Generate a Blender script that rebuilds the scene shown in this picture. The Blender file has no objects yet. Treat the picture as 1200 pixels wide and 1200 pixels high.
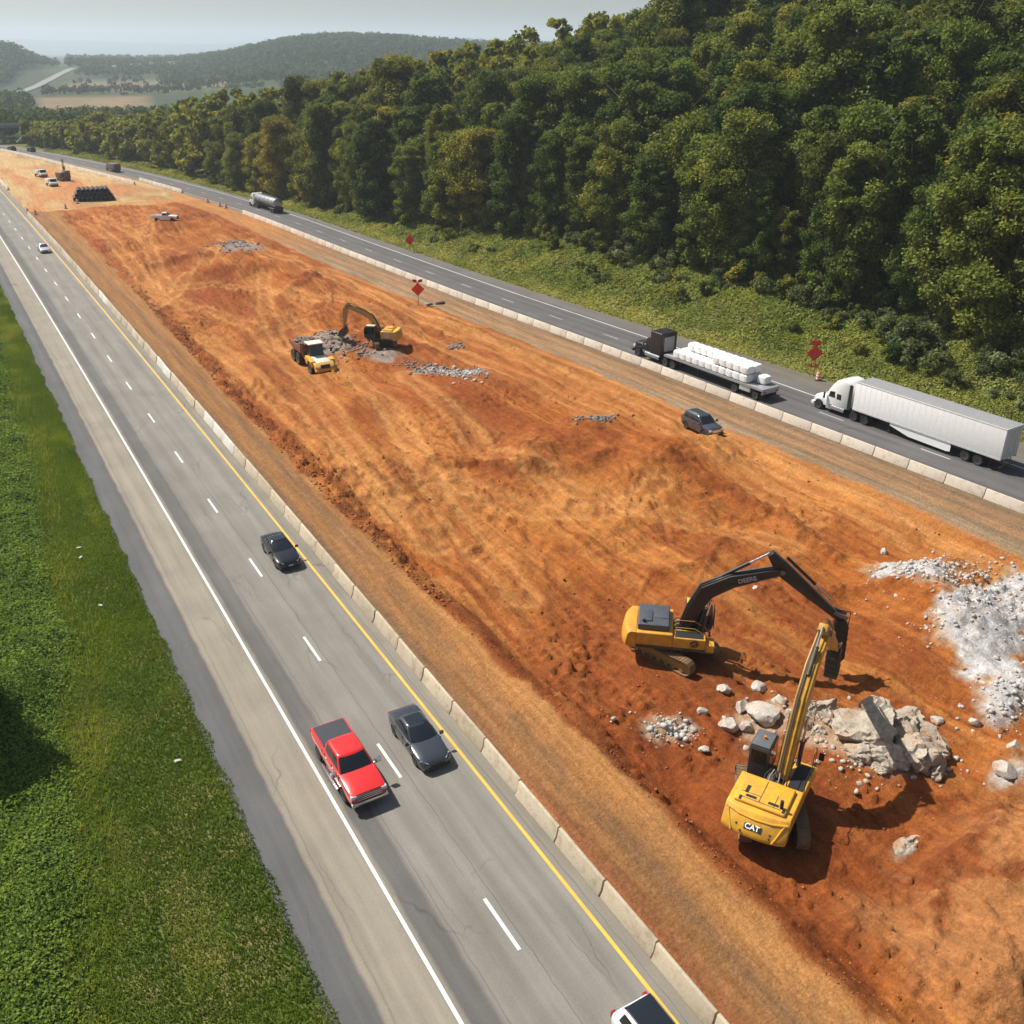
import bpy, bmesh, math, random
import numpy as np
from mathutils import Vector, Matrix
random.seed(11)
RNG = np.random.default_rng(11)
SC = bpy.context.scene
COL = SC.collection
R = math.radians

# ------------------------------------------------------------------ scene frame
# world X = lateral distance from the centre of the left carriageway, Y = distance along the highway
CAM = (-14.165, 0.0, 34.24)
CAM_AZ = 0.52685          # clockwise from +Y
CAM_PITCH = 0.45630
SUN_AZ, SUN_EL = 148.0, 53.0   # direction the shadows point, clockwise from +Y

# ------------------------------------------------------------------ numeric helpers
def sstep(a, b, x):
    t = np.clip((np.asarray(x, float) - a) / (b - a), 0, 1)
    return t * t * (3 - 2 * t)

def _hash(ix, iy, seed):
    n = (ix.astype(np.int64) * 374761393 + iy.astype(np.int64) * 668265263 + seed * 1442695041) & 0xffffffff
    n = ((n ^ (n >> 13)) * 1274126177) & 0xffffffff
    n = (n ^ (n >> 16)) & 0xffffffff
    return n / 4294967295.0

def vnoise(x, y, seed=0):
    x = np.asarray(x, float); y = np.asarray(y, float)
    x0 = np.floor(x); y0 = np.floor(y)
    fx = x - x0; fy = y - y0
    fx = fx * fx * fx * (fx * (fx * 6 - 15) + 10); fy = fy * fy * fy * (fy * (fy * 6 - 15) + 10)
    a = _hash(x0, y0, seed); b = _hash(x0 + 1, y0, seed); c = _hash(x0, y0 + 1, seed); d = _hash(x0 + 1, y0 + 1, seed)
    return (a + (b - a) * fx) * (1 - fy) + (c + (d - c) * fx) * fy

def fbm(x, y, octv=4, seed=0, gain=0.5):
    s = 0; a = 1; t = 0
    for i in range(octv):
        s = s + a * vnoise(x, y, seed + i * 17); t += a
        a *= gain
        x, y = (x * 0.8 - y * 0.6) * 2.03 + 5.3, (x * 0.6 + y * 0.8) * 2.03 + 1.7
    return s / t          # 0..1

def smooth_interp(xs, ys, x):
    # cubic Hermite through the given knots
    xs = np.array(xs, float); ys = np.array(ys, float)
    m = np.gradient(ys, xs)
    x = np.clip(np.asarray(x, float), xs[0], xs[-1])
    i = np.clip(np.searchsorted(xs, x, side='right') - 1, 0, len(xs) - 2)
    h = xs[i + 1] - xs[i]; t = (x - xs[i]) / h
    return (ys[i] * (2 * t**3 - 3 * t**2 + 1) + m[i] * h * (t**3 - 2 * t**2 + t)
            + ys[i + 1] * (-2 * t**3 + 3 * t**2) + m[i + 1] * h * (t**3 - t**2))

def cam_px(x, y, z, size=1200.0):
    # where a world point falls in the photograph (used only to skip building what no view could see)
    c, s = math.cos(CAM_AZ), math.sin(CAM_AZ)
    dx, dy, dz = x - CAM[0], y - CAM[1], z - CAM[2]
    X = c * dx - s * dy; Y = s * dx + c * dy
    fw = Y * math.cos(CAM_PITCH) - dz * math.sin(CAM_PITCH)
    up = Y * math.sin(CAM_PITCH) + dz * math.cos(CAM_PITCH)
    fw = np.where(fw < 1, 1e-3, fw)
    return 600 + 1100 * X / fw, 600 - 1100 * up / fw, fw

def in_view(x, y, z, margin=160):
    px, py, fw = cam_px(x, y, z)
    return (fw > 1.5) & (px > -margin) & (px < 1200 + margin) & (py > -margin * 3) & (py < 1200 + margin)

# ------------------------------------------------------------------ materials
MATS = {}
def new_mat(name):
    m = bpy.data.materials.new(name); m.use_nodes = True
    nt = m.node_tree; nt.nodes.clear()
    out = nt.nodes.new('ShaderNodeOutputMaterial'); bs = nt.nodes.new('ShaderNodeBsdfPrincipled')
    nt.links.new(bs.outputs[0], out.inputs[0])
    return m, nt, bs

def N(nt, kind, **kw):
    n = nt.nodes.new(kind)
    for k, v in kw.items():
        if k in n.inputs.keys() if isinstance(k, str) else False: n.inputs[k].default_value = v
        else: setattr(n, k, v)
    return n

def noise(nt, vec, scale, detail=4, rough=.55):
    n = nt.nodes.new('ShaderNodeTexNoise'); n.inputs['Scale'].default_value = scale
    n.inputs['Detail'].default_value = detail; n.inputs['Roughness'].default_value = rough
    if vec is not None: nt.links.new(vec, n.inputs['Vector'])
    return n.outputs['Fac']

def ramp(nt, fac, stops):
    r = nt.nodes.new('ShaderNodeValToRGB')
    while len(r.color_ramp.elements) < len(stops): r.color_ramp.elements.new(.5)
    for e, (p, c) in zip(r.color_ramp.elements, stops):
        e.position = p; e.color = (c, c, c, 1) if not isinstance(c, (tuple, list)) else (*c[:3], 1)
    nt.links.new(fac, r.inputs[0])
    return r.outputs[0]

def mixc(nt, fac, a, b, mode='MIX'):
    m = nt.nodes.new('ShaderNodeMix'); m.data_type = 'RGBA'; m.blend_type = mode
    for sock, v in ((m.inputs[0], fac), (m.inputs[6], a), (m.inputs[7], b)):
        if hasattr(v, 'default_value') and not isinstance(v, (int, float)): nt.links.new(v, sock)
        elif isinstance(v, (int, float)) and sock == m.inputs[0]: sock.default_value = v
        else: sock.default_value = (*v[:3], 1) if not isinstance(v, (int, float)) else (v, v, v, 1)
    return m.outputs[2]

def bump(nt, bs, height, strength=.3, dist=.05):
    b = nt.nodes.new('ShaderNodeBump'); b.inputs['Strength'].default_value = strength
    b.inputs['Distance'].default_value = dist
    nt.links.new(height, b.inputs['Height']); nt.links.new(b.outputs[0], bs.inputs['Normal'])

def coords(nt, which='Object'):
    return nt.nodes.new('ShaderNodeTexCoord').outputs[which]

def mat(name, col, rough=.5, metal=0.0, coat=0.0, dirt=0.0, dirt_col=(.30, .16, .07), var=.12, scale=3.0, spec=.5):
    if coat >= .7: var = min(var, .02)
    """painted / metal / rubber surface with slight tone variation and, optionally, dust"""
    if name in MATS: return MATS[name]
    m, nt, bs = new_mat(name)
    co = coords(nt)
    n1 = noise(nt, co, scale, 5)
    c = mixc(nt, ramp(nt, n1, [(.3, 0.0), (.7, 1.0)]), tuple(x * (1 - var) for x in col), tuple(min(1, x * (1 + var)) for x in col))
    if dirt > 0:
        n2 = noise(nt, co, scale * .7, 6, .65)
        f = ramp(nt, n2, [(.62 - .35 * dirt, 0.0), (.9 - .2 * dirt, min(1, dirt + .25))])
        c = mixc(nt, f, c, dirt_col)
    nt.links.new(c, bs.inputs['Base Color'])
    r = ramp(nt, noise(nt, co, scale * 2, 4), [(.2, max(.02, rough - (.02 if coat >= .7 else .08))), (.8, min(1, rough + (.02 if coat >= .7 else .12)))])
    nt.links.new(r, bs.inputs['Roughness'])
    bs.inputs['Metallic'].default_value = metal
    bs.inputs['Coat Weight'].default_value = coat; bs.inputs['Coat Roughness'].default_value = .05
    bs.inputs['Specular IOR Level'].default_value = spec
    MATS[name] = m
    return m

# ------------------------------------------------------------------ mesh builder
class MB:
    def __init__(s): s.v = []; s.f = []; s.M = None
    def add(s, verts, faces):
        b = len(s.v)
        if s.M is not None: verts = [s.M @ Vector(p) for p in verts]
        s.v += [tuple(p) for p in verts]; s.f += [tuple(i + b for i in f) for f in faces]
        return s
    def box(s, x0, x1, y0, y1, z0, z1):
        return s.add([(x0, y0, z0), (x1, y0, z0), (x1, y1, z0), (x0, y1, z0), (x0, y0, z1), (x1, y0, z1), (x1, y1, z1), (x0, y1, z1)],
                     [(0, 3, 2, 1), (4, 5, 6, 7), (0, 1, 5, 4), (1, 2, 6, 5), (2, 3, 7, 6), (3, 0, 4, 7)])
    def prism(s, pts, y0, y1, taper=None):
        # polygon in x,z extruded along y
        n = len(pts)
        v = [(x, y0, z) for x, z in pts] + [(x, y1, z) for x, z in pts]
        return s.add(v, [tuple(range(n)), tuple(range(2 * n - 1, n - 1, -1))] + [(i, i + n, (i + 1) % n + n, (i + 1) % n) for i in range(n)])
    def loft(s, rings, cap=True, closed=True):
        n = len(rings[0]); v = [p for r in rings for p in r]; f = []
        for k in range(len(rings) - 1):
            for i in range(n if closed else n - 1):
                j = (i + 1) % n
                f.append((k * n + i, k * n + j, (k + 1) * n + j, (k + 1) * n + i))
        if cap: f += [tuple(range(n))[::-1], tuple(range((len(rings) - 1) * n, len(rings) * n))]
        return s.add(v, f)
    def cyl(s, p0, p1, r0, r1=None, n=14):
        r1 = r0 if r1 is None else r1
        p0 = Vector(p0); p1 = Vector(p1); d = (p1 - p0).normalized()
        a = d.orthogonal().normalized(); b = d.cross(a)
        rings = [[p + (a * math.cos(t) + b * math.sin(t)) * r for t in [2 * math.pi * i / n for i in range(n)]] for p, r in ((p0, r0), (p1, r1))]
        return s.loft(rings)
    def tube(s, pts, r, n=7):
        pts = [Vector(p) for p in pts]; rr = r if isinstance(r, (list, tuple)) else [r] * len(pts)
        rings = []; a = None
        for i, p in enumerate(pts):
            d = (pts[min(i + 1, len(pts) - 1)] - pts[max(i - 1, 0)]).normalized()
            a = d.orthogonal().normalized() if a is None else (a - d * a.dot(d)).normalized()
            b = d.cross(a)
            rings.append([p + (a * math.cos(t) + b * math.sin(t)) * rr[i] for t in [2 * math.pi * k / n for k in range(n)]])
        return s.loft(rings)
    def lathe_y(s, prof, c, n=20):
        # profile [(radius, y)] turned about the y axis through c
        rings = [[(c[0] + r * math.cos(t), c[1] + y, c[2] + r * math.sin(t)) for t in [2 * math.pi * k / n for k in range(n)]] for r, y in prof]
        return s.loft(rings)
    def lathe_z(s, prof, c, n=20):
        rings = [[(c[0] + r * math.cos(t), c[1] + r * math.sin(t), c[2] + z) for t in [2 * math.pi * k / n for k in range(n)]] for r, z in prof]
        return s.loft(rings)
    def grid(s, P, nu, nv):
        # open sheet: P(i,j) -> point
        v = [P(i, j) for i in range(nu + 1) for j in range(nv + 1)]
        f = [(i * (nv + 1) + j, (i + 1) * (nv + 1) + j, (i + 1) * (nv + 1) + j + 1, i * (nv + 1) + j + 1) for i in range(nu) for j in range(nv)]
        return s.add(v, f)
    def mesh(s, name, bevel=0, seg=2, angle=35, recalc=True):
        me = bpy.data.meshes.new(name)
        me.from_pydata([tuple(p) for p in s.v], [], s.f)
        bm = bmesh.new(); bm.from_mesh(me)
        if recalc: bmesh.ops.recalc_face_normals(bm, faces=bm.faces)
        if bevel:
            es = [e for e in bm.edges if len(e.link_faces) == 2 and e.calc_face_angle(0) > R(angle)]
            bmesh.ops.bevel(bm, geom=es, offset=bevel, segments=seg, profile=.6, affect='EDGES', clamp_overlap=True)
        bm.to_mesh(me); bm.free()
        me.polygons.foreach_set('use_smooth', np.ones(len(me.polygons), bool))
        me.set_sharp_from_angle(angle=R(38))
        return me
    def build(s, name, m, parent=None, bevel=0, seg=2, recalc=True, loc=None):
        me = s.mesh(name, bevel, seg, recalc=recalc)
        if m is not None: me.materials.append(m)
        return link(name, me, parent, loc)

def link(name, data, parent=None, loc=None):
    o = bpy.data.objects.new(name, data); COL.objects.link(o)
    if parent is not None: o.parent = parent
    if loc is not None: o.location = loc
    return o

def tag(o, label=None, cat=None, group=None, kind=None):
    if label: o['label'] = label
    if cat: o['category'] = cat
    if group: o['group'] = group
    if kind: o['kind'] = kind
    return o

def thing(name, label, cat, loc=(0, 0, 0), rz=0, group=None):
    o = bpy.data.objects.new(name, None); COL.objects.link(o)
    o.empty_display_size = .3; o.location = loc; o.rotation_euler = (0, 0, rz)
    return tag(o, label, cat, group)

def copy_tree(o, parent=None):
    c = o.copy(); COL.objects.link(c)
    if parent is not None: c.parent = parent
    for ch in list(o.children): copy_tree(ch, c)
    return c

def az_rot(az):           # heading in degrees clockwise from +Y -> z rotation of a thing whose front is +x
    return R(90 - az)

def np_mesh(name, verts, faces4, m, attrs=None, uv=None, smooth=False):
    """fast mesh from numpy: faces4 (n,4) or (n,3)"""
    me = bpy.data.meshes.new(name)
    nv, nf, k = len(verts), len(faces4), faces4.shape[1]
    me.vertices.add(nv); me.vertices.foreach_set('co', np.ascontiguousarray(verts, np.float32).ravel())
    me.loops.add(nf * k); me.loops.foreach_set('vertex_index', np.ascontiguousarray(faces4, np.int32).ravel())
    me.polygons.add(nf); me.polygons.foreach_set('loop_start', np.arange(0, nf * k, k, dtype=np.int32))
    me.polygons.foreach_set('loop_total', np.full(nf, k, np.int32))
    if smooth: me.polygons.foreach_set('use_smooth', np.ones(nf, bool))
    for an, dat in (attrs or {}).items():
        if dat.ndim == 2:
            a = me.attributes.new(an, 'FLOAT_COLOR', 'POINT')
            a.data.foreach_set('color', np.concatenate([dat, np.ones((nv, 1))], 1).astype(np.float32).ravel())
        else:
            a = me.attributes.new(an, 'FLOAT', 'POINT'); a.data.foreach_set('value', dat.astype(np.float32))
    if uv is not None:
        ul = me.uv_layers.new(name='UVMap')
        ul.data.foreach_set('uv', uv[faces4.ravel()].astype(np.float32).ravel())
    me.update(); me.validate()
    if m is not None: me.materials.append(m)
    return me

def grid_faces(nr, nc):
    i, j = np.meshgrid(np.arange(nr - 1), np.arange(nc - 1), indexing='ij')
    a = i * nc + j
    return np.stack([a, a + 1, a + nc + 1, a + nc], -1).reshape(-1, 4)

def lerp3(a, b, t):
    return a * (1 - t[..., None]) + np.asarray(b)[None] * t[..., None] if np.ndim(b) == 1 else a * (1 - t[..., None]) + b * t[..., None]
# ------------------------------------------------------------------ highway alignment
def cL(v):                # centre of the left carriageway
    v = np.asarray(v, float)
    return -3.6e-5 * v * v - 8e-4 * np.maximum(0, v - 340) ** 2
_bv = [-40, 0, 40, 65, 90, 130, 170, 227, 274, 306, 350, 390, 429, 480, 560, 640]
_bu = [60.6, 58.6, 57.0, 55.6, 54.3, 51.4, 49.2, 46.2, 41.3, 36.8, 28.6, 19.8, 9.6, -7, -36, -68]
def BR(v): return smooth_interp(_bv, _bu, v)      # left edge of the right carriageway's barrier
def PW(v): return smooth_interp([-40, 40, 75, 100, 140, 640], [15.2, 15.0, 14.4, 12.9, 12.2, 12.2], v)
def ER(v): return BR(v) + PW(v)                   # right edge of its pavement
def tangent(fn, v):
    return (float(fn(v + .5)) - float(fn(v - .5)))
def head(fn, v): return math.degrees(math.atan2(tangent(fn, v), 1))     # azimuth of the road there

def pitL(v): return np.interp(v, [-20, 0, 14, 30, 45, 60, 78, 104, 153, 252, 460], [10.8, 10.6, 10.4, 10.4, 9.6, 8.9, 8.6, 8.5, 9.2, 9.1, 7.0])
def pitR(v): return np.interp(v, [-20, 0, 34, 50, 62, 73, 84, 93, 106, 122, 137, 157, 209, 231, 262, 460], [50, 50, 50.5, 50.4, 49.7, 49.2, 48.6, 48.2, 47.5, 46.2, 44.4, 43.1, 41.4, 40.5, 37, 5])

def hill(u, v):
    d = u - ER(v)
    bank = np.interp(v, [0, 160, 200, 250, 300, 460], [4.6, 4.6, 3.4, 1.4, .4, 0])
    top = np.interp(v, [-50, 100, 160, 200, 240, 270, 350, 450], [24, 23, 21.5, 18, 15.5, 11, 3, 0])
    n = fbm(u * .09, v * .09, 4, 5) - .5
    return bank * sstep(0.5, 19, d) + top * sstep(16, 85, d) + n * 1.4 * sstep(1, 8, d) * sstep(455, 420, v)

def far_h(u, v):
    # valley and forested rises beyond the bridge
    x = u - CAM[0]; az = np.degrees(np.arctan2(x, v)); dist = np.hypot(x, v)
    n = fbm(u * .0022, v * .0022, 4, 31)
    ridge = 46 * sstep(11.5, 20, az) * sstep(1050, 1750, dist) * (0.8 + .4 * (n - .5)) * (1 - .35 * sstep(21, 30, az))
    left = 24 * sstep(6.3, 4.4, az) * sstep(1420, 1800, dist) * (0.8 + .5 * (n - .3))
    mid = 20 * sstep(1300, 1950, dist) * (.6 + .5 * n)
    drop = -6 * sstep(460, 700, v)
    m = fbm(az * .16, dist * .00005 + 2, 4, 77) 
    mount = (60 + 150 * m * np.exp(-((az - 5.5) / 6.5) ** 2) + 120 * fbm(az * .11 + 3, az * 0 + .5, 3, 78) * sstep(9, 26, az)) * sstep(8500, 11500, dist)
    return np.where(v > 380, (ridge + left + mid + drop) * sstep(450, 620, v), 0) + mount

# ------------------------------------------------------------------ ground sheets
def road_mat(name, zones, wheel=(), base_scale=1.0, cracks=True, joints=None):
    """pavement: colour bands across the road (UV.x in metres), worn wheel paths, aggregate, cracks"""
    m, nt, bs = new_mat(name)
    uvn = nt.nodes.new('ShaderNodeUVMap'); uv = uvn.outputs[0]
    sep = nt.nodes.new('ShaderNodeSeparateXYZ'); nt.links.new(uv, sep.inputs[0])
    mp = nt.nodes.new('ShaderNodeMapping'); nt.links.new(uv, mp.inputs[0]); mp.inputs['Scale'].default_value = (1.0, .035, 1)
    streak = noise(nt, mp.outputs[0], 1.6, 5, .6)
    fine = noise(nt, uv, 9, 6, .7); agg = noise(nt, uv, 60, 3, .8); blotch = noise(nt, uv, .22, 5, .6)
    # wobbling lateral position
    wob = nt.nodes.new('ShaderNodeMath'); wob.operation = 'MULTIPLY_ADD'
    nw = noise(nt, uv, .5, 4); nt.links.new(nw, wob.inputs[0]); wob.inputs[1].default_value = .30; nt.links.new(sep.outputs[0], wob.inputs[2])
    lo, hi = zones[0][0], zones[-1][0]
    mr = nt.nodes.new('ShaderNodeMapRange'); nt.links.new(wob.outputs[0], mr.inputs[0])
    mr.inputs[1].default_value = lo + .15; mr.inputs[2].default_value = hi + .15
    stops = [((u - lo) / (hi - lo), c) for u, c in zones]
    col = ramp(nt, mr.outputs[0], stops)
    k = ramp(nt, streak, [(.25, .80), (.75, 1.18)]); col = mixc(nt, 1.0, col, k, 'MULTIPLY')
    k = ramp(nt, blotch, [(.3, .88), (.7, 1.10)]); col = mixc(nt, 1.0, col, k, 'MULTIPLY')
    k = ramp(nt, fine, [(.25, .86), (.75, 1.14)]); col = mixc(nt, 1.0, col, k, 'MULTIPLY')
    k = ramp(nt, agg, [(.25, .80), (.75, 1.22)]); col = mixc(nt, 1.0, col, k, 'MULTIPLY')
    for (uc, half, amt) in wheel:
        a = nt.nodes.new('ShaderNodeMath'); a.operation = 'SUBTRACT'; nt.links.new(wob.outputs[0], a.inputs[0]); a.inputs[1].default_value = uc + .15
        b = nt.nodes.new('ShaderNodeMath'); b.operation = 'ABSOLUTE'; nt.links.new(a.outputs[0], b.inputs[0])
        c = nt.nodes.new('ShaderNodeMapRange'); nt.links.new(b.outputs[0], c.inputs[0]); c.inputs[1].default_value = 0; c.inputs[2].default_value = half
        c.inputs[3].default_value = amt; c.inputs[4].default_value = 1; c.interpolation_type = 'SMOOTHSTEP'
        col = mixc(nt, 1.0, col, c.outputs[0], 'MULTIPLY')
    if cracks:
        mp2 = nt.nodes.new('ShaderNodeMapping'); nt.links.new(uv, mp2.inputs[0]); mp2.inputs['Scale'].default_value = (.42, .06, 1)
        vo = nt.nodes.new('ShaderNodeTexVoronoi'); vo.feature = 'DISTANCE_TO_EDGE'; vo.inputs['Scale'].default_value = 1
        wv = nt.nodes.new('ShaderNodeVectorMath'); wv.operation = 'ADD'; nt.links.new(mp2.outputs[0], wv.inputs[0])
        nn = nt.nodes.new('ShaderNodeTexNoise'); nt.links.new(uv, nn.inputs['Vector']); nn.inputs['Scale'].default_value = .8
        sc = nt.nodes.new('ShaderNodeVectorMath'); sc.operation = 'SCALE'; nt.links.new(nn.outputs['Color'], sc.inputs[0]); sc.inputs['Scale'].default_value = .16
        nt.links.new(sc.outputs[0], wv.inputs[1]); nt.links.new(wv.outputs[0], vo.inputs['Vector'])
        cr = ramp(nt, vo.outputs[0], [(.0, .62), (.010, 1.0)])
        gate = ramp(nt, noise(nt, uv, .13, 3), [(.48, 0.0), (.60, 1.0)])
        col = mixc(nt, gate, col, mixc(nt, 1.0, col, cr, 'MULTIPLY'))
    nt.links.new(col, bs.inputs['Base Color']); bs.inputs['Roughness'].default_value = .85; bs.inputs['Specular IOR Level'].default_value = .3
    bump(nt, bs, agg, .15, .01)
    return m

def strip(name, fu0, fu1, v0, v1, dv, z, m, nu=8, label=None, kind='structure', zfun=None, uref=None):
    """a ribbon between two lateral curves; UV = (lateral metres from uref, v)"""
    vs = np.arange(v0, v1 + dv * .5, dv); ts = np.linspace(0, 1, nu + 1)
    V, T = np.meshgrid(vs, ts, indexing='ij')
    U = fu0(V) * (1 - T) + fu1(V) * T
    Z = np.full_like(U, z) if zfun is None else zfun(U, V)
    ref = uref(V) if uref is not None else 0
    me = np_mesh(name, np.stack([U, V, Z], -1).reshape(-1, 3), grid_faces(len(vs), nu + 1)[:, ::-1].copy() if False else grid_faces(len(vs), nu + 1), m,
                 uv=np.stack([U - ref, V], -1).reshape(-1, 2), smooth=True)
    o = link(name, me)
    tag(o, label, None, None, kind)
    return o

def attr_mat(name, rough=.95, fine=((9, .8, 1.2), (40, .85, 1.15)), bump_s=.4, bump_d=.06, bscale=7, streak=None):
    """ground whose tone is a vertex attribute (soil types) broken up by finer noise"""
    m, nt, bs = new_mat(name)
    a = nt.nodes.new('ShaderNodeAttribute'); a.attribute_name = 'Col'
    co = coords(nt)
    c = a.outputs['Color']
    if streak:
        for sc, (sx, sy), rz, lo, hi in streak:
            mp = nt.nodes.new('ShaderNodeMapping'); nt.links.new(co, mp.inputs[0]); mp.inputs['Scale'].default_value = (sx, sy, 1); mp.inputs['Rotation'].default_value = (0, 0, rz)
            c = mixc(nt, 1.0, c, ramp(nt, noise(nt, mp.outputs[0], sc, 6, .62), [(.30, lo), (.70, hi)]), 'MULTIPLY')
    for sc, lo, hi in fine:
        c = mixc(nt, 1.0, c, ramp(nt, noise(nt, co, sc, 5, .65), [(.28, lo), (.72, hi)]), 'MULTIPLY')
    nt.links.new(c, bs.inputs['Base Color']); bs.inputs['Roughness'].default_value = rough; bs.inputs['Specular IOR Level'].default_value = .15
    bump(nt, bs, noise(nt, co, bscale, 8, .7), bump_s, bump_d)
    return m

def soil_tracks():
    # (lateral, along) polylines of wheel paths pressed into the soil
    return [
        [(8.5, 147), (13, 153), (19, 165), (25, 178), (30, 190)],
        [(8.5, 150), (13, 150), (17, 140), (19, 122), (18, 104), (16, 88), (14, 74), (13.5, 60)],
        [(9, 162), (14, 158), (21, 158), (28, 150), (33, 138)],
        [(12, 240), (14, 215), (13, 190), (12, 170), (11.5, 150)],
        [(16, 244), (19, 220), (19, 200), (16, 178), (14, 160)],
        [(24, 246), (27, 236), (25, 224), (20, 210)],
        [(24, 132), (25, 118), (23, 104), (22, 88), (19, 74), (17, 62), (16, 50)],
        [(29, 100), (27, 86), (26, 74), (29, 62), (34, 54), (38, 46)],
        [(41, 160), (43, 140), (44, 120), (46, 100), (47.5, 80), (48, 60), (47, 44), (46, 30)],
        [(38, 170), (40, 150), (41, 130), (42.5, 110), (44, 92), (44.5, 76), (44, 60), (43, 48)],
        [(35, 140), (37, 120), (38, 105), (40, 90), (41, 76)],
        [(30, 160), (26, 146), (22, 132), (20, 118)],
        [(12, 128), (12.5, 112), (12.8, 96), (12, 80), (12.5, 66)],
        [(33, 200), (36, 186), (39, 172)],
        [(20, 70), (24, 62), (30, 58), (36, 60)],
        [(49.3, 60), (49.6, 48), (49.5, 36), (48.5, 24)],
    ]

def polydist(U, V, pl):
    d = np.full(U.shape, 1e9)
    for (a, b), (c, e) in zip(pl[:-1], pl[1:]):
        du, dv = c - a, e - b; L2 = du * du + dv * dv
        t = np.clip(((U - a) * du + (V - b) * dv) / L2, 0, 1)
        d = np.minimum(d, np.hypot(U - a - t * du, V - b - t * dv))
    return d

def gauss(U, V, u0, v0, su, sv, rot=0):
    c, s = math.cos(rot), math.sin(rot)
    x = (U - u0) * c + (V - v0) * s; y = -(U - u0) * s + (V - v0) * c
    return np.exp(-(x / su) ** 2 - (y / sv) ** 2)

TRACK_PATCHES = [  # (u, v, radius_u, radius_v, direction of the ribs)
    (25.5, 38.5, 3.2, 2.6, .5), (30.5, 34.0, 2.6, 2.0, .9), (30.5, 30.5, 2.2, 1.6, .2), (33.5, 36.5, 2.4, 1.8, 1.2),
    (20.5, 46.5, 2.2, 2.4, .3), (28, 45, 2.8, 2, .8), (17.5, 26.8, 1.8, 2.6, 1.0), (19.8, 19.2, 1.6, 1.4, .4), (24.8, 21.6, 1.5, 1.1, -.1), (37, 43, 2.5, 1.6, .6)]

def rock_weight(U, V):
    b_ = np.clip(sum(a * gauss(U, V, *g) for (a, *g) in [(1.0, 42.2, 37.4, 3.0, 1.9, -.5), (1.0, 40.5, 31.4, 4.6, 2.2, .2), (1.15, 39.2, 29.2, 4.2, 1.9, .3), (1.0, 47.0, 32.0, 4, 1.6, .1), (.95, 34.2, 24.4, 2.8, 1.3, .2), (.8, 36.5, 27.0, 2.0, 1.4, .4), (.75, 28.5, 20.2, 1.6, .8, .2)]), 0, 1.3)
    return b_ + (fbm(U * .55, V * .55, 5, 81, .6) - .5) * 1.1 * np.clip(b_ * 6, 0, 1)

def track_ribs(U, V, pl):
    # grouser prints: distance along and across a machine's path
    best = np.full(U.shape, 1e9); S = np.zeros(U.shape); s0 = 0
    for (a, b), (c, e) in zip(pl[:-1], pl[1:]):
        du, dv = c - a, e - b; L = math.hypot(du, dv); t = np.clip(((U - a) * du + (V - b) * dv) / (L * L), 0, 1)
        d = np.hypot(U - a - t * du, V - b - t * dv); k = d < best; best = np.where(k, d, best); S = np.where(k, s0 + t * L, S); s0 += L
    return best, S

SPOIL = [([(37.0, 76), (38.8, 66), (40.5, 57), (41.5, 49), (40, 43)], .55, .9), ([(21, 74), (26, 69), (31, 66), (36, 67)], .6, 1.1), ([(12.5, 98), (12.8, 84), (13.2, 70)], .3, .6), ([(30, 146), (35, 152), (40, 160)], .7, 1.3), ([(14, 176), (20, 181), (27, 182)], .8, 1.4), ([(31, 120), (34, 112), (36, 103)], .45, 1.0), ([(34, 40), (37, 39), (38.5, 37)], .5, .9), ([(17, 16.5), (20.5, 18.0), (25, 18.5)], .55, .9), ([(26.5, 48), (30, 47), (34.5, 49)], .4, .7), ([(43, 120), (44.2, 104), (45.6, 90)], .35, .8)]
CRAWLER_PATHS = [[(24, 43), (27, 39), (31, 35.5), (36, 33)], [(19, 44), (20, 50), (23, 56), (28, 60)], [(14, 40), (13.5, 33), (14.5, 27)], [(17.5, 30), (18.5, 26), (19.5, 21.5), (20, 17)], [(33, 44), (38, 44), (43, 46)], [(30, 29), (31, 24), (29, 17)], [(21, 42), (26, 46), (32, 50), (36, 56)], [(15, 48), (16, 56), (16, 66)], [(28, 37), (29, 33), (28.6, 29)]]

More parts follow.
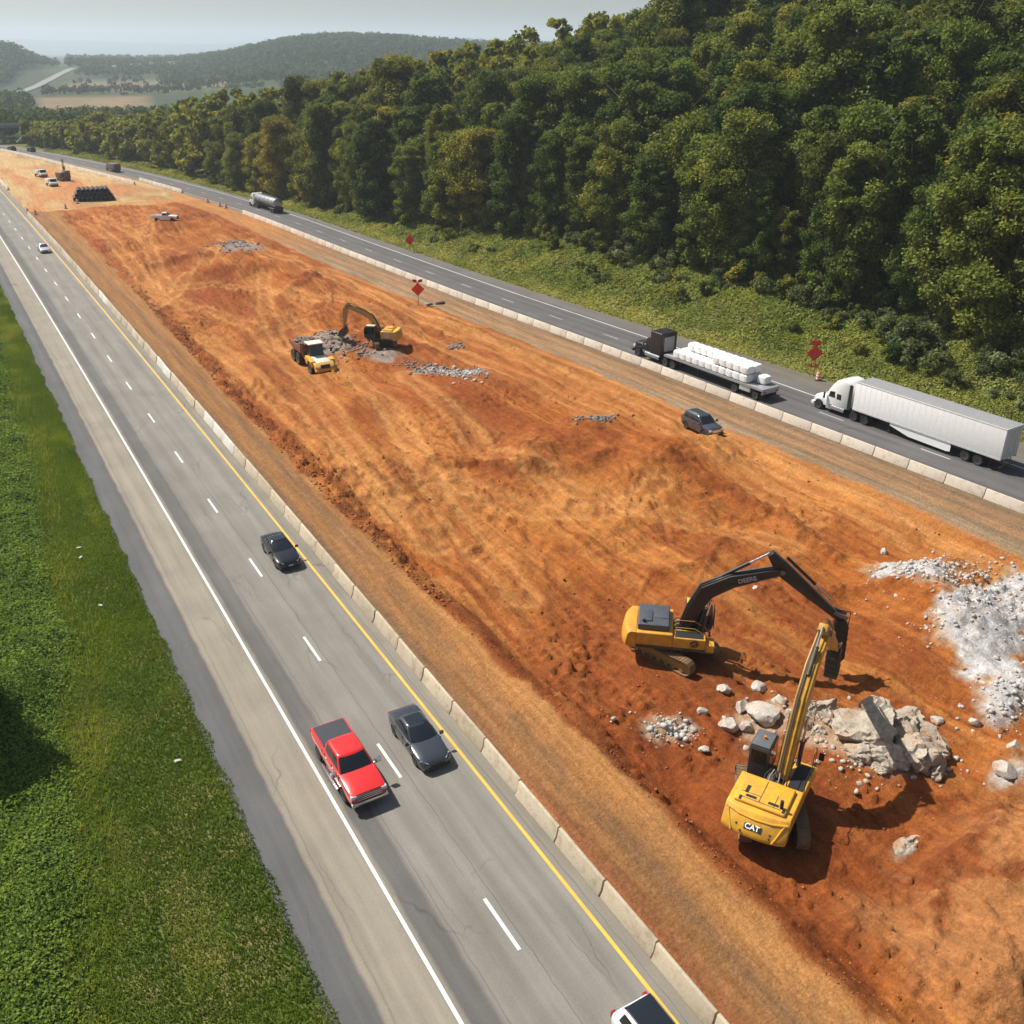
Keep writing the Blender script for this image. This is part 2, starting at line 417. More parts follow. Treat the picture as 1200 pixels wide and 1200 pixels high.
def pit_height(U, V):
    wob = (fbm(U * .15, V * .15, 3, 3) - .5) * 3.2
    e = pitL(V) + (fbm(U * 0, V * .35, 3, 8) - .5) * 1.1; r = pitR(V)
    bench = sstep(74, 58, V + (U - 25) * .28 + wob * 2.2 + 6 * np.sin(U * .19))
    depth = .25 + 1.05 * bench - .35 * sstep(33, 46, U) * sstep(30, 40, V) * sstep(80, 60, V)
    depth = depth * sstep(262, 246, V) * sstep(-12, 2, V)
    z = -depth * sstep(0, 2.6, U - e) * sstep(-.5, 5.5, r - U)
    inside = sstep(-.3, 1.6, U - e) * sstep(0, 3, r - U) * sstep(263, 255, V)
    rough = sstep(.50, .64, fbm(U * .085 + 3, V * .07, 3, 29))
    wu = (fbm(U * .11, V * .11, 3, 131) - .5) * 9; wv = (fbm(U * .11 + 7, V * .11, 3, 132) - .5) * 9
    U2 = U * .82 + V * .57 + wu; V2 = -U * .57 + V * .82 + wv
    z = z + inside * ((fbm(U * .15 + wu * .05, V * .11, 4, 21) - .5) * 1.7 + (fbm(U2 * .6, V2 * .6, 4, 22) - .5) * (.08 + .34 * rough))
    rid = 1 - np.abs(2 * fbm(U2 * .55, V2 * .55, 4, 23) - 1)
    z = z + inside * ((rid - .75) * (.02 + .20 * rough) + (fbm(U * 1.1 + wu * .3, V * .05, 4, 30, .6) - .5) * .11 + rough * (fbm(U2 * 1.5, V2 * 1.5, 5, 27, .66) - .5) * .6)
    z = z + inside * sstep(.35, .7, rock_weight(U, V)) * (.15 + (fbm(U * 2.0, V * 2.0, 5, 28, .68) - .5) * .38)
    clod = np.maximum(0, fbm(U * 2.3, V * 2.3, 3, 24) - .58) * 1.5
    band = gauss(U - e, V * 0, .9, 0, 1.3, 1) * sstep(150, 120, V)
    red = sstep(52, 30, V) * sstep(24, 14, U)
    z = z + inside * clod * (.35 + 1.3 * band * sstep(44, 58, V) + .7 * red + .8 * sstep(.55, .7, fbm(U * .12, V * .12, 3, 25)))
    # lumps, mounds and heaps
    for (u0, v0, su, sv, h, rt) in [(39, 31.5, 5.2, 3.6, 1.9, .4), (35, 24.5, 3.5, 2.2, 1.1, 0), (44, 36.5, 5, 2.2, .9, .1), (24.8, 26.2, 3.4, 3.6, .75, .3), (22.5, 15.6, 4.2, 2.6, 2.4, .5), (17.5, 13.0, 3, 2.6, 1.7, 0), (28, 16, 3, 2, 2.2, .2), (14.2, 16.8, 1.6, 1.6, .6, .4),
                                    (30, 20, 3, 2.2, 1.0, 0), (28.6, 110.6, 3.2, 4.0, .55, 0), (25, 116, 3.5, 3, 1.2, .5), (33, 186, 5.5, 7, 1.1, 0), (35.5, 92, 3.5, 4, .5, 0),
                                    (26.5, 217, 6, 4, 1.5, 0), (20, 205, 5, 4, 1.4, .5), (27, 165, 10, 4, 2.2, .2), (16, 186, 4, 4, 1.0, .1), (34, 205, 5, 5, 1.3, .3), (22, 128, 6, 4, 1.0, .4), (34, 128, 5, 4, 1.1, .2), (27, 86, 6, 4, .9, .4), (20, 92, 3.5, 3.5, .7, 0), (37, 150, 6, 8, .6, 0), (30, 71, 8, 3.4, 1.3, .5), (40, 64, 6, 3.2, 1.1, .2), (42, 49, 4, 2.6, .5, .3),
                                    (33, 52, 5, 3, -.5, .2), (18, 60, 5, 6, -.45, 0), (27.5, 17.2, 1.7, 1.5, -.8, 0)]:
        z = z + inside * h * gauss(U, V, u0, v0, su, sv, rt) * (0.75 + .5 * fbm(U * .8, V * .8, 3, 40))
    for (u0, v0, su, sv, rt) in TRACK_PATCHES:
        g = sstep(.35, .8, gauss(U, V, u0, v0, su, sv)) * sstep(.42, .6, fbm(U * .9, V * .9, 2, 61))
        ph = (U * math.cos(rt) + V * math.sin(rt)) * 2 * math.pi / .62
        z = z + g * .05 * np.sin(ph)
    m_ = V < 75
    rows = np.where(m_.any(axis=1))[0] if U.shape[0] > 1 else np.arange(U.shape[0])
    if len(rows):
        Us, Vs = U[rows], V[rows]; add = np.zeros(Us.shape)
        for pl in CRAWLER_PATHS:
            d, s_ = track_ribs(Us, Vs, pl); gate = sstep(.40, .52, fbm(Us * .7, Vs * .7, 3, 62))
            belt = sstep(.42, .28, np.abs(d - 1.25)) * gate
            add = add + belt * (-.07 + .055 * np.sign(np.sin(s_ * 2 * math.pi / .52)) ) + gate * .07 * np.exp(-((d - 1.78) / .16) ** 2)
        z = z.copy(); z[rows] = z[rows] + inside[rows] * add
    for pl, hh, wd in SPOIL:
        d = polydist(U + (fbm(U * .3, V * .3, 3, 37) - .5) * 2.2, V, pl); z = z + inside * hh * np.exp(-(d / wd) ** 2) * (.35 + 1.3 * fbm(U * 1.1, V * 1.1, 5, 38, .66))
    for pl in soil_tracks():
        d = polydist(U, V, pl)
        z = z - inside * .07 * (np.exp(-((d - 1.0) / .42) ** 2)) + inside * .05 * np.exp(-((d - 1.75) / .35) ** 2)
    # level pads where machines stand
    for (u0, v0, rad, h) in [(20.5, 38.0, 3.4, -1.0), (15.6, 24.8, 3.4, -1.05), (20.7, 108.4, 4.2, -.35), (30.6, 110.4, 3.2, .15), (47.0, 67.0, 2.6, -.35), (26.9, 220.6, 3.4, 1.15), (44.3, 128.5, 1.6, -.3)]:
        k = sstep(rad * 1.35, rad * .75, np.hypot(U - u0, V - v0)); z = z * (1 - k) + k * (h + (fbm(U * .9, V * .9, 3, 71) - .5) * .1)
    # haul strips left and right and the yard stay near road level, rutted
    rutL = (1 - sstep(-.6, .6, U - e)) * (fbm(U * 1.6, V * .06, 3, 33) - .5) * .12
    rutR = sstep(-2.0, .5, U - r) * (fbm(U * 1.4, V * .05, 3, 34) - .5) * .14
    z = z + rutL + rutR + sstep(258, 268, V) * ((fbm(U * .3, V * .2, 4, 35) - .5) * .5)
    edge = np.minimum(U - (cL(V) + 4.7), BR(V) + .4 - U)
    return z * sstep(0, .7, edge) - .03

def gz(u, v):             # ground height under a thing on the site
    return float(pit_height(np.array([[u]], float), np.array([[v]], float))[0, 0])

C_ORANGE = np.array([.310, .094, .018]); C_RED = np.array([.185, .046, .011]); C_TAN = np.array([.410, .165, .042])
C_HAUL = np.array([.235, .112, .043]); C_YARD = np.array([.45, .300, .140]); C_WHITE = np.array([.47, .455, .44]); C_GREY = np.array([.27, .235, .205])
C_DKTAN = np.array([.20, .118, .062])

def pit_colour(U, V):
    e = pitL(V) + (fbm(U * 0, V * .35, 3, 8) - .5) * 1.1; r = pitR(V)
    sh = U.shape
    col = np.broadcast_to(C_ORANGE, sh + (3,)).copy()
    warp = (fbm(U * .2, V * .05, 3, 90) - .5) * 7
    wu = (fbm(U * .11, V * .11, 3, 131) - .5) * 9; wv = (fbm(U * .11 + 7, V * .11, 3, 132) - .5) * 9; U2 = U * .82 + V * .57 + wu; V2 = -U * .57 + V * .82 + wv
    n1 = fbm(U * .10 + wu * .06, V * .06, 5, 51); n2 = fbm(U * .62 + warp * .8, V * .028, 5, 52, .62); n3 = fbm(U2 * .42, V2 * .42, 6, 53, .64); n4 = fbm(U2 * 1.9, V2 * 1.9, 4, 54)
    col = lerp3(col, C_RED, sstep(.46, .66, n1) * .62)
    col = lerp3(col, C_TAN * 1.05, sstep(.48, .64, n2) * .70)
    col = lerp3(col, C_RED, sstep(.54, .70, n3) * (.15 + .6 * sstep(.50, .64, fbm(U * .085 + 3, V * .07, 3, 29))))
    col = lerp3(col, C_TAN * .95, sstep(.60, .76, n4) * .30)
    n5 = fbm(U * 2.4 + warp * 1.5, V * .07, 4, 64, .6); col = lerp3(col, C_RED * .9, sstep(.52, .70, n5) * .42); col = lerp3(col, C_TAN, sstep(.46, .30, n5) * .25)
    n6 = fbm(U2 * .8, V2 * .8, 5, 65, .64); col = lerp3(col, C_RED * .72, sstep(.57, .72, n6) * (.15 + .6 * sstep(.50, .64, fbm(U * .085 + 3, V * .07, 3, 29))))
    # deep red working area round the two machines
    k = sstep(54, 36, V + (n1 - .5) * 22) * sstep(30, 20, U + (n3 - .5) * 8) * sstep(14.5, 19, V + U * .25 + (n3 - .5) * 9)
    col = lerp3(col, C_RED * 1.12, k * .72)
    col = lerp3(col, C_RED * .85, sstep(.5, .66, fbm(U * .42, V * .28, 4, 55)) * k * .5)
    # pale worn slope in the near corner
    k = sstep(20, 15.5, V + (n1 - .5) * 9 - (U - 18) * .15) * sstep(12.5, 15.5, U + (n3 - .5) * 5)
    col = lerp3(col, np.array([.37, .160, .056]), k * .9)
    col = lerp3(col, C_RED * .9, k * sstep(.52, .66, n3) * .75)
    # the bench face
    k = gauss(U, V + (U - 25) * .28, 28, 62, 9, 6.5)
    col = lerp3(col, np.array([.43, .172, .040]), k * .7 * sstep(.36, .55, n3))
    k = sstep(.5, .68, fbm(U * .1 + 9, V * .1, 4, 57)) * sstep(60, 70, V)
    col = lerp3(col, C_RED * 1.25, k * .6)
    # wheel paths: dry, paler soil
    for pl, hh, wd in SPOIL:
        d = polydist(U + (fbm(U * .3, V * .3, 3, 37) - .5) * 2.2, V, pl); col = lerp3(col, C_RED * .95, np.exp(-(d / (wd * 1.1)) ** 2) * sstep(.35, .6, n3 * .5 + n4 * .5) * .9)
    for i, pl in enumerate(soil_tracks()):
        d = polydist(U + (n3 - .5) * .8, V, pl)
        a = np.exp(-((d - 1.0) / .38) ** 2) + .40 * np.exp(-(d / 1.9) ** 2)
        col = lerp3(col, np.array([.47, .215, .066]), np.clip(a, 0, 1) * (.34 + .55 * n2) * sstep(14, 30, V))
    # broken rock
    def rock(lst, jit, sd):
        b_ = np.clip(sum(a * gauss(U, V, *g) for (a, *g) in lst), 0, 1.3); return b_ + (fbm(U * .55, V * .55, 5, sd, .6) - .5) * jit * np.clip(b_ * 6, 0, 1)
    w = rock([(1.0, 42.2, 37.4, 3.0, 1.9, -.5), (1.0, 40.5, 31.4, 4.6, 2.2, .2), (1.15, 39.2, 29.2, 4.2, 1.9, .3), (1.0, 47.0, 32.0, 4, 1.6, .1), (.95, 34.2, 24.4, 2.8, 1.3, .2), (.8, 36.5, 27.0, 2.0, 1.4, .4), (.75, 28.5, 20.2, 1.6, .8, .2)], 1.35, 81)
    w = rock_weight(U, V)
    col = lerp3(col, np.array([.36, .255, .165]), sstep(.20, .45, w) * .75)
    col = lerp3(col, C_WHITE * (.72 + .55 * fbm(U * 1.3, V * 1.3, 4, 84))[..., None], sstep(.40, .62, w) * (.70 + .30 * sstep(.36, .5, n4)))
    w = rock([(.8, 15.2, 33.4, 1.5, 1.3, 0), (.7, 16.4, 32.5, .9, .8, 0), (.7, 21.0, 31.0, 3.0, 1.6, .3), (.85, 23.4, 28.4, 2.0, 2.2, 0), (.8, 25.2, 25.4, 2.8, 3.2, .3), (.5, 20.3, 20.2, 1.3, .5, .3), (.45, 18.6, 18.8, .4, 1.2, .6)], .9, 82)
    col = lerp3(col, np.array([.43, .30, .20]), sstep(.3, .7, w) * .8)
    w = rock([(1, 33.2, 186, 4.4, 6.2, .2), (.95, 25.0, 115, 3.6, 4.4, -.4), (.8, 29.5, 107.5, 3.2, 3.4, .2), (.85, 34.8, 95.5, 2.4, 4.0, .3), (.8, 39.0, 74.2, 2.1, 1.0, .2), (.7, 31.6, 100, 1.6, 2.4, .3), (.75, 39.5, 107, 1.1, 1.2, 0)], .8, 83)
    col = lerp3(col, C_GREY, sstep(.38, .66, w) * .85)
    # crumbled dark edge along the haul strip
    k = gauss(U - e, V * 0, .7, 0, 1.0, 1) * (.2 + .8 * sstep(48, 62, V) * sstep(165, 135, V)) * sstep(.36, .6, fbm(U * 1.2, V * .8, 4, 58))
    col = lerp3(col, C_RED * .62, np.clip(k * 1.15, 0, 1) * .8)
    for pl in CRAWLER_PATHS:
        d, s_ = track_ribs(U, V, pl); belt = sstep(.45, .28, np.abs(d - 1.25)) * sstep(.40, .52, fbm(U * .7, V * .7, 3, 62)) * sstep(80, 60, V)
        col = lerp3(col, C_RED * 1.25, belt * .35)
    # haul strips
    lf = 1 - sstep(-.35, .35, U - e + (n3 - .5) * 1.4)
    lat = U - cL(V) - 4.5
    hl = np.broadcast_to(C_HAUL, sh + (3,)).copy()
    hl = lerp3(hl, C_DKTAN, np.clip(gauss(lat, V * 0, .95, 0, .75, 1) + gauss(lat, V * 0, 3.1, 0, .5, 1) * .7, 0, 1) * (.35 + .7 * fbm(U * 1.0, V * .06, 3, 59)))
    hl = lerp3(hl, np.array([.40, .175, .055]), sstep(3.0, .6, e - U + (n3 - .5) * 2.6) * .95 * sstep(70, 40, V) + 0 * U); hl = hl * (.78 + .44 * fbm(U * .9, V * .12, 5, 66, .62))[..., None]
    hl = lerp3(hl, np.array([.36, .175, .060]), sstep(3.4, 4.2, lat) * .5 + gauss(lat, V * 0, 2.1, 0, .6, 1) * .35)
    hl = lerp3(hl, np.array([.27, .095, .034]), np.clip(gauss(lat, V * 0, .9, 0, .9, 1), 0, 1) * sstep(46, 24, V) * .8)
    col = lerp3(col, hl, lf)
    rf = sstep(-.4, .5, U - r + (n3 - .5) * 1.6)
    lat = BR(V) - U
    hr = np.broadcast_to(np.array([.27, .185, .110]), sh + (3,)).copy()
    hr = lerp3(hr, C_DKTAN * .95, np.clip(gauss(lat, V * 0, .6, 0, .9, 1) + gauss(lat, V * 0, 2.5, 0, .5, 1) * .8 + gauss(lat, V * 0, 4.6, 0, .4, 1) * .6, 0, 1) * (.4 + .8 * fbm(U * .9, V * .05, 4, 60)))
    hr = lerp3(hr, C_TAN * .95, np.clip(gauss(lat, V * 0, 1.7, 0, .45, 1) * .4 + gauss(lat, V * 0, 3.6, 0, .6, 1) * .6, 0, 1) * .7)
    hr = lerp3(hr, C_TAN, sstep(165, 215, V) * .75)
    hr = hr * (.76 + .46 * fbm(U * .9, V * .12, 5, 67, .62))[..., None]
    col = lerp3(col, hr, rf)
    # yard beyond the cut
    yd = sstep(256.5, 259, V + (n1 - .5) * 5)
    yc = np.broadcast_to(C_YARD, sh + (3,)).copy()
    yc = lerp3(yc, C_DKTAN * 1.3, sstep(.5, .7, fbm(U * .12, V * .035, 4, 62)) * .65)
    yc = lerp3(yc, np.array([.42, .17, .06]), sstep(.52, .68, fbm(U * .09 + 4, V * .02, 4, 63)) * .75 + .8 * gauss(U, V, 26, 292, 8, 16))
    yc = lerp3(yc, np.array([.16, .17, .06]), np.clip(gauss(U, V, 33, 268, 7, 6) * 1.1, 0, 1) * sstep(.4, .6, n3) * .7)
    yc = lerp3(yc, C_TAN * 1.05, gauss(U, V, 22, 261, 30, 3) * .7)
    col = lerp3(col, yc, yd)
    return col

def build_site_ground():
    vs = np.concatenate([np.arange(-2, 48, .17), np.arange(48, 90, .26), np.arange(90, 160, .42), np.arange(160, 270, .7), np.arange(270, 446, 1.6)])
    ts = np.linspace(0, 1, 300)
    V, T = np.meshgrid(vs, ts, indexing='ij')
    u0 = cL(V) + 4.55; u1 = BR(V) + .75
    u1 = np.maximum(u1, u0 + .5)
    U = u0 * (1 - T) + u1 * T
    Z = pit_height(U, V)
    c = pit_colour(U, V)
    me = np_mesh('construction_ground', np.stack([U, V, Z], -1).reshape(-1, 3), grid_faces(*U.shape), attr_mat('soil', fine=((1.7, .80, 1.18), (7, .70, 1.26), (26, .74, 1.26)), bump_s=1.0, bump_d=.16, bscale=3.6, streak=[(1.6, (1, .06), .04, .80, 1.20), (3.2, (1, .05), -.10, .84, 1.16)]), {'Col': c.reshape(-1, 3)}, smooth=True)
    tag(link('construction_ground', me), 'orange and red bare earth of the construction site between the carriageways', None, None, 'structure')

C_LUSH = np.array([.052, .098, .016]); C_GRASS = np.array([.115, .155, .032]); C_DRY = np.array([.215, .17, .070])
def lawn_edge(v): return cL(v) - 8.2 + (fbm(np.asarray(v, float) * .5, np.asarray(v, float) * 0, 3, 14) - .5) * .5
def weed_edge(v): # where the rank growth gives way to the cut verge
    v = np.asarray(v, float)
    return np.interp(v, [-20, 20, 34, 45, 60, 90, 130, 180], [-17.8, -17.2, -16.2, -14.6, -13.0, -12.0, -11.5, -11.5]) + (fbm(v * .22, v * 0, 3, 15) - .5) * 1.8
def verge_height(u, v):
    w = sstep(.2, -2.2, u - weed_edge(v))
    return -.03 + w * (.35 + .5 * (fbm(u * .3, v * .3, 4, 16) - .3)) - .12 * sstep(0, -4, u - lawn_edge(v)) * (1 - w)

def build_grounds():
    vs = np.concatenate([np.arange(0, 80, .35), np.arange(80, 470, 1.5)]); ts = np.concatenate([np.linspace(0, .42, 110), np.linspace(.43, 1, 30)])
    V, T = np.meshgrid(vs, ts, indexing='ij')
    U = (cL(V) - 7.6) * (1 - T) + (cL(V) - 80) * T
    Z = verge_height(U, V)
    w = sstep(.5, -1.5, U - weed_edge(V)); n = fbm(U * .5, V * .5, 4, 41)
    c = np.broadcast_to(C_GRASS * .75, U.shape + (3,)).copy(); c = lerp3(c, C_DRY, sstep(.48, .7, n) * .7); c = lerp3(c, C_LUSH * .7, w * .9)
    me = np_mesh('grass_verge_ground', np.stack([U, V, Z], -1).reshape(-1, 3), grid_faces(*U.shape)[:, ::-1].copy(), attr_mat('turf'), {'Col': c.reshape(-1, 3)}, smooth=True)
    tag(link('grass_verge_ground', me), 'green verge left of the highway', None, None, 'structure')
    # bank and hillside right of the highway
    vs = np.concatenate([np.arange(-10, 470, 1.5)]); ds = np.concatenate([np.linspace(-.4, 24, 34), np.linspace(26, 190, 42)])
    V, D = np.meshgrid(vs, ds, indexing='ij'); U = ER(V) + D
    Z = hill(U, V) - .03 
    n = fbm(U * .3, V * .3, 4, 43)
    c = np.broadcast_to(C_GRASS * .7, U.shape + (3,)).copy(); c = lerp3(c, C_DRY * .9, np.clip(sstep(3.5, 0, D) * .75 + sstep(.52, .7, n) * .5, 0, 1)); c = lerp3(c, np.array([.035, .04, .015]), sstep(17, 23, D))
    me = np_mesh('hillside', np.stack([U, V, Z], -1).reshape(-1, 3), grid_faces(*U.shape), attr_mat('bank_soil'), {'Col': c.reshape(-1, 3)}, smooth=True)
    tag(link('hillside', me), 'overgrown bank and hillside right of the highway', None, None, 'structure')
    # one sheet to the horizon
    az = np.radians(np.linspace(-75, 105, 240)); d = np.concatenate([[1], np.geomspace(30, 16000, 150)])
    D, A = np.meshgrid(d, az, indexing='ij'); U = D * np.sin(A) + CAM[0]; V = D * np.cos(A) - 20
    inx = np.maximum(np.maximum(-70 - (U - cL(np.clip(V, 0, 450))), (U - ER(np.clip(V, 0, 450))) - 170), np.maximum(-5 - V, V - 455))
    Z = np.where(inx < 0, -4.0, 0) + sstep(0, 30, inx) * 3.6 * 0
    Z = -4.0 * (1 - sstep(0, 12, inx)) + far_h(U, V) * sstep(0, 30, inx) + np.where(V < 455, hill(U, np.clip(V, -10, 455)) * sstep(0, 20, inx) * sstep(30, 80, U), 0) - .05
    dist = np.hypot(U - CAM[0], V); azd = np.degrees(np.arctan2(U - CAM[0], V))
    n = fbm(U * .004, V * .004, 4, 45); n2 = fbm(U * .03, V * .03, 4, 46)
    c = np.broadcast_to(np.array([.055, .075, .025]), U.shape + (3,)).copy()
    c = lerp3(c, np.array([.03, .045, .018]), sstep(.4, .6, n) * .8)
    # mown hay fields
    def field(a0, a1, d0, d1): return sstep(a0 - .4, a0 + .4, azd) * sstep(a1 + .4, a1 - .4, azd) * sstep(d0 - 25, d0 + 10, dist) * sstep(d1 + 40, d1 - 20, dist)
    c = lerp3(c, np.array([.21, .145, .080]) , field(5.4, 10.5, 880, 1090) * np.clip(.75 + .6 * (n2 - .3), 0, 1))
    c = lerp3(c, np.array([.20, .145, .092]), field(7.0, 15, 1270, 1480) * np.clip(.8 + .4 * (n2 - .3), 0, 1))
    c = lerp3(c, np.array([.045, .065, .03]), sstep(2500, 6000, dist))
    me = np_mesh('ground', np.stack([U, V, Z], -1).reshape(-1, 3), grid_faces(*U.shape), attr_mat('countryside', fine=((.05, .8, 1.2), (.6, .8, 1.2)), bump_s=.3, bump_d=1, bscale=.3), {'Col': c.reshape(-1, 3)}, smooth=True)
    tag(link('ground', me), 'fields and valley floor running to the distant mountains', None, None, 'structure')

def build_roads():
    # left carriageway
    zones = [(-8.4, (0.082, 0.081, 0.083)), (-7.0, (0.103, 0.101, 0.100)), (-6.35, (0.090, 0.086, 0.083)), (-6.15, (0.227, 0.198, 0.155)), (-4.2, (0.238, 0.209, 0.165)), (-3.5, (0.214, 0.191, 0.155)),
             (-3.3, (0.103, 0.098, 0.092)), (-2.35, (0.114, 0.107, 0.099)), (-2.1, (0.186, 0.172, 0.149)), (0.0, (0.203, 0.188, 0.162)), (1.4, (0.196, 0.182, 0.158)), (3.4, (0.206, 0.191, 0.165)), (3.9, (0.190, 0.175, 0.149)), (5.3, (0.206, 0.175, 0.127))]
    m = road_mat('worn_pavement', zones, wheel=[(-.95, .7, .88), (.9, .7, .90), (2.7, .7, .86), (.42, .05, .66), (-2.02, .06, .74), (4.0, .05, .70), (-5.9, .07, .8)])
    strip('highway', lambda v: cL(v) - 8.2, lambda v: cL(v) + 5.3, -6, 470, 2, 0.0, m, 10, 'worn grey carriageway with traffic coming towards the camera', uref=cL)
    # right carriageway
    zones = [(0, (0.206, 0.161, 0.108)), (.9, (0.165, 0.148, 0.127)), (1.6, (0.103, 0.099, 0.096)), (3.2, (0.114, 0.107, 0.106)), (5.4, (0.109, 0.103, 0.102)), (7.2, (0.103, 0.098, 0.097)), (9.2, (0.114, 0.107, 0.106)), (9.6, (0.120, 0.113, 0.106)), (11.5, (0.127, 0.118, 0.105)), (12.2, (0.138, 0.121, 0.095)), (15.2, (0.130, 0.115, 0.089))]
    m = road_mat('dark_pavement', zones, wheel=[(2.7, .6, .84), (4.4, .6, .84), (6.4, .6, .82), (8.1, .6, .82)])
    strip('right_carriageway', lambda v: BR(v) + .2, ER, -6, 600, 2, 0.0, m, 12, 'dark grey carriageway beyond the construction site', uref=BR)
    # paint
    def paint(nm, col, wear):
        mm, nt, bs = new_mat(nm); co = coords(nt)
        f = ramp(nt, noise(nt, co, 14, 6, .75), [(wear - .12, 0.0), (wear + .08, 1.0)])
        c = mixc(nt, f, (.24, .225, .20), col); c = mixc(nt, 1.0, c, ramp(nt, noise(nt, co, .7, 3), [(.3, .85), (.7, 1.1)]), 'MULTIPLY')
        nt.links.new(c, bs.inputs['Base Color']); bs.inputs['Roughness'].default_value = .7
        return mm
    white = paint('white_line_paint', (.64, .63, .60), .36); yel = paint('yellow_line_paint', (.70, .39, .045), .33); wornw = paint('worn_line_paint', (.50, .49, .48), .46)
    strip('edge_line_paint', lambda v: cL(v) - 3.77, lambda v: cL(v) - 3.60, -5, 460, 1.5, .005, white, 1, 'solid white edge line of the left carriageway')
    strip('centre_line_paint', lambda v: cL(v) + 3.52, lambda v: cL(v) + 3.69, -5, 460, 1.5, .005, yel, 1, 'solid yellow line along the left barrier')
    mb = MB()
    for k in range(-2, 36):
        v0 = 23.68 + 12.19 * k
        if v0 < -4: continue
        c0, c1 = float(cL(v0)), float(cL(v0 + 3.1))
        mb.add([(c0 - .085, v0, .005), (c0 + .085, v0, .005), (c1 + .085, v0 + 3.1, .005), (c1 - .085, v0 + 3.1, .005)], [(0, 1, 2, 3)])
    o = mb.build('lane_dash_paint', white); tag(o, 'white lane dashes of the left carriageway', None, None, 'structure')
    strip('right_edge_line_paint', lambda v: BR(v) + 9.05, lambda v: BR(v) + 9.20, -5, 590, 2, .005, white, 1, 'white edge line of the right carriageway')
    strip('right_inner_line_paint', lambda v: BR(v) + 1.65, lambda v: BR(v) + 1.80, -5, 590, 2, .005, yel, 1, 'yellow line beside the right barrier')
    mb = MB()
    for k in range(-3, 46):
        v0 = 49.4 + 12.19 * k; a0, a1 = float(BR(v0)) + 5.45, float(BR(v0 + 3.1)) + 5.45
        mb.add([(a0 - .07, v0, .005), (a0 + .07, v0, .005), (a1 + .07, v0 + 3.1, .005), (a1 - .07, v0 + 3.1, .005)], [(0, 1, 2, 3)])
    o = mb.build('right_lane_dash_paint', wornw); tag(o, 'faded lane dashes of the right carriageway', None, None, 'structure')
    # far road climbing through the valley
    vs = np.linspace(0, 1, 120); a = np.radians(4.6 + 4.0 * vs ** 1.2); d = 820 + 620 * vs
    def fr(t, off): 
        aa = np.radians(4.6 + 2.7 * t); dd = 1230 + 560 * t
        x = dd * np.sin(aa) + CAM[0] + off; y = dd * np.cos(aa); return x, y
    P = []
    for t in vs:
        for off in (-5.5, 5.5):
            x, y = fr(t, off); P.append((x, y, float(far_h(np.array(x), np.array(y))) + .9))
    me = np_mesh('distant_road', np.array(P), grid_faces(120, 2)[:, ::-1].copy(), mat('pale_far_road', (.20, .195, .185), .9))
    tag(link('distant_road', me), 'pale road curving through the far valley', None, None, 'structure')

# ------------------------------------------------------------------ concrete barriers
def barrier_mesh():
    L = 3.66
    prof = [(-.30, 0), (-.30, .08), (-.17, .33), (-.085, .86), (-.06, .89), (.06, .89), (.085, .86), (.17, .33), (.30, .08), (.30, 0)]
    rings = []
    for y, s in ((.0, .97), (.02, 1), (L - .02, 1), (L, .97)):
        rings.append([(x * s, y, z if z < .1 else z * (1 - (1 - s) * .3)) for x, z in prof])
    return MB().loft(rings)

def concrete_mat(name, a, b, stain):
    m, nt, bs = new_mat(name); co = coords(nt)
    oi = nt.nodes.new('ShaderNodeObjectInfo')
    add = nt.nodes.new('ShaderNodeVectorMath'); add.operation = 'ADD'; nt.links.new(co, add.inputs[0])
    cx = nt.nodes.new('ShaderNodeCombineXYZ'); mul = nt.nodes.new('ShaderNodeMath'); mul.operation = 'MULTIPLY'; nt.links.new(oi.outputs['Random'], mul.inputs[0]); mul.inputs[1].default_value = 60
    nt.links.new(mul.outputs[0], cx.inputs[0]); nt.links.new(cx.outputs[0], add.inputs[1])
    v = add.outputs[0]
    c = mixc(nt, oi.outputs['Random'], a, b)
    c = mixc(nt, ramp(nt, noise(nt, v, 1.6, 6, .7), [(.50, 0.0), (.72, .8)]), c, stain)
    c = mixc(nt, 1.0, c, ramp(nt, noise(nt, v, 11, 5, .7), [(.3, .84), (.7, 1.12)]), 'MULTIPLY')
    nt.links.new(c, bs.inputs['Base Color']); bs.inputs['Roughness'].default_value = .9; bs.inputs['Specular IOR Level'].default_value = .25
    bump(nt, bs, noise(nt, v, 30, 4), .2, .01)
    return m

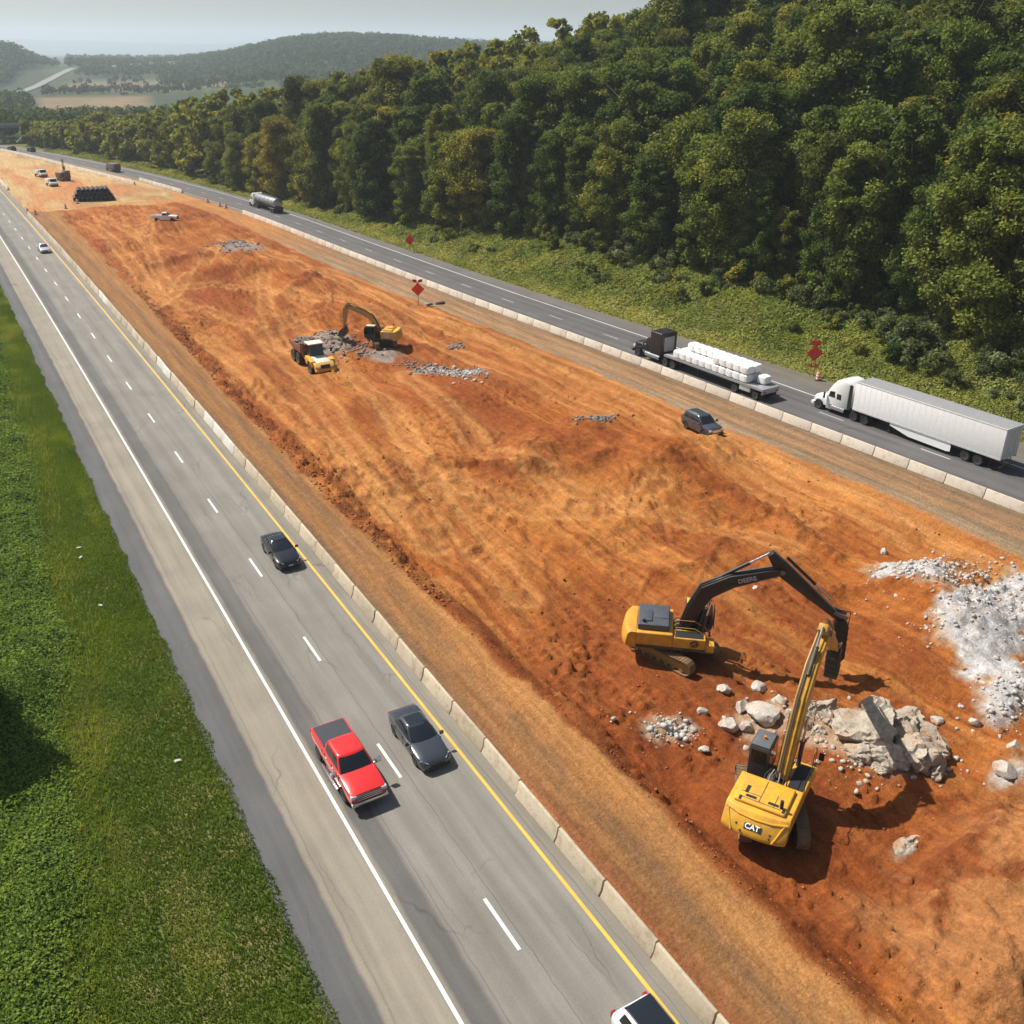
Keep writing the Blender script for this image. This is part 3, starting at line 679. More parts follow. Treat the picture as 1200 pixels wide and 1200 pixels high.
def build_barriers():
    cm_l = concrete_mat('aged_concrete', (.40, .335, .245), (.50, .43, .32), (.27, .18, .105)); cm_new = concrete_mat('new_concrete', (.56, .53, .48), (.62, .58, .52), (.42, .35, .27)); cm_r = concrete_mat('pale_concrete', (.50, .435, .355), (.60, .53, .44), (.36, .26, .17))
    me = {k: barrier_mesh().mesh('concrete_barrier', bevel=.012, seg=1) for k in 'lnr'}
    me['l'].materials.append(cm_l); me['n'].materials.append(cm_new); me['r'].materials.append(cm_r)
    def put(kind, u, v, az, label, group):
        o = link('concrete_barrier', me[kind]); o.location = (u, v, .0); o.rotation_euler = (0, 0, -R(az) + R(random.uniform(-.35, .35)))
        o.rotation_euler.z += 0
        tag(o, label, 'barrier', group)
    pitch = 3.74
    v = 5.6; k = 0
    while v < 249:
        new = 84 < v < 92.5 or 109.5 < v < 117 or 150 < v < 157
        off = 4.82 + (random.uniform(-.04, .04))
        put('n' if new else 'l', float(cL(v)) + off, v, head(cL, v + 1.8),
            'newer whiter concrete barrier segment in the weathered row along the near carriageway' if new else 'weathered tan concrete barrier segment in the row along the yellow line',
            'newer barrier segments in the near row' if new else 'barrier segments along the near carriageway')
        v += pitch; k += 1
    v = 303.5
    while v < 420:
        put('r', float(cL(v)) + 5.6, v, head(cL, v + 1.8), 'concrete barrier segment in the far-left row beside the tan yard', 'barrier segments beside the yard'); v += pitch
    v = 20.0
    while v < 227:
        put('r', float(BR(v)) + .32, v, head(BR, v + 1.8), 'pale concrete barrier segment in the long row beside the dark right carriageway', 'barrier segments along the right carriageway'); v += pitch
    v = 273.5
    while v < 304:
        put('r', float(BR(v)) + .9, v, head(BR, v + 1.8), 'concrete barrier segment in the short row behind the gap at the tanker', 'barrier segments in the short far row'); v += pitch
    v = 298.0
    while v < 432:
        put('r', float(BR(v)) - 3.6 * float(sstep(430, 330, v)), v, head(BR, v + 1.8) , 'concrete barrier segment in the farthest row between yard and right carriageway', 'barrier segments in the farthest row'); v += pitch
# ------------------------------------------------------------------ vehicle materials
def vm():
    d = {}
    d['tyre'] = mat('tyre_rubber', (.018, .018, .018), .85, dirt=.25, dirt_col=(.10, .085, .07))
    d['rim'] = mat('alloy_rim', (.42, .42, .43), .3, .9)
    d['glass'] = mat('dark_glass', (.012, .015, .018), .05, 0, coat=.5, var=.05)
    d['black'] = mat('black_plastic', (.016, .016, .017), .55)
    d['chrome'] = mat('chrome', (.62, .62, .63), .15, 1.0, var=.04)
    d['lamp'] = mat('headlamp_lens', (.62, .63, .64), .12, .3, coat=1)
    d['tail'] = mat('tail_lamp', (.30, .012, .010), .2, coat=1)
    d['amber'] = mat('amber_lamp', (.65, .22, .02), .25, coat=.6)
    d['steel'] = mat('worn_steel', (.20, .19, .18), .45, .8, dirt=.4)
    d['frame'] = mat('chassis_black', (.022, .022, .024), .6, dirt=.25, dirt_col=(.12, .10, .08))
    d['plate'] = mat('number_plate', (.55, .55, .52), .4)
    return d
VM = None

def wheel(parent, x, y, r, w, side, rim=None, dual=False, name='wheel'):
    """tyre with a dished rim as its child; side = +1 left, -1 right"""
    ro = r * .62
    prof = [(ro, -w / 2 * .8), (r * .9, -w / 2), (r * .985, -w / 2 * .75), (r, -w * .15), (r, w * .15), (r * .985, w / 2 * .75), (r * .9, w / 2), (ro, w / 2 * .8)]
    m = MB(); m.lathe_y(prof, (0, 0, 0), 22)
    if dual: m.lathe_y([(a, b - side * (w + .05)) for a, b in prof], (0, 0, 0), 22)
    t = m.build(name, VM['tyre'], parent, loc=(x, y, r), recalc=True)
    m = MB()
    m.lathe_y([(.02, side * w * .30), (ro * .35, side * w * .30), (ro * .55, side * w * .12), (ro * .82, side * w * .16), (ro * .95, side * w * .40), (ro * 1.01, side * w * .42), (ro * 1.01, side * w * .1), (.02, side * w * .05)], (0, 0, 0), 18)
    for k in range(5):
        a = 2 * math.pi * k / 5
        m.cyl((0 + math.cos(a) * ro * .2, side * w * .28, math.sin(a) * ro * .2), (math.cos(a) * ro * .9, side * w * .3, math.sin(a) * ro * .9), ro * .11, ro * .09, 6)
    m.build('rim', rim or VM['rim'], t)
    return t

def body_loft(st):
    """car body from stations (x, halfwidth, z_bottom, z_shoulder, z_top)"""
    rings = []
    for x, hw, zb, zs, zt in st:
        h = zs - zb
        half = [(hw * .78, zb), (hw * .95, zb + h * .08), (hw * .995, zb + h * .28), (hw, zb + h * .55), (hw * .985, zb + h * .82), (hw * .945, zs), (hw * .86, zs + (zt - zs) * .45), (hw * .5, zs + (zt - zs) * .88)]
        rings.append([(x, y, z) for y, z in half] + [(x, 0, zt)] + [(x, -y, z) for y, z in half[::-1]])
    return MB().loft(rings)

def cut_arches(o, arches, y):
    """wheel openings by boolean difference"""
    c = MB()
    for x, r in arches:
        for s in (-1, 1):
            c.cyl((x, s * (y - .36), r * .97), (x, s * (y + .3), r * .97), r * 1.16, n=24)
    cut = c.build('arch_cutter', None)
    md = o.modifiers.new('arches', 'BOOLEAN'); md.object = cut; md.operation = 'DIFFERENCE'; md.solver = 'EXACT'
    dg = bpy.context.evaluated_depsgraph_get()
    me = bpy.data.meshes.new_from_object(o.evaluated_get(dg))
    o.modifiers.clear(); old = o.data; o.data = me
    bpy.data.meshes.remove(old); me2 = cut.data; bpy.data.objects.remove(cut); bpy.data.meshes.remove(me2)
    me.polygons.foreach_set('use_smooth', np.ones(len(me.polygons), bool)); me.set_sharp_from_angle(angle=R(40))

class Cabin:
    """greenhouse: two rounded rectangles, base and roof edge, joined by curved faces"""
    def __init__(s, xfb, xrb, hwb, zb, xft, xrt, hwt, zt, bulge=.10, rbulge=.05):
        s.p = (xfb, xrb, hwb, zb, xft, xrt, hwt, zt); s.b = bulge; s.rb = rbulge
    def at(s, t):
        xfb, xrb, hwb, zb, xft, xrt, hwt, zt = s.p
        k = t + .06 * math.sin(t * math.pi)
        tt = t
        return xfb + (xft - xfb) * tt, xrb + (xrt - xrb) * tt, hwb + (hwt - hwb) * (tt ** 1.25), zb + (zt - zb) * k
    def pt(s, side, a, t, off=0.0):
        xf, xr, hw, z = s.at(t); k = 1 - .14
        if side == 'front': p = Vector((xf - s.b * (abs(a) ** 2.4) , a * hw * .97, z)); n = Vector((.75, 0, .6))
        elif side == 'rear': p = Vector((xr + s.rb * abs(a) ** 2.4, a * hw * .97, z)); n = Vector((-.8, 0, .5))
        else:
            sg = 1 if side == 'left' else -1
            x0 = xr + s.rb; x1 = xf - s.b
            u = (a + 1) / 2; p = Vector((x0 + (x1 - x0) * u, sg * hw * (.97 + .03 * math.sin(math.pi * min(1, max(0, u)))), z)); n = Vector((0, sg * .95, .3))
        return p + n * off
    def shell(s, nt=5, crown=.05):
        rings = []
        def ring(t):
            r = [s.pt('front', a, t) for a in np.linspace(-1, 1, 9)] + [s.pt('left', a, t) for a in np.linspace(1, -1, 9)[1:]] + [s.pt('rear', a, t) for a in np.linspace(1, -1, 9)[1:]] + [s.pt('right', a, t) for a in np.linspace(-1, 1, 9)[1:-1]]
            return r
        for t in np.linspace(0, 1, nt): rings.append(ring(t))
        top = rings[-1]; cx = sum((p.x for p in top)) / len(top); zt = top[0].z
        for k, dz in ((.93, .55), (.8, .8), (.5, .97), (.2, 1.0)):
            rings.append([Vector((cx + (p.x - cx) * k, p.y * k, zt + crown * dz)) for p in top])
        return MB().loft(rings)
    def pane(s, side, a0, a1, t0, t1, off=.010, th=.012, skew=0):
        n = 8; m = 4
        P = lambda i, j, o: s.pt(side, a0 + (a1 - a0) * i / n + skew * (j / m - .5), t0 + (t1 - t0) * j / m, o)
        mb = MB()
        mb.grid(lambda i, j: P(i, j, off), n, m); mb.grid(lambda i, j: P(i, j, off - th), n, m)
        k = (n + 1) * (m + 1); bnd = [i * (m + 1) for i in range(n + 1)] + [n * (m + 1) + j for j in range(1, m + 1)] + [i * (m + 1) + m for i in range(n - 1, -1, -1)] + [j for j in range(m - 1, 0, -1)]
        for q in range(len(bnd)):
            a, b = bnd[q], bnd[(q + 1) % len(bnd)]; mb.f.append((a, b, b + k, a + k))
        return mb

def mirrors(root, x, y, z, m, s=1.0):
    for sg in (1, -1):
        b = MB(); b.box(-.06 * s, .06 * s, sg * .02, sg * .02 + sg * .22 * s, -.02, .16 * s) if sg > 0 else b.box(-.06 * s, .06 * s, -.24 * s, -.02, -.02, .16 * s)
        b.tube([(0, -sg * .08, -.02), (0, sg * .06, .03)], .025, 6)
        b.build('side_mirror', m, root, bevel=.03, loc=(x, sg * y, z))

def make_car(name, label, cat, paint, kind='sedan', group=None, dark_roof=None, plate=False):
    root = thing(name, label, cat, group=group)
    if kind == 'sedan':
        st = [(2.42, .58, .32, .56, .60), (2.36, .76, .25, .62, .67), (2.18, .86, .20, .70, .765), (1.8, .90, .19, .78, .86), (1.3, .915, .19, .85, .925), (.8, .92, .19, .91, .985), (0, .92, .19, .93, .97), (-.9, .92, .19, .955, .99),
              (-1.5, .92, .20, .985, 1.03), (-1.95, .90, .22, 1.0, 1.06), (-2.25, .84, .27, .96, 1.03), (-2.38, .76, .32, .86, .90), (-2.42, .66, .38, .70, .72)]
        cab = Cabin(1.02, -1.82, .83, .90, .05, -1.05, .60, 1.40, .20, .14); wr, wb, hy = .335, (1.42, -1.40), .92
        panes = [('windshield', 'front', -.93, .93, .10, .95), ('rear_window', 'rear', -.90, .90, .14, .93)]
        panes += [('side_window', s, 0.02, .80, .16, .88) for s in ('left', 'right')] + [('side_window', s, -.80, -.04, .16, .88) for s in ('left', 'right')]
    elif kind == 'suv':
        st = [(2.36, .70, .36, .80, .86), (2.28, .84, .30, .90, .97), (2.0, .91, .26, .98, 1.06), (1.3, .94, .25, 1.04, 1.12), (.9, .945, .25, 1.08, 1.14), (0, .945, .25, 1.09, 1.12), (-1.2, .945, .25, 1.10, 1.13), (-2.0, .93, .28, 1.12, 1.15), (-2.28, .88, .36, 1.10, 1.13), (-2.36, .82, .42, .95, .98)]
        cab = Cabin(1.20, -2.24, .87, 1.06, .38, -1.95, .68, 1.70, .14, .08); wr, wb, hy = .385, (1.42, -1.42), .945
        panes = [('windshield', 'front', -.92, .92, .10, .93), ('rear_window', 'rear', -.86, .86, .20, .90)]
        panes += [('side_window', s, a, b, .16, .86) for s in ('left', 'right') for a, b in ((.36, .86), (-.22, .30), (-.84, -.30))]
    elif kind == 'pickup':
        st = [(2.98, .80, .50, .92, .98), (2.92, .94, .42, 1.04, 1.10), (2.6, .99, .38, 1.12, 1.20), (1.9, 1.005, .36, 1.18, 1.27), (1.35, 1.01, .36, 1.22, 1.30), (.8, 1.01, .36, 1.24, 1.27), (-.9, 1.01, .36, 1.24, 1.26), (-1.2, 1.01, .38, 1.27, 1.285), (-2.6, 1.01, .44, 1.29, 1.305), (-2.88, 1.0, .48, 1.29, 1.305), (-2.94, .96, .52, 1.25, 1.27)]
        cab = Cabin(1.50, -1.02, .93, 1.20, .78, -.84, .74, 1.86, .14, .05); wr, wb, hy = .415, (1.88, -1.80), 1.01
        panes = [('windshield', 'front', -.93, .93, .08, .94), ('rear_window', 'rear', -.80, .80, .25, .88)]
        panes += [('side_window', s, a, b, .18, .86) for s in ('left', 'right') for a, b in ((.06, .84), (-.84, -.02))]
    body = body_loft(st).build('body', paint, root); cut_arches(body, [(x, wr) for x in wb], hy)
    sh = cab.shell(crown=.06).build('cabin', paint, root)
    for nm, s, a0, a1, t0, t1 in panes:
        cab.pane(s, a0, a1, t0, t1).build(nm, VM['glass'], root)
    xf = st[0][0]; xr = st[-1][0]; zf = st[1][3]
    for x in wb:
        for sg in (1, -1): wheel(root, x, sg * (hy - .13), wr, .235 if kind != 'pickup' else .29, sg)
    gaps = {'sedan': (.92, -.12, -1.12), 'suv': (.98, -.02, -1.02), 'pickup': (1.32, .28, -.72, -1.06)}[kind]; zs_ = {'sedan': .93, 'suv': 1.08, 'pickup': 1.22}[kind]
    for x in gaps:
        for sg in (1, -1): MB().box(x - .008, x + .008, min(sg * (hy - .05), sg * (hy + .003)), max(sg * (hy - .05), sg * (hy + .003)), .34, zs_ - .04).build('door_gap', VM['black'], root)
    MB().box(wb[1] - .5, wb[0] + .5, -hy + .24, hy - .24, .22, .5).build('underbody', VM['black'], root)
    if kind == 'sedan':
        for sg in (1, -1):
            MB().loft([[(2.30, sg * .55, .58), (2.36, sg * .50, .66), (2.05, sg * .80, .755), (2.02, sg * .86, .69)], [(2.34, sg * .56, .57), (2.39, sg * .51, .655), (2.08, sg * .82, .765), (2.05, sg * .885, .69)]]).build('headlight', VM['lamp'], root)
            b = MB(); b.box(-2.40, -2.28, min(sg * .42, sg * .80), max(sg * .42, sg * .80), .80, .93); b.build('taillight', VM['tail'], root, bevel=.03)
        MB().box(2.33, 2.43, -.42, .42, .36, .56).build('grille', VM['black'], root, bevel=.03)
        MB().box(2.28, 2.42, -.72, .72, .24, .34).build('bumper', VM['black'], root, bevel=.03)
        mirrors(root, .78, .90, .96, paint)
        if plate: MB().box(2.42, 2.45, -.17, .17, .42, .52).build('number_plate', VM['plate'], root)
        if dark_roof:
            mb = MB(); mb.grid(lambda i, j: (-.10 - .80 * i / 6, -.47 + .94 * j / 6, 1.452 + .012 * (1 - ((j - 3) / 3) ** 2)), 6, 6); mb.grid(lambda i, j: (-.10 - .80 * i / 6, -.47 + .94 * j / 6, 1.442), 6, 6)
            mb.build('sunroof', VM['glass'], root)
    elif kind == 'suv':
        for sg in (1, -1):
            b = MB(); b.box(2.18, 2.37, min(sg * .52, sg * .86), max(sg * .52, sg * .86), .74, .92); b.build('headlight', VM['lamp'], root, bevel=.04)
            b = MB(); b.box(-2.40, -2.26, min(sg * .66, sg * .86), max(sg * .66, sg * .86), .80, 1.12); b.build('taillight', VM['tail'], root, bevel=.03)
            b = MB(); b.tube([(.15, sg * .60, 1.72), (.05, sg * .60, 1.79), (-1.7, sg * .60, 1.79), (-1.8, sg * .60, 1.72)], .022, 6); b.build('roof_rail', VM['chrome'] if dark_roof is None else VM['steel'], root)
        MB().box(2.30, 2.40, -.50, .50, .62, .90).build('grille', VM['chrome'] if dark_roof is None else VM['black'], root, bevel=.03)
        MB().box(2.22, 2.44, -.84, .84, .34, .58).build('bumper', VM['black'], root, bevel=.05)
        MB().box(2.43, 2.46, -.2, .2, .46, .57).build('number_plate', VM['plate'], root)
        mirrors(root, .92, .92, 1.14, paint, 1.15)
        if dark_roof:
            mb = MB(); mb.grid(lambda i, j: (.30 - 2.18 * i / 8, -.63 + 1.26 * j / 8, 1.772 + .012 * (1 - ((j - 4) / 4) ** 2) - .035 * (abs(i - 4) / 4) ** 3), 8, 8); mb.grid(lambda i, j: (.30 - 2.18 * i / 8, -.63 + 1.26 * j / 8, 1.735 - .035 * (abs(i - 4) / 4) ** 3), 8, 8)
            mb.build('roof_panel', VM['glass'], root)
    elif kind == 'pickup':
        for sg in (1, -1):
            b = MB(); b.box(2.78, 2.98, min(sg * .66, sg * .96), max(sg * .66, sg * .96), .86, 1.06); b.build('headlight', VM['lamp'], root, bevel=.04)
            b = MB(); b.box(-2.97, -2.86, min(sg * .88, sg * 1.0), max(sg * .88, sg * 1.0), .84, 1.22); b.build('taillight', VM['tail'], root, bevel=.02)
            b = MB(); b.box(-.9, 1.3, min(sg * 1.0, sg * 1.14), max(sg * 1.0, sg * 1.14), .34, .40); b.build('running_board', VM['chrome'], root, bevel=.02)
            for x in (.35, -.55):
                b = MB(); b.box(x - .12, x + .12, min(sg * 1.0, sg * 1.04), max(sg * 1.0, sg * 1.04), 1.04, 1.09); b.build('door_handle', VM['chrome'], root, bevel=.01)
        g = MB().box(2.93, 3.0, -.64, .64, .72, 1.04).build('grille', VM['black'], root, bevel=.02)
        for z in (.77, .88, .99): MB().box(2.99, 3.02, -.66, .66, z - .022, z + .022).build('grille_bar', VM['chrome'], g)
        MB().box(2.86, 3.10, -.97, .97, .44, .68).build('bumper', VM['chrome'], root, bevel=.05)
        MB().box(-3.08, -2.9, -.95, .95, .50, .68).build('bumper', VM['chrome'], root, bevel=.04)
        mirrors(root, 1.28, 1.02, 1.26, VM['chrome'] if dark_roof else paint, 1.5)
    return root

def place(o, u, v, z, az):
    o.location = (u, v, z); o.rotation_euler = (0, 0, az_rot(az)); return o

def build_cars():
    red = mat('red_car_paint', (.62, .018, .016), .25, 0, coat=.9, var=.04, dirt=.08)
    slate = mat('slate_car_paint', (.060, .066, .082), .25, .5, coat=.9, var=.06, dirt=.05)
    navy = mat('black_car_paint', (.008, .009, .013), .2, .2, coat=.8, var=.06)
    silver = mat('silver_car_paint', (.55, .56, .57), .3, .5, coat=.8, var=.04)
    whitep = mat('white_car_paint', (.80, .80, .79), .3, 0, coat=.8, var=.03)
    greyp = mat('graphite_car_paint', (.085, .098, .125), .3, .6, coat=.8, dirt=.25, dirt_col=(.33, .17, .08))
    # crew-cab pickup, red, with a black cover over its bed
    t = make_car('pickup_truck', 'bright red crew cab pickup with a black bed cover, beside the slate sedan', 'pickup truck', red, 'pickup', dark_roof=True)
    mb = MB(); mb.grid(lambda i, j: (-1.12 - 1.70 * i / 6, -.86 + 1.72 * j / 6, 1.335 + .02 * math.sin(i * 1.57)), 6, 6); mb.grid(lambda i, j: (-1.12 - 1.70 * i / 6, -.86 + 1.72 * j / 6, 1.28), 6, 6)
    mb.build('bed_cover', mat('bed_cover_vinyl', (.028, .032, .042), .5), t, recalc=True)
    place(t, -2.28, 37.6, .005, 180 + head(cL, 37))
    t = make_car('sedan_car', 'slate grey sedan with a dark sunroof, beside the red pickup', 'car', slate, 'sedan', dark_roof=True); place(t, 1.88, 37.75, .005, 180.6)
    t = make_car('sedan_car', 'glossy black sedan alone beside the yellow line', 'car', navy, 'sedan', plate=True); place(t, 2.0, 62.4, .005, 180 + head(cL, 62))
    t = make_car('sedan_car', 'small silver sedan far up the near carriageway', 'car', silver, 'sedan'); place(t, .55, 202.4, .005, 180 + head(cL, 202))
    t = make_car('estate_car', 'white sport utility vehicle with a black roof cut off by the bottom edge', 'car', whitep, 'suv', dark_roof=True); place(t, 2.02, 16.4, .005, 179.5)
    t = make_car('estate_car', 'dark graphite sport utility vehicle parked on the orange soil by the haul strip', 'car', greyp, 'suv'); place(t, 47.2, 67.3, gz(47, 67) - .02, 182); t.scale = (.98, 1.03, 1.10)
    # plain white pickup crossing the cut
    t = make_pickup_single('pickup_truck', 'small white single cab pickup standing on the soil mound in the cut', whitep)
    place(t, 26.9, 220.7, gz(26.9, 220.7) - .02, 118)
    # two white work trucks and others far off in the yard
    for (u, v, az, lab) in [(13.8, 307.5, 172, 'white work truck facing the camera beside the dark drill rig'), (13.6, 333, 165, 'white work truck behind the other white truck in the yard')]:
        t = make_box_truck('work_truck', lab, whitep, 5.6); place(t, u, v, gz(u, v) - .02, az)
    t = make_box_truck('box_truck', 'dark box truck far off on the right carriageway past the pipe stack', mat('brown_truck_body', (.10, .075, .065), .6), 7.5); place(t, float(BR(336)) + 3.6, 336, .0, head(BR, 336))
    for v, off, lab in [(428, 3.4, 'dark car far off in the left lane near the bridge'), (420, 7.2, 'dark car far off in the right lane near the bridge')]:
        t = make_car('sedan_car', lab, 'car', navy, 'suv'); place(t, float(BR(v)) + off, v, .005, head(BR, v))

def make_pickup_single(name, label, paint):
    root = thing(name, label, 'pickup truck')
    st = [(2.75, .78, .48, .88, .94), (2.7, .9, .42, .98, 1.04), (2.3, .95, .38, 1.06, 1.13), (1.2, .97, .36, 1.14, 1.22), (.7, .97, .36, 1.16, 1.2), (-.45, .97, .36, 1.17, 1.19), (-.5, .97, .38, .80, .82), (-2.6, .97, .44, .80, .82), (-2.66, .94, .48, .78, .80)]
    b = body_loft(st).build('body', paint, root); cut_arches(b, [(1.75, .39), (-1.55, .39)], .97)
    cab = Cabin(1.15, -.46, .88, 1.13, .5, -.36, .70, 1.74, .12, .04); cab.shell().build('cabin', paint, root)
    for nm, s, a0, a1 in (('windshield', 'front', -.93, .93), ('rear_window', 'rear', -.8, .8), ('side_window', 'left', -.8, .84), ('side_window', 'right', -.8, .84)):
        cab.pane(s, a0, a1, .14, .90).build(nm, VM['glass'], root)
    m = MB(); m.box(-2.64, -.52, .88, .97, .79, 1.22); m.box(-2.64, -.52, -.97, -.88, .79, 1.22); m.box(-2.70, -2.642, -.97, .97, .79, 1.22); m.box(-.518, -.46, -.97, .97, .79, 1.22)
    m.build('cargo_bed', paint, root, bevel=.015)
    for x in (1.75, -1.55):
        for s in (1, -1): wheel(root, x, s * .84, .39, .25, s)
    MB().box(2.6, 2.86, -.9, .9, .42, .6).build('bumper', VM['black'], root, bevel=.04)
    MB().box(2.70, 2.78, -.6, .6, .68, .92).build('grille', VM['black'], root, bevel=.02)
    for s in (1, -1): MB().box(2.6, 2.76, min(s * .62, s * .88), max(s * .62, s * .88), .74, .94).build('headlight', VM['lamp'], root, bevel=.03)
    mirrors(root, .95, .93, 1.2, VM['black'])
    return root

def make_box_truck(name, label, paint, L):
    root = thing(name, label, 'truck')
    h = L / 2
    b = MB(); b.prism([(h, .55), (h, 1.15), (h - .5, 1.35), (h - .9, 2.15), (h - 2.0, 2.2), (h - 2.0, .55)], -1.0, 1.0); b.build('cab', paint, root, bevel=.08)
    b = MB(); b.box(-h, h - 2.1, -1.1, 1.1, .85, 2.5 if L > 6 else 1.9); b.build('cargo_box', paint, root, bevel=.04)
    b = MB(); b.prism([(h - .46, 1.40), (h - .84, 2.08), (h - .88, 2.06), (h - .5, 1.38)], -.86, .86); b.build('windshield', VM['glass'], root)
    for s in (1, -1):
        b = MB(); b.box(h - 1.75, h - 1.0, min(s * .99, s * 1.015), max(s * .99, s * 1.015), 1.4, 2.0); b.build('side_window', VM['glass'], root)
        for x in (h - .95, -h + 1.1): wheel(root, x, s * .92, .42, .28, s)
        b = MB(); b.box(h - .02, h + .03, min(s * .6, s * .9), max(s * .6, s * .9), .8, 1.0); b.build('headlight', VM['lamp'], root)
    MB().box(-h + .1, h - .1, -.5, .5, .5, .82).build('chassis', VM['frame'], root)
    MB().box(h - .02, h + .14, -1, 1, .45, .7).build('bumper', VM['black'], root, bevel=.03)
    return root

# ------------------------------------------------------------------ heavy trucks on the right carriageway
def tractor(root, paint, style, x0):
    """road tractor whose rear axle pair sits around x0; front to +x. style: aero / long / short"""
    fr = VM['frame']
    MB().box(x0 - 1.6, x0 + 5.2, -.42, .42, .72, .98).build('chassis', fr, root, bevel=.02)
    if style == 'aero':
        xb, xc, xn = x0 + 1.55, x0 + 4.25, x0 + 6.05
        # sleeper and cab shell with raised roof
        prof = [(xb, .95), (xb, 3.62), (xb + .30, 3.86), (xb + 1.0, 3.92), (xb + 1.6, 3.70), (xb + 2.1, 3.12), (xc - .18, 2.45), (xc, 1.75), (xc, .95)]
        rings = []
        for y, s, dz in ((-1.25, .93, -.10), (-1.20, .985, -.03), (-.8, 1, 0), (0, 1, .03), (.8, 1, 0), (1.20, .985, -.03), (1.25, .93, -.10)):
            cx = (xb + xc) / 2; rings.append([(cx + (x - cx) * s, y, z + (dz if z > 1.2 else 0)) for x, z in prof])
        MB().loft(rings).build('cab', paint, root, bevel=.03)
        rings = []
        for x, hw, zb, zt in ((xc - .06, 1.10, .62, 1.80), (xc + .6, 1.10, .60, 1.70), (xc + 1.2, 1.08, .55, 1.58), (xc + 1.7, 1.0, .52, 1.36), (xn, .86, .5, 1.05)):
            half = [(hw * .95, zb), (hw, zb + (zt - zb) * .5), (hw * .93, zt - .22), (hw * .66, zt - .04)]
            rings.append([(x, y, z) for y, z in half] + [(x, 0, zt)] + [(x, -y, z) for y, z in half[::-1]])
        hd = MB().loft(rings).build('hood', paint, root); cut_arches(hd, [(xc + .95, .50)], 1.1)
        # glass
        mb = MB(); mb.loft([[(xc - .005, -1.05, 1.80), (xc - .175, -1.0, 2.42), (xc - .175, 1.0, 2.42), (xc - .005, 1.05, 1.80)], [(xc + .05, -1.0, 1.80), (xc - .12, -.96, 2.44), (xc - .12, .96, 2.44), (xc + .05, 1.0, 1.80)]]); mb.build('windshield', VM['glass'], root)
        for s in (1, -1):
            b = MB(); b.prism([(xc - .28, 1.78), (xc - .42, 2.36), (xc - 1.0, 2.44), (xc - 1.08, 1.78)], min(s * 1.225, s * 1.268), max(s * 1.225, s * 1.268)); b.build('side_window', VM['glass'], root)
            b = MB(); b.box(xb + .85, xb + 1.4, min(s * 1.24, s * 1.268), max(s * 1.24, s * 1.268), 1.72, 2.30); b.build('sleeper_window', VM['glass'], root, bevel=.02)
            b = MB(); b.box(xb - .35, xb + .02, min(s * 1.14, s * 1.22), max(s * 1.14, s * 1.22), 1.0, 3.60); b.build('side_fairing', VM['black'], root)
            b = MB(); b.cyl((xb + .3, s * .98, .70), (xb + 1.9, s * .98, .70), .33, n=18); b.build('fuel_tank', VM['chrome'], root)
            b = MB(); b.box(xb + 1.95, xc - .05, min(s * .75, s * 1.2), max(s * .75, s * 1.2), .40, .94); b.build('step', mat('step_grey', (.5, .5, .5), .4, .4), root, bevel=.05)
            b = MB(); b.box(xc + .05, xc + .17, min(s * 1.36, s * 1.58), max(s * 1.36, s * 1.58), 1.5, 2.15); b.tube([(xc - .1, s * 1.2, 2.1), (xc + .1, s * 1.45, 2.15)], .03, 5); b.build('side_mirror', VM['black'], root, bevel=.04)
            b = MB(); b.box(xn - .42, xn - .02, min(s * .70, s * 1.0), max(s * .70, s * 1.0), .98, 1.16); b.build('headlight', VM['lamp'], root, bevel=.05)
            wheel(root, xc + .95, s * 1.05, .50, .30, s, VM['rim'])
        MB().box(xn - .25, xn + .14, -1.12, 1.12, .34, .68).build('bumper', paint, root, bevel=.06)
        MB().prism([(xn + .01, .7), (xn - .02, 1.02), (xn - .28, 1.30), (xn - .32, 1.28), (xn - .1, .7)], -.5, .5).build('grille', VM['chrome'], root)
    elif style == 'long':
        xb, xc, xn = x0 + 1.4, x0 + 4.5, x0 + 6.75
        b = MB(); b.box(xb, xb + 2.1, -1.24, 1.24, .95, 3.75); b.build('sleeper', paint, root, bevel=.14, seg=3)
        b = MB(); b.prism([(xb + 2.05, .9), (xb + 2.05, 2.75), (xc - .35, 2.72), (xc - .10, 2.45), (xc, 1.75), (xc, .9)], -1.06, 1.06); b.build('cab', paint, root, bevel=.07)
        b = MB(); b.box(xb + .1, xb + .0 - .03, -.80, .80, 1.5, 3.25); b.build('sleeper_panel', mat('sleeper_grey', (.33, .33, .34), .5), root, bevel=.015)
        rings = []
        for x, hw, zb, zt in ((xc - .05, .80, .9, 1.78), (xc + 1.0, .78, .9, 1.72), (xn - .12, .72, .9, 1.66), (xn, .70, .9, 1.60)):
            half = [(hw, zb), (hw, zt - .18), (hw * .82, zt - .03)]
            rings.append([(x, y, z) for y, z in half] + [(x, 0, zt)] + [(x, -y, z) for y, z in half[::-1]])
        MB().loft(rings).build('hood', paint, root)
        MB().box(xn, xn + .05, -.62, .62, .82, 1.58).build('grille', VM['chrome'], root, bevel=.02)
        MB().box(xn + .02, xn + .28, -1.2, 1.2, .42, .76).build('bumper', VM['chrome'], root, bevel=.05)
        b = MB(); b.prism([(xc - .07, 1.80), (xc - .17, 2.40), (xc - .12, 2.40), (xc - .02, 1.80)], -.92, .92); b.build('windshield', VM['glass'], root)
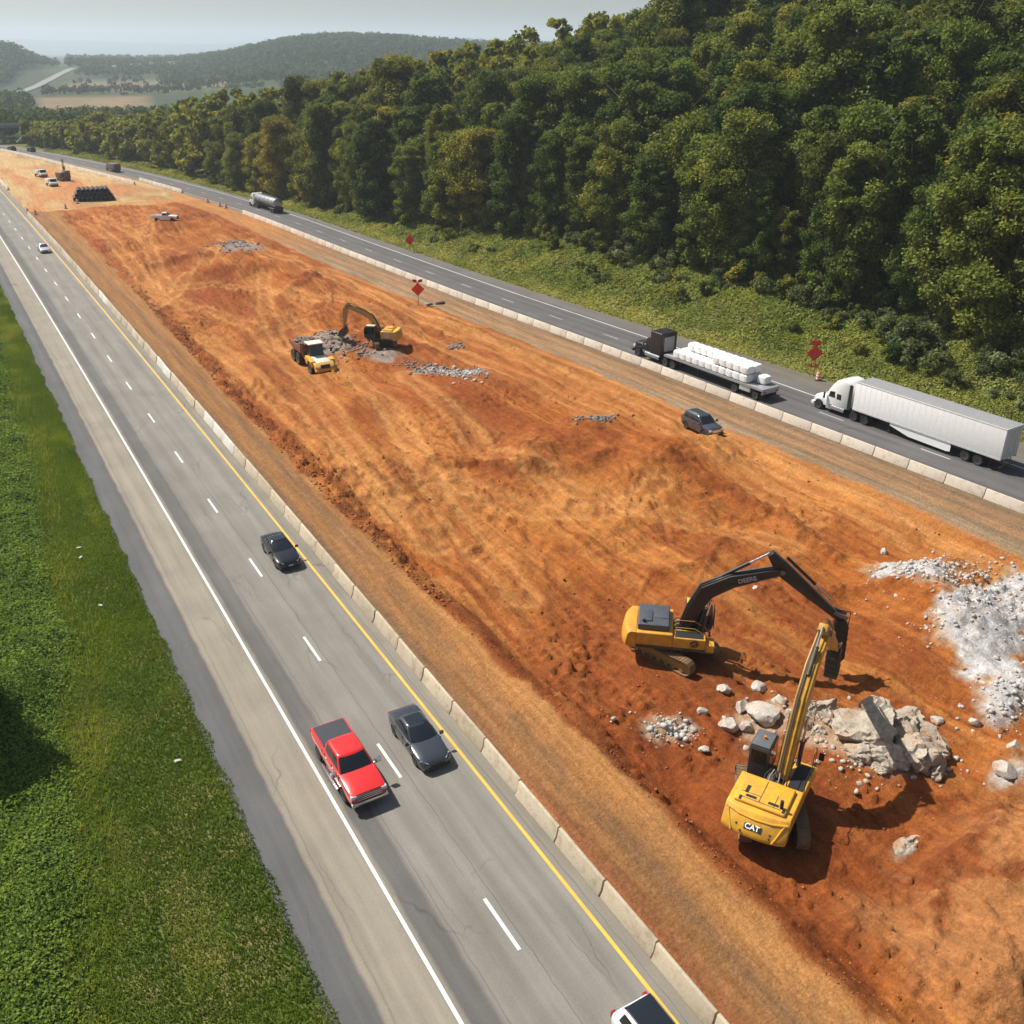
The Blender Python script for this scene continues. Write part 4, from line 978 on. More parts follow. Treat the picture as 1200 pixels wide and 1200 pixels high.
        for s in (1, -1):
            b = MB()
            a0 = [math.pi * k / 10 for k in range(11)]; cx, cz = xc + 1.35, .52
            b.prism([(cx + .66 * math.cos(t), cz + .66 * math.sin(t)) for t in a0] + [(cx + .58 * math.cos(t), cz + .58 * math.sin(t)) for t in a0[::-1]], min(s * .80, s * 1.22), max(s * .80, s * 1.22)); b.build('fender', paint, root)
            b = MB(); b.prism([(xc - .3, 1.72), (xc - .42, 2.36), (xb + 2.35, 2.40), (xb + 2.35, 1.72)], min(s * 1.03, s * 1.075), max(s * 1.03, s * 1.075)); b.build('side_window', VM['glass'], root)
            b = MB(); b.tube([(xb + 2.0, s * 1.16, .8), (xb + 2.0, s * 1.16, 4.15)], .075, 10); b.build('exhaust_stack', VM['chrome'], root)
            b = MB(); b.cyl((xb + .3, s * 1.0, .70), (xb + 2.9, s * 1.0, .70), .33, n=18); b.build('fuel_tank', VM['chrome'], root)
            b = MB(); b.box(xc - .02, xc + .10, min(s * 1.28, s * 1.50), max(s * 1.28, s * 1.50), 1.6, 2.2); b.tube([(xc - .2, s * 1.0, 2.2), (xc + .04, s * 1.4, 2.2)], .025, 5); b.build('side_mirror', VM['chrome'], root, bevel=.03)
            b = MB(); b.cyl((xn - .28, s * .95, 1.16), (xn - .02, s * .95, 1.16), .13, .15, 12); b.build('headlight', VM['lamp'], root)
            wheel(root, xc + 1.35, s * 1.03, .52, .30, s, VM['chrome'])
            b = MB(); b.tube([(xb + 1.2, s * .7, 3.72), (xb + 1.2, s * .7, 4.6)], .012, 5); b.build('aerial', VM['black'], root)
    else:
        xb, xc, xn = x0 + 1.2, x0 + 3.0, x0 + 4.7
        b = MB(); b.prism([(xb, .95), (xb, 3.15), (xb + .5, 3.35), (xc - .5, 3.0), (xc - .15, 2.5), (xc, 1.8), (xc, .95)], -1.2, 1.2); b.build('cab', paint, root, bevel=.09)
        b = MB(); b.prism([(xc - .02, .6), (xc - .02, 1.78), (xn - .5, 1.6), (xn, 1.25), (xn + .05, .6)], -1.02, 1.02); hd = b.build('hood', paint, root, bevel=.1); 
        b = MB(); b.prism([(xc - .02, 1.85), (xc - .18, 2.45), (xc - .12, 2.47), (xc + .04, 1.85)], -1.0, 1.0); b.build('windshield', VM['glass'], root)
        for s in (1, -1):
            b = MB(); b.box(xc - 1.1, xc - .35, min(s * 1.18, s * 1.22), max(s * 1.18, s * 1.22), 1.8, 2.45); b.build('side_window', VM['glass'], root)
            b = MB(); b.cyl((xb + .1, s * 1.0, .7), (xb + 1.7, s * 1.0, .7), .32, n=16); b.build('fuel_tank', VM['chrome'], root)
            wheel(root, xn - .75, s * 1.03, .5, .3, s)
            b = MB(); b.box(xn - .1, xn + .07, min(s * .68, s * .98), max(s * .68, s * .98), .95, 1.15); b.build('headlight', VM['lamp'], root)
        MB().box(xn, xn + .22, -1.15, 1.15, .4, .7).build('bumper', VM['chrome'], root, bevel=.05)
    for dx in (-.66, .66):
        for s in (1, -1):
            wheel(root, x0 + dx, s * 1.08, .50, .27, s, VM['rim'] if style != 'aero' else VM['frame'], dual=True)
    MB().box(x0 - .5, x0 + .5, -.5, .5, 1.0, 1.16).build('fifth_wheel', VM['frame'], root, bevel=.03)
    return xn

def build_semi():
    wp = mat('white_truck_paint', (.80, .80, .79), .3, 0, coat=.7, var=.03, dirt=.05, dirt_col=(.5, .47, .42))
    root = thing('semi_truck', 'white aerodynamic semi truck pulling a plain white box trailer', 'semi truck')
    # local x = 0 at the trailer's rear door, front to +x
    side = mat('trailer_sheet', (.80, .80, .80), .42, 0, var=.03, dirt=.06, dirt_col=(.55, .52, .47)); roof = mat('trailer_roof', (.27, .27, .275), .6, .1, var=.08)
    L = 16.15; z0, z1 = 1.18, 4.20; w = 1.295
    tr = MB(); tr.box(0, L, -w, w, z0, z1); tr = tr.build('trailer_body', side, root, bevel=.03)
    r = MB(); r.grid(lambda i, j: (.06 + (L - .12) * i / 30, -1.25 + 2.5 * j / 6, z1 + .010 + .016 * (1 - ((j - 3) / 3) ** 2) + .004 * (i % 2)), 30, 6); r.build('roof_skin', roof, tr)
    for s in (1, -1):
        for z, h in ((z0 + .02, .14), (z1 - .11, .10)):
            b = MB(); b.box(.01, L - .01, min(s * w, s * (w + .014)), max(s * w, s * (w + .014)), z, z + h); b.build('side_rail', mat('rail_alloy', (.66, .66, .66), .4, .4), tr)
        b = MB()
        for k in range(1, 26): b.box(k * L / 26 - .012, k * L / 26 + .012, min(s * w, s * (w + .006)), max(s * w, s * (w + .006)), z0 + .17, z1 - .12)
        b.build('panel_seam', side, tr)
        b = MB(); b.prism([(4.9, .96), (4.9, .42), (5.3, .34), (9.4, .42), (11.6, .92), (11.6, 1.16), (5.0, 1.16)], min(s * 1.20, s * 1.235), max(s * 1.20, s * 1.235)); b.build('side_skirt', side, root)
        b = MB(); b.box(11.7, 11.86, min(s * .85, s * 1.0), max(s * .85, s * 1.0), .25, 1.18); b.box(11.62, 11.94, min(s * .8, s * 1.05), max(s * .8, s * 1.05), .2, .25); b.build('landing_leg', VM['frame'], root)
        for x in (2.1, 3.4): wheel(root, x, s * 1.08, .5, .27, s, VM['rim'], dual=True)
        b = MB(); b.box(.9, .93, min(s * .75, s * 1.25), max(s * .75, s * 1.25), .3, 1.0); b.build('mudflap', VM['black'], root)
        b = MB(); b.box(-.04, .0, min(s * .04, s * 1.20), max(s * .04, s * 1.20), z0 + .1, z1 - .14); d = b.build('rear_door', mat('door_grey', (.58, .58, .58), .45), tr, bevel=.01)
        MB().tube([(-.055, s * .5, z0 + .15), (-.055, s * .5, z1 - .2)], .018, 6).build('lock_bar', VM['chrome'], d)
        b = MB(); b.box(-.06, 0, min(s * .9, s * 1.15), max(s * .9, s * 1.15), z0 + .0, z0 + .09); b.build('taillight', VM['tail'], tr)
    MB().box(1.3, 4.2, -.55, .55, .62, 1.16).build('bogie_frame', VM['frame'], root)
    MB().box(4.2, 14.0, -.35, .35, .95, 1.17).build('underframe', VM['frame'], root)
    b = MB(); b.box(-.03, .06, -1.1, 1.1, .46, .56); b.box(.0, .06, -.5, -.42, .56, 1.17); b.box(.0, .06, .42, .5, .56, 1.17); b.build('rear_guard', VM['steel'], root)
    tractor(root, wp, 'aero', 15.3)
    v = 45.2; u = float(BR(v + 11)) + 7.35
    a = head(BR, 56)
    root.location = (u - math.sin(R(a)) * 11, v, .006); root.rotation_euler = (0, 0, az_rot(a))
    return root

def build_flatbed():
    bp = mat('black_truck_paint', (.012, .012, .014), .45, 0, coat=.2, var=.05)
    root = thing('flatbed_truck', 'black long nose semi truck pulling a grey flatbed trailer of wrapped bundles', 'semi truck')
    alu = mat('flatbed_alloy', (.40, .40, .41), .45, .5, dirt=.15, dirt_col=(.25, .23, .2)); L = 15.9
    b = MB(); b.box(0, L, -1.28, 1.28, 1.30, 1.44); bed = b.build('deck', alu, root, bevel=.02)
    for s in (1, -1):
        b = MB(); b.box(0, L, min(s * 1.28, s * 1.31), max(s * 1.28, s * 1.31), 1.22, 1.46); b.build('side_rail', alu, bed)
        for x in (1.1, 4.2): wheel(root, x, s * 1.06, .5, .27, s, VM['rim'], dual=True)
        b = MB(); b.box(1.85, 3.45, min(s * .75, s * 1.22), max(s * .75, s * 1.22), .62, 1.2); b.build('tool_box', mat('toolbox_alloy', (.62, .62, .62), .35, .4), root, bevel=.02)
        b = MB(); b.prism([(4.6, 1.0), (9.0, .74), (L - 3.6, 1.0), (L - 3.6, 1.29), (4.6, 1.29)], min(s * .38, s * .48), max(s * .38, s * .48)); b.build('main_beam', VM['frame'], root)
        b = MB(); b.box(10.2, 10.4, min(s * .8, s * .95), max(s * .8, s * .95), .25, 1.3); b.build('landing_leg', VM['frame'], root)
        b = MB(); b.box(-.05, .0, min(s * .7, s * 1.1), max(s * .7, s * 1.1), 1.0, 1.14); b.build('taillight', VM['tail'], root)
        b = MB(); b.box(.25, .28, min(s * .8, s * 1.25), max(s * .8, s * 1.25), .35, 1.1); b.build('mudflap', VM['black'], root)
    b = MB(); b.box(-.03, .10, -1.28, 1.28, .86, 1.46); b.build('rear_bumper', alu, root, bevel=.02)
    MB().box(.5, 4.8, -.5, .5, .6, 1.29).build('bogie_frame', VM['frame'], root)
    tractor(root, bp, 'long', 15.1)
    v = 70.0; a = head(BR, 82); u = float(BR(82)) + 3.75
    u0 = u - math.sin(R(a)) * 10.8
    root.location = (u0, v, .006); root.rotation_euler = (0, 0, az_rot(a))
    # wrapped bundles: two side by side, two high over most of the deck
    wrap = mat('white_wrap', (.80, .80, .79), .38, 0, var=.06, scale=6); Mw = Matrix.Translation((u0, v, .006)) @ Matrix.Rotation(az_rot(a), 4, 'Z')
    protos = []
    for k in range(4):
        rr = random.Random(k); mb = MB(); rings = []
        for i, x in enumerate(np.linspace(-.54, .54, 7)):
            sq = 1 - .13 * (abs(x) / .54) ** 4
            ring = []
            for t in np.linspace(0, 2 * math.pi, 20, endpoint=False):
                c, s_ = math.cos(t), math.sin(t); n = 7.0
                q = (abs(c) ** n + abs(s_) ** n) ** (-1 / n)
                ring.append((x, c * q * .61 * sq + rr.uniform(-.02, .02), .47 + s_ * q * .46 * sq + rr.uniform(-.02, .02)))
            rings.append(ring)
        mb.loft(rings)
        me = mb.mesh('wrapped_bundle', bevel=0); me.materials.append(wrap); protos.append(me)
    for layer in (0, 1):
        for lane in (1, -1):
            for k in range(11):
                if layer == 1 and lane == 1 and k > 4: continue
                if layer == 1 and k > 9: continue
                o = link('wrapped_bundle', protos[(k + layer * 2 + (lane > 0)) % 4])
                x = 3.1 + k * 1.08
                o.location = Mw @ Vector((x, lane * .62, 1.445 + layer * .94)); o.rotation_euler = (0, 0, az_rot(a) + R(random.uniform(-2, 2)))
                lab = 'white wrapped bundle in the upper layer on the flatbed trailer' if layer else ('white wrapped bundle in the lower layer on the near side of the flatbed' if lane > 0 else 'white wrapped bundle in the lower layer on the far side of the flatbed')
                tag(o, lab, 'bundle', ('upper' if layer else 'lower') + ' layer of bundles on the flatbed' + ('' if layer else (' near side' if lane > 0 else ' far side')))
    o = link('wrapped_bundle', protos[0]); o.location = Mw @ Vector((1.55, -.55, 1.445)); o.rotation_euler = (0, 0, az_rot(a)); tag(o, 'single white wrapped bundle standing alone at the rear of the flatbed', 'bundle')

def build_tanker():
    wp = mat('cream_truck_paint', (.62, .62, .60), .35, 0, coat=.5)
    root = thing('tank_truck', 'tank truck with a polished grey tank trailer far up the right carriageway', 'tank truck')
    tk = mat('tank_steel', (.42, .42, .43), .32, .85, var=.08); L = 12.2
    rings = []
    for x, s in ((0, .25), (.06, .75), (.25, .97), (.5, 1), (L - .5, 1), (L - .25, .97), (L - .06, .75), (L, .25)):
        rings.append([(x, 1.22 * s * math.cos(t), 2.35 + 1.0 * s * math.sin(t)) for t in np.linspace(0, 2 * math.pi, 24, endpoint=False)])
    t = MB().loft(rings).build('tank', tk, root)
    b = MB()
    for x in (1.2, 3.6, 6.1, 8.6, 11.0): b.loft([[(x + dx, 1.26 * math.cos(t), 2.35 + 1.04 * math.sin(t)) for t in np.linspace(0, 2 * math.pi, 24, endpoint=False)] for dx in (-.06, .06)])
    b.build('tank_band', tk, t)
    b = MB(); b.box(3, 9.2, -.3, .3, 3.34, 3.44); [b.cyl((x, 0, 3.4), (x, 0, 3.56), .26) for x in (4, 6.1, 8.2)]; b.build('walkway', VM['steel'], t)
    MB().box(.0, .1, -1.1, 1.1, .5, 1.5).build('rear_panel', VM['black'], root); MB().box(.2, 11.5, -.45, .45, .95, 1.4).build('underframe', VM['frame'], root)
    for s in (1, -1):
        for x in (1.2, 2.5): wheel(root, x, s * 1.05, .5, .27, s, dual=True)
        b = MB(); b.box(-.05, 0, min(s * .7, s * 1.0), max(s * .7, s * 1.0), 1.2, 1.4); b.build('taillight', VM['tail'], root)
        b = MB(); b.box(.6, 3.1, min(s * .9, s * 1.2), max(s * .9, s * 1.2), 1.02, 1.08); b.build('fender', tk, root)
    tractor(root, wp, 'short', 11.4)
    v = 225.5; a = head(BR, 232); root.location = (float(BR(225.5)) + 7.4, v, .006); root.rotation_euler = (0, 0, az_rot(a))
# ------------------------------------------------------------------ construction machines
def ribbon(pts):
    """side outline of a box beam from (x, z, depth) stations"""
    P = [Vector((x, z)) for x, z, _ in pts]; up = []; dn = []
    for i, p in enumerate(P):
        d = (P[min(i + 1, len(P) - 1)] - P[max(i - 1, 0)]).normalized(); n = Vector((-d.y, d.x))
        up.append(p + n * pts[i][2] / 2); dn.append(p - n * pts[i][2] / 2)
    return [tuple(p) for p in dn] + [tuple(p) for p in up[::-1]]

def beam(pts, w, y=0.0): return MB().prism(ribbon(pts), y - w / 2, y + w / 2)

def ram(parent, a, b, y, m_body, m_rod, r=.11, frac=.55, name='hydraulic_cylinder'):
    A = Vector((a[0], y, a[1])); B = Vector((b[0], y, b[1])); C = A.lerp(B, frac)
    c = MB().cyl(A, C, r, n=12); c.cyl(A.lerp(C, .96), C, r * 1.15, n=12); o = c.build(name, m_body, parent)
    MB().cyl(C, B, r * .55, n=10).build('rod', m_rod, o)
    return o

def text_part(body, size, M, m, parent, depth=.012, name='lettering'):
    cu = bpy.data.curves.new(name, 'FONT'); cu.body = body; cu.size = size; cu.extrude = depth; cu.align_x = 'CENTER'; cu.align_y = 'CENTER'; cu.offset = size * .025
    tmp = link(name, cu); dg = bpy.context.evaluated_depsgraph_get()
    me = bpy.data.meshes.new_from_object(tmp.evaluated_get(dg)); bpy.data.objects.remove(tmp); bpy.data.curves.remove(cu)
    me.materials.clear(); me.materials.append(m)
    o = link(name, me, parent); o.matrix_local = M
    return o

def track_unit(parent, side, Lt, Ht, w, gauge, shoe_m, frame_m):
    """crawler track: one belt mesh of grouser shoes, with frame, idler and sprocket as its sub-parts"""
    r = Ht / 2; h = Lt / 2 - r; y = side * gauge / 2
    path = []
    n = int((2 * 2 * h + 2 * math.pi * r) / .22)
    tot = 4 * h + 2 * math.pi * r
    mb = MB()
    for k in range(n):
        s = tot * k / n
        if s < 2 * h: p = (-h + s, r); a = 0
        elif s < 2 * h + math.pi * r: t = (s - 2 * h) / r; p = (h + r * math.sin(t), r * math.cos(t)); a = -t
        elif s < 4 * h + math.pi * r: p = (h - (s - 2 * h - math.pi * r), -r); a = math.pi
        else: t = (s - 4 * h - math.pi * r) / r; p = (-h - r * math.sin(t), -r * math.cos(t)); a = math.pi - t
        sag = -.05 * math.sin(math.pi * (p[0] + h) / (2 * h)) if (s < 2 * h) else 0
        mb.M = Matrix.Translation((p[0], y, r + .02 + p[1] + sag)) @ Matrix.Rotation(-a, 4, 'Y')
        mb.box(-.105, .105, -w / 2, w / 2, -.045, 0); mb.box(-.02, .02, -w / 2, w / 2, 0, .035); mb.box(-.08, .08, -.13, .13, -.12, -.045)
    mb.M = None
    t = mb.build('track', shoe_m, parent)
    b = MB(); b.prism([(-h - .1, r - .28), (h + .1, r - .28), (h + .2, r + .1), (h - .3, r + .24), (-h + .3, r + .24), (-h - .2, r + .1)], y - w * .24, y + w * .24); b.build('track_frame', frame_m, t, bevel=.03)
    b = MB()
    for k in range(7): b.cyl((-h + .25 + k * (2 * h - .5) / 6, y - w * .3, .22), (-h + .25 + k * (2 * h - .5) / 6, y + w * .3, .22), .15, n=12)
    b.build('track_rollers', frame_m, t)
    for nm, x in (('idler', h), ('sprocket', -h)):
        b = MB(); b.lathe_y([(.03, -w * .22), (r * .5, -w * .22), (r * .8, -w * .16), (r * .84, 0), (r * .8, w * .16), (r * .5, w * .22), (.03, w * .22)], (x, y, r + .02), 18); b.build(nm, frame_m, t)
    return t

def excavator(name, label, u, v, z, house_az, uc_az, sty):
    root = thing(name, label, 'excavator', (u, v, z), az_rot(house_az))
    ye, dk, arm = sty['yellow'], sty['dark'], sty['arm']
    steel, rod, glass, blk = VM['steel'], VM['chrome'], VM['glass'], VM['black']
    shoe = mat('track_shoe', (.16, .105, .06), .7, .2, dirt=.6, dirt_col=(.34, .18, .07))
    # undercarriage, turned relative to the house
    uc = MB(); uc.box(-1.1, 1.1, -.95, .95, .45, .95); uc.lathe_z([(.75, .95), (.80, 1.12), (.80, 1.2)], (0, 0, 0), 20)
    uc = uc.build('undercarriage', mat('undercarriage_black', (.03, .028, .026), .6, dirt=.35), root, bevel=.04); uc.rotation_euler = (0, 0, az_rot(uc_az) - az_rot(house_az))
    tu = thing('crawler', None, None); tu.parent = root; tu.rotation_euler = uc.rotation_euler
    bpy.data.objects.remove(tu)
    tracks = []
    for s in (1, -1):
        t = track_unit(root, s, sty['Lt'], .98, .62, 2.75, shoe, mat('track_frame_paint', (.28, .17, .045), .55, dirt=.5) if sty['kind'] != 'grey' else steel)
        t.rotation_euler = uc.rotation_euler
    W = 1.58; xr = sty['rear']; zf = 1.15; H = sty['H']; sl = sty.get('slope', .12)
    # main frame of the house
    b = MB(); b.box(xr + .5, 2.0, -W + .06, W - .06, zf, zf + .24); b.build('turntable_frame', dk, root, bevel=.03)
    # counterweight: rounded rear with a bevelled lower edge
    rings = []
    for y in np.linspace(-W, W, 11):
        q = (abs(y) / W); bx = xr + .30 * q ** 2.6; zt = H - .03 - .06 * q ** 2
        rings.append([(xr + .95, y, zf + .02), (bx + .26, y, zf + .02), (bx - .02, y, zf + .16), (bx, y, zf + .42), (bx + sl, y, zt - .18), (bx + sl + .16, y, zt), (xr + .95, y, zt)])
    cw = MB().loft(rings).build('counterweight', ye, root, bevel=.03)
    if sty['kind'] == 'cat':
        b = MB()   # raised rim of the rear panel
        hz = H - .21 - zf - .42; tl = math.hypot(sl, hz); tx, tz = sl / tl, hz / tl           # the sloping rear face
        F = lambda y, k, o=0.0: (xr + .30 * (abs(y) / W) ** 2.6 + sl * k - tz * o, y, zf + .42 + hz * k + tx * o)
        b.tube([F(1.50, .98, .0), F(.8, .93, .01), F(0, .90, .01), F(-.8, .93, .01), F(-1.50, .98, .0)], .055, 6)
        b.tube([F(1.38, .95), F(1.12, .1), F(1.0, -.2)], .045, 6); b.tube([F(-1.38, .95), F(-1.12, .1), F(-1.0, -.2)], .045, 6); b.build('rear_rim', ye, cw)
        c0 = F(.02, .40, .035)
        text_part('CAT', .36, Matrix(((0, tx, -tz, c0[0]), (-1, 0, 0, c0[1]), (0, tz, tx, c0[2]), (0, 0, 0, 1))), mat('white_lettering', (.82, .82, .80), .5), cw, .012)
        b = MB(); b.M = Matrix(((0, tx, -tz, c0[0]), (-1, 0, 0, c0[1]), (0, tz, tx, c0[2]), (0, 0, 0, 1))); b.box(-.40, .46, -.165, .13, -.06, -.014); b.build('badge_panel', mat('badge_black', (.03, .03, .03), .4), cw, bevel=.015)
        b = MB()
        for y, k in ((.80, .30), (.55, -.02), (-.85, .26), (-.85, .04)): p = F(y, k, .012); q = F(y, k, -.1); b.cyl(q, p, .055, n=10)
        b.build('bolt_hole', blk, cw)
    # engine hood and side decks
    x_h0, x_h1 = xr + .952, sty['hood_front']
    b = MB(); b.box(x_h0, x_h1, -W, W, zf + .242, H - .08); b.build('engine_housing', ye, root, bevel=.09, seg=3)
    hood_m = sty['hood']
    b = MB(); b.box(x_h0 + .05, x_h1 - .25, -W + .34, W - .30, H - .14, H + (.10 if sty['kind'] != 'deere' else .34)); hd = b.build('engine_hood', hood_m, root, bevel=.10, seg=3)
    if sty['kind'] == 'cat':
        b = MB()
        for (x, y, dx, dy) in ((x_h0 + .5, -.55, .09, .26), (x_h0 + .5, .55, .09, .26), (x_h0 + .95, .85, .28, .09), (x_h0 + .28, -1.1, .14, .07), (x_h0 + .22, 1.0, .14, .07)): b.box(x - dx, x + dx, y - dy, y + dy, H + .095, H + .108)
        b.build('hood_vent', blk, hd)
        b = MB(); b.box(x_h0 + .28, x_h0 + .32, -.95, 1.1, H + .098, H + .106); b.box(x_h0 + .321, x_h1 - .4, .1, .14, H + .098, H + .106); b.box(x_h0 + .70, x_h0 + .74, .141, 1.1, H + .098, H + .106); b.box(x_h0 + .321, x_h0 + 1.2, -.62, -.585, H + .098, H + .106); b.build('hood_seam', dk, hd)
    else:
        b = MB(); b.box(x_h0 + .25, x_h0 + .95, -.85, .35, H + .20, H + .42 if sty['kind'] == 'deere' else H + .17); b.box(x_h0 + 1.05, x_h1 - .3, -.4, .75, H + .10, H + .38 if sty['kind'] == 'deere' else H + .14); b.build('hood_panel', hood_m, hd, bevel=.04)
    b = MB(); b.cyl((x_h0 + .45, -.95, H), (x_h0 + .45, -.95, H + .55), .09, n=12); b.build('exhaust_pipe', blk, hd)
    # right front deck: fuel tank and tool box
    b = MB(); b.box(x_h1, 1.95, -W, -.52, zf + .242, H - .26); b.build('fuel_tank', ye, root, bevel=.08, seg=3)
    b = MB(); b.box(1.952, 2.5, -W, -.62, zf + .1, zf + .62); b.build('tool_box', ye, root, bevel=.05)
    b = MB(); b.box(x_h1 + .15, 1.8, -W + .12, -.7, H - .26, H - .23); b.build('step_tread', blk, root)
    b = MB()
    for y in (-W + .05, -.66): b.tube([(x_h1 + .15, y, H - .3), (x_h1 + .15, y, H + .5), (1.2, y, H + .5), (1.9, y, H + .1), (2.35, y, zf + .6)], .022, 6)
    b.build('handrail', blk if sty['kind'] != 'deere' else ye, root)
    b = MB(); b.box(2.05, 2.15, -W - .28, -W - .02, H + .2, H + .62); b.tube([(1.9, -W + .1, H - .2), (2.1, -W - .1, H + .4)], .02, 5); b.build('side_mirror', blk, root, bevel=.03)
    # hydraulics between cab and tank
    b = MB(); b.box(x_h1, 1.0, -.5, .45, zf + .242, zf + .8); b.build('valve_block', dk, root, bevel=.04)
    for k in range(5):
        y = -.4 + .2 * k; MB().tube([(x_h1 - .1, y, zf + .9), (x_h1 + .2, y * 1.2, H - .05), (x_h1 + .7, y * .8, H + .05), (.6, y * .4, zf + 1.0)], .035, 6).build('hydraulic_hose', mat('hose_grey', (.22, .21, .20), .6) if k % 2 else blk, root)
    # cab, left front
    cx0, cx1, cy0, cy1, cz0, cz1 = .62, 2.42, .55, 1.60, zf + .25, sty['cab_top']
    b = MB(); b.prism([(cx0, cz0), (cx1 - .12, cz0), (cx1, cz0 + .5), (cx1 - .06, cz1 - .42), (cx1 - .34, cz1), (cx0 + .06, cz1), (cx0, cz1 - .15)], cy0, cy1); cab = b.build('cab', sty['cab'], root, bevel=.05)
    b = MB(); b.box(cx0 + .06, cx1 - .38, cy0 + .06, cy1 - .06, cz1 + .002, cz1 + .07); b.build('cab_roof', sty['cab_roof'], cab, bevel=.04)
    if sty['kind'] == 'cat':
        MB().cyl((cx0 + .75, 1.05, cz1 + .07), (cx0 + .75, 1.05, cz1 + .22), .07, n=12).build('beacon', VM['amber'], cab)
    b = MB(); b.prism([(cx1 - .06, cz0 + .52), (cx1 - .10, cz1 - .46), (cx1 - .085, cz1 - .46), (cx1 + .014, cz0 + .52)], cy0 + .08, cy1 - .08); b.build('front_window', glass, cab)
    for y, s in ((cy1, 1), (cy0, -1)):
        for xa, xb in ((cx0 + .12, cx0 + .68), (cx0 + .80, cx1 - .18)):
            b = MB(); b.box(xa, xb, y - .012, y + .012, cz0 + .62, cz1 - .2); b.build('side_window', glass, cab)
    b = MB(); b.box(cx0 - .013, cx0 + .01, cy0 + .12, cy1 - .12, cz0 + .85, cz1 - .22); b.build('rear_window', glass, cab)
    if sty.get('guard'):
        b = MB()
        for k in range(7): b.tube([(cx1 + .06, cy0 + .08 + k * .148, cz0 + .3), (cx1 + .05, cy0 + .08 + k * .148, cz1 - .3)], .018, 5)
        for zz in (cz0 + .3, cz0 + .9, cz1 - .3): b.tube([(cx1 + .06, cy0 + .05, zz), (cx1 + .06, cy1 - .05, zz)], .022, 5)
        b.build('window_guard', blk, cab)
    # boom, stick and their rams
    yb = sty.get('yb', -.15)
    B = sty['boom']; S = sty['stick']
    boom = beam(B, .62, yb).build('boom', arm, root, bevel=.04)
    stick = beam(S, .46, yb).build('stick', arm, root, bevel=.035)
    for s in (1, -1):
        b = MB().cyl((B[0][0], yb + s * .30, B[0][1]), (B[0][0], yb + s * .42, B[0][1]), .2, n=14); b.build('pivot_pin', steel, boom)
        ram(root, (1.55, zf + .45), (sty['boom_ram'][0], sty['boom_ram'][1]), yb + s * .44, sty['ram'], rod, .115, .6, 'boom_cylinder')
    ram(boom, sty['stick_ram'][0], sty['stick_ram'][1], yb, sty['ram'], rod, .12, .58, 'stick_cylinder')
    ram(stick, sty['tool_ram'][0], sty['tool_ram'][1], yb, sty['ram'], rod, .10, .62, 'tool_cylinder')
    for s in (.12, -.12, .2):
        P = []
        for i, (x, z, d) in enumerate(B):
            t = Vector((B[min(i + 1, len(B) - 1)][0] - B[max(i - 1, 0)][0], 0, B[min(i + 1, len(B) - 1)][1] - B[max(i - 1, 0)][1])).normalized()
            P.append(Vector((x, yb + s, z)) + Vector((-t.z, 0, t.x)) * (d * .5 + .045))
        MB().tube(P, .045, 6).build('hydraulic_line', sty.get('line', blk) if s != -.12 else arm, boom)
    bt = B[-1]; MB().cyl((bt[0], yb - .40, bt[1]), (bt[0], yb + .40, bt[1]), .16, n=14).build('boom_pin', steel, boom)
    se = S[-1]
    if sty['tool'] == 'breaker':
        bx, bz, tx, tz = sty['breaker']
        d = Vector((tx - bx, tz - bz)); L = d.length; d /= L
        M = Matrix.Translation((bx, yb, bz)) @ Matrix.Rotation(math.atan2(d.x, -d.y), 4, 'Y') @ Matrix.Rotation(math.pi, 4, 'Y')
        M = Matrix.Translation((bx, yb, bz)) @ Vector((0, 0, 1)).rotation_difference(Vector((d.x, 0, d.y))).to_matrix().to_4x4()
        mb = MB(); mb.M = M
        mb.prism([(-.26, -.1), (.30, -.1), (.42, .35), (.42, L * .72), (.22, L * .80), (-.22, L * .80), (-.42, L * .72), (-.42, .35)], -.36, .36)
        br = mb.build('breaker', mat('breaker_black', (.016, .016, .016), .5, .1, dirt=.15, dirt_col=(.16, .13, .10)), root, bevel=.04)
        mb = MB(); mb.M = M; mb.cyl((0, 0, L * .78), (0, 0, L * .97), .10, n=12); mb.cyl((0, 0, L * .97), (0, 0, L * 1.03), .10, .02, n=12); mb.build('chisel', steel, br)
        mb = MB(); mb.M = M
        for zz in (.4, .8, 1.2, 1.6):
            if zz < L * .66: mb.box(-.44, .44, -.385, .385, zz - .05, zz + .05)
        mb.build('clamp_plate', mat('breaker_black', (.025, .024, .024), .5), br, bevel=.01)
        b = MB(); b.prism(ribbon([(se[0] - .5, se[1] + .55, .22), (bx + .30, bz + .28, .22)]), yb - .33, yb - .24); b.prism(ribbon([(se[0] - .5, se[1] + .55, .22), (bx + .30, bz + .28, .22)]), yb + .24, yb + .33); b.build('linkage', steel, root, bevel=.02)
        MB().tube([(se[0] - .3, yb + .2, se[1] + .5), (se[0] + .6, yb + .3, se[1] + .35), (bx + .5, yb + .2, bz - .5), (bx + .25, yb + .1, bz - .9)], .03, 6).build('breaker_hose', blk, br)
    else:
        bx, bz, ang = sty['bucket']
        M = Matrix.Translation((bx, yb, bz)) @ Matrix.Rotation(ang, 4, 'Y')
        mb = MB(); mb.M = M; w = .75
        outer = [(.0, .15), (-.45, -.05), (-.72, -.45), (-.70, -.95), (-.35, -1.3), (.25, -1.42)]; inner = [(.25, -1.36), (-.30, -1.23), (-.62, -.92), (-.64, -.47), (-.40, -.12), (.02, .08)]
        mb.prism(outer + inner, -w, w)
        for s in (1, -1): mb.prism([(.0, .15), (-.45, -.05), (-.72, -.45), (-.70, -.95), (-.35, -1.3), (.25, -1.42), (.35, -.6)], s * w - .03, s * w + .03)
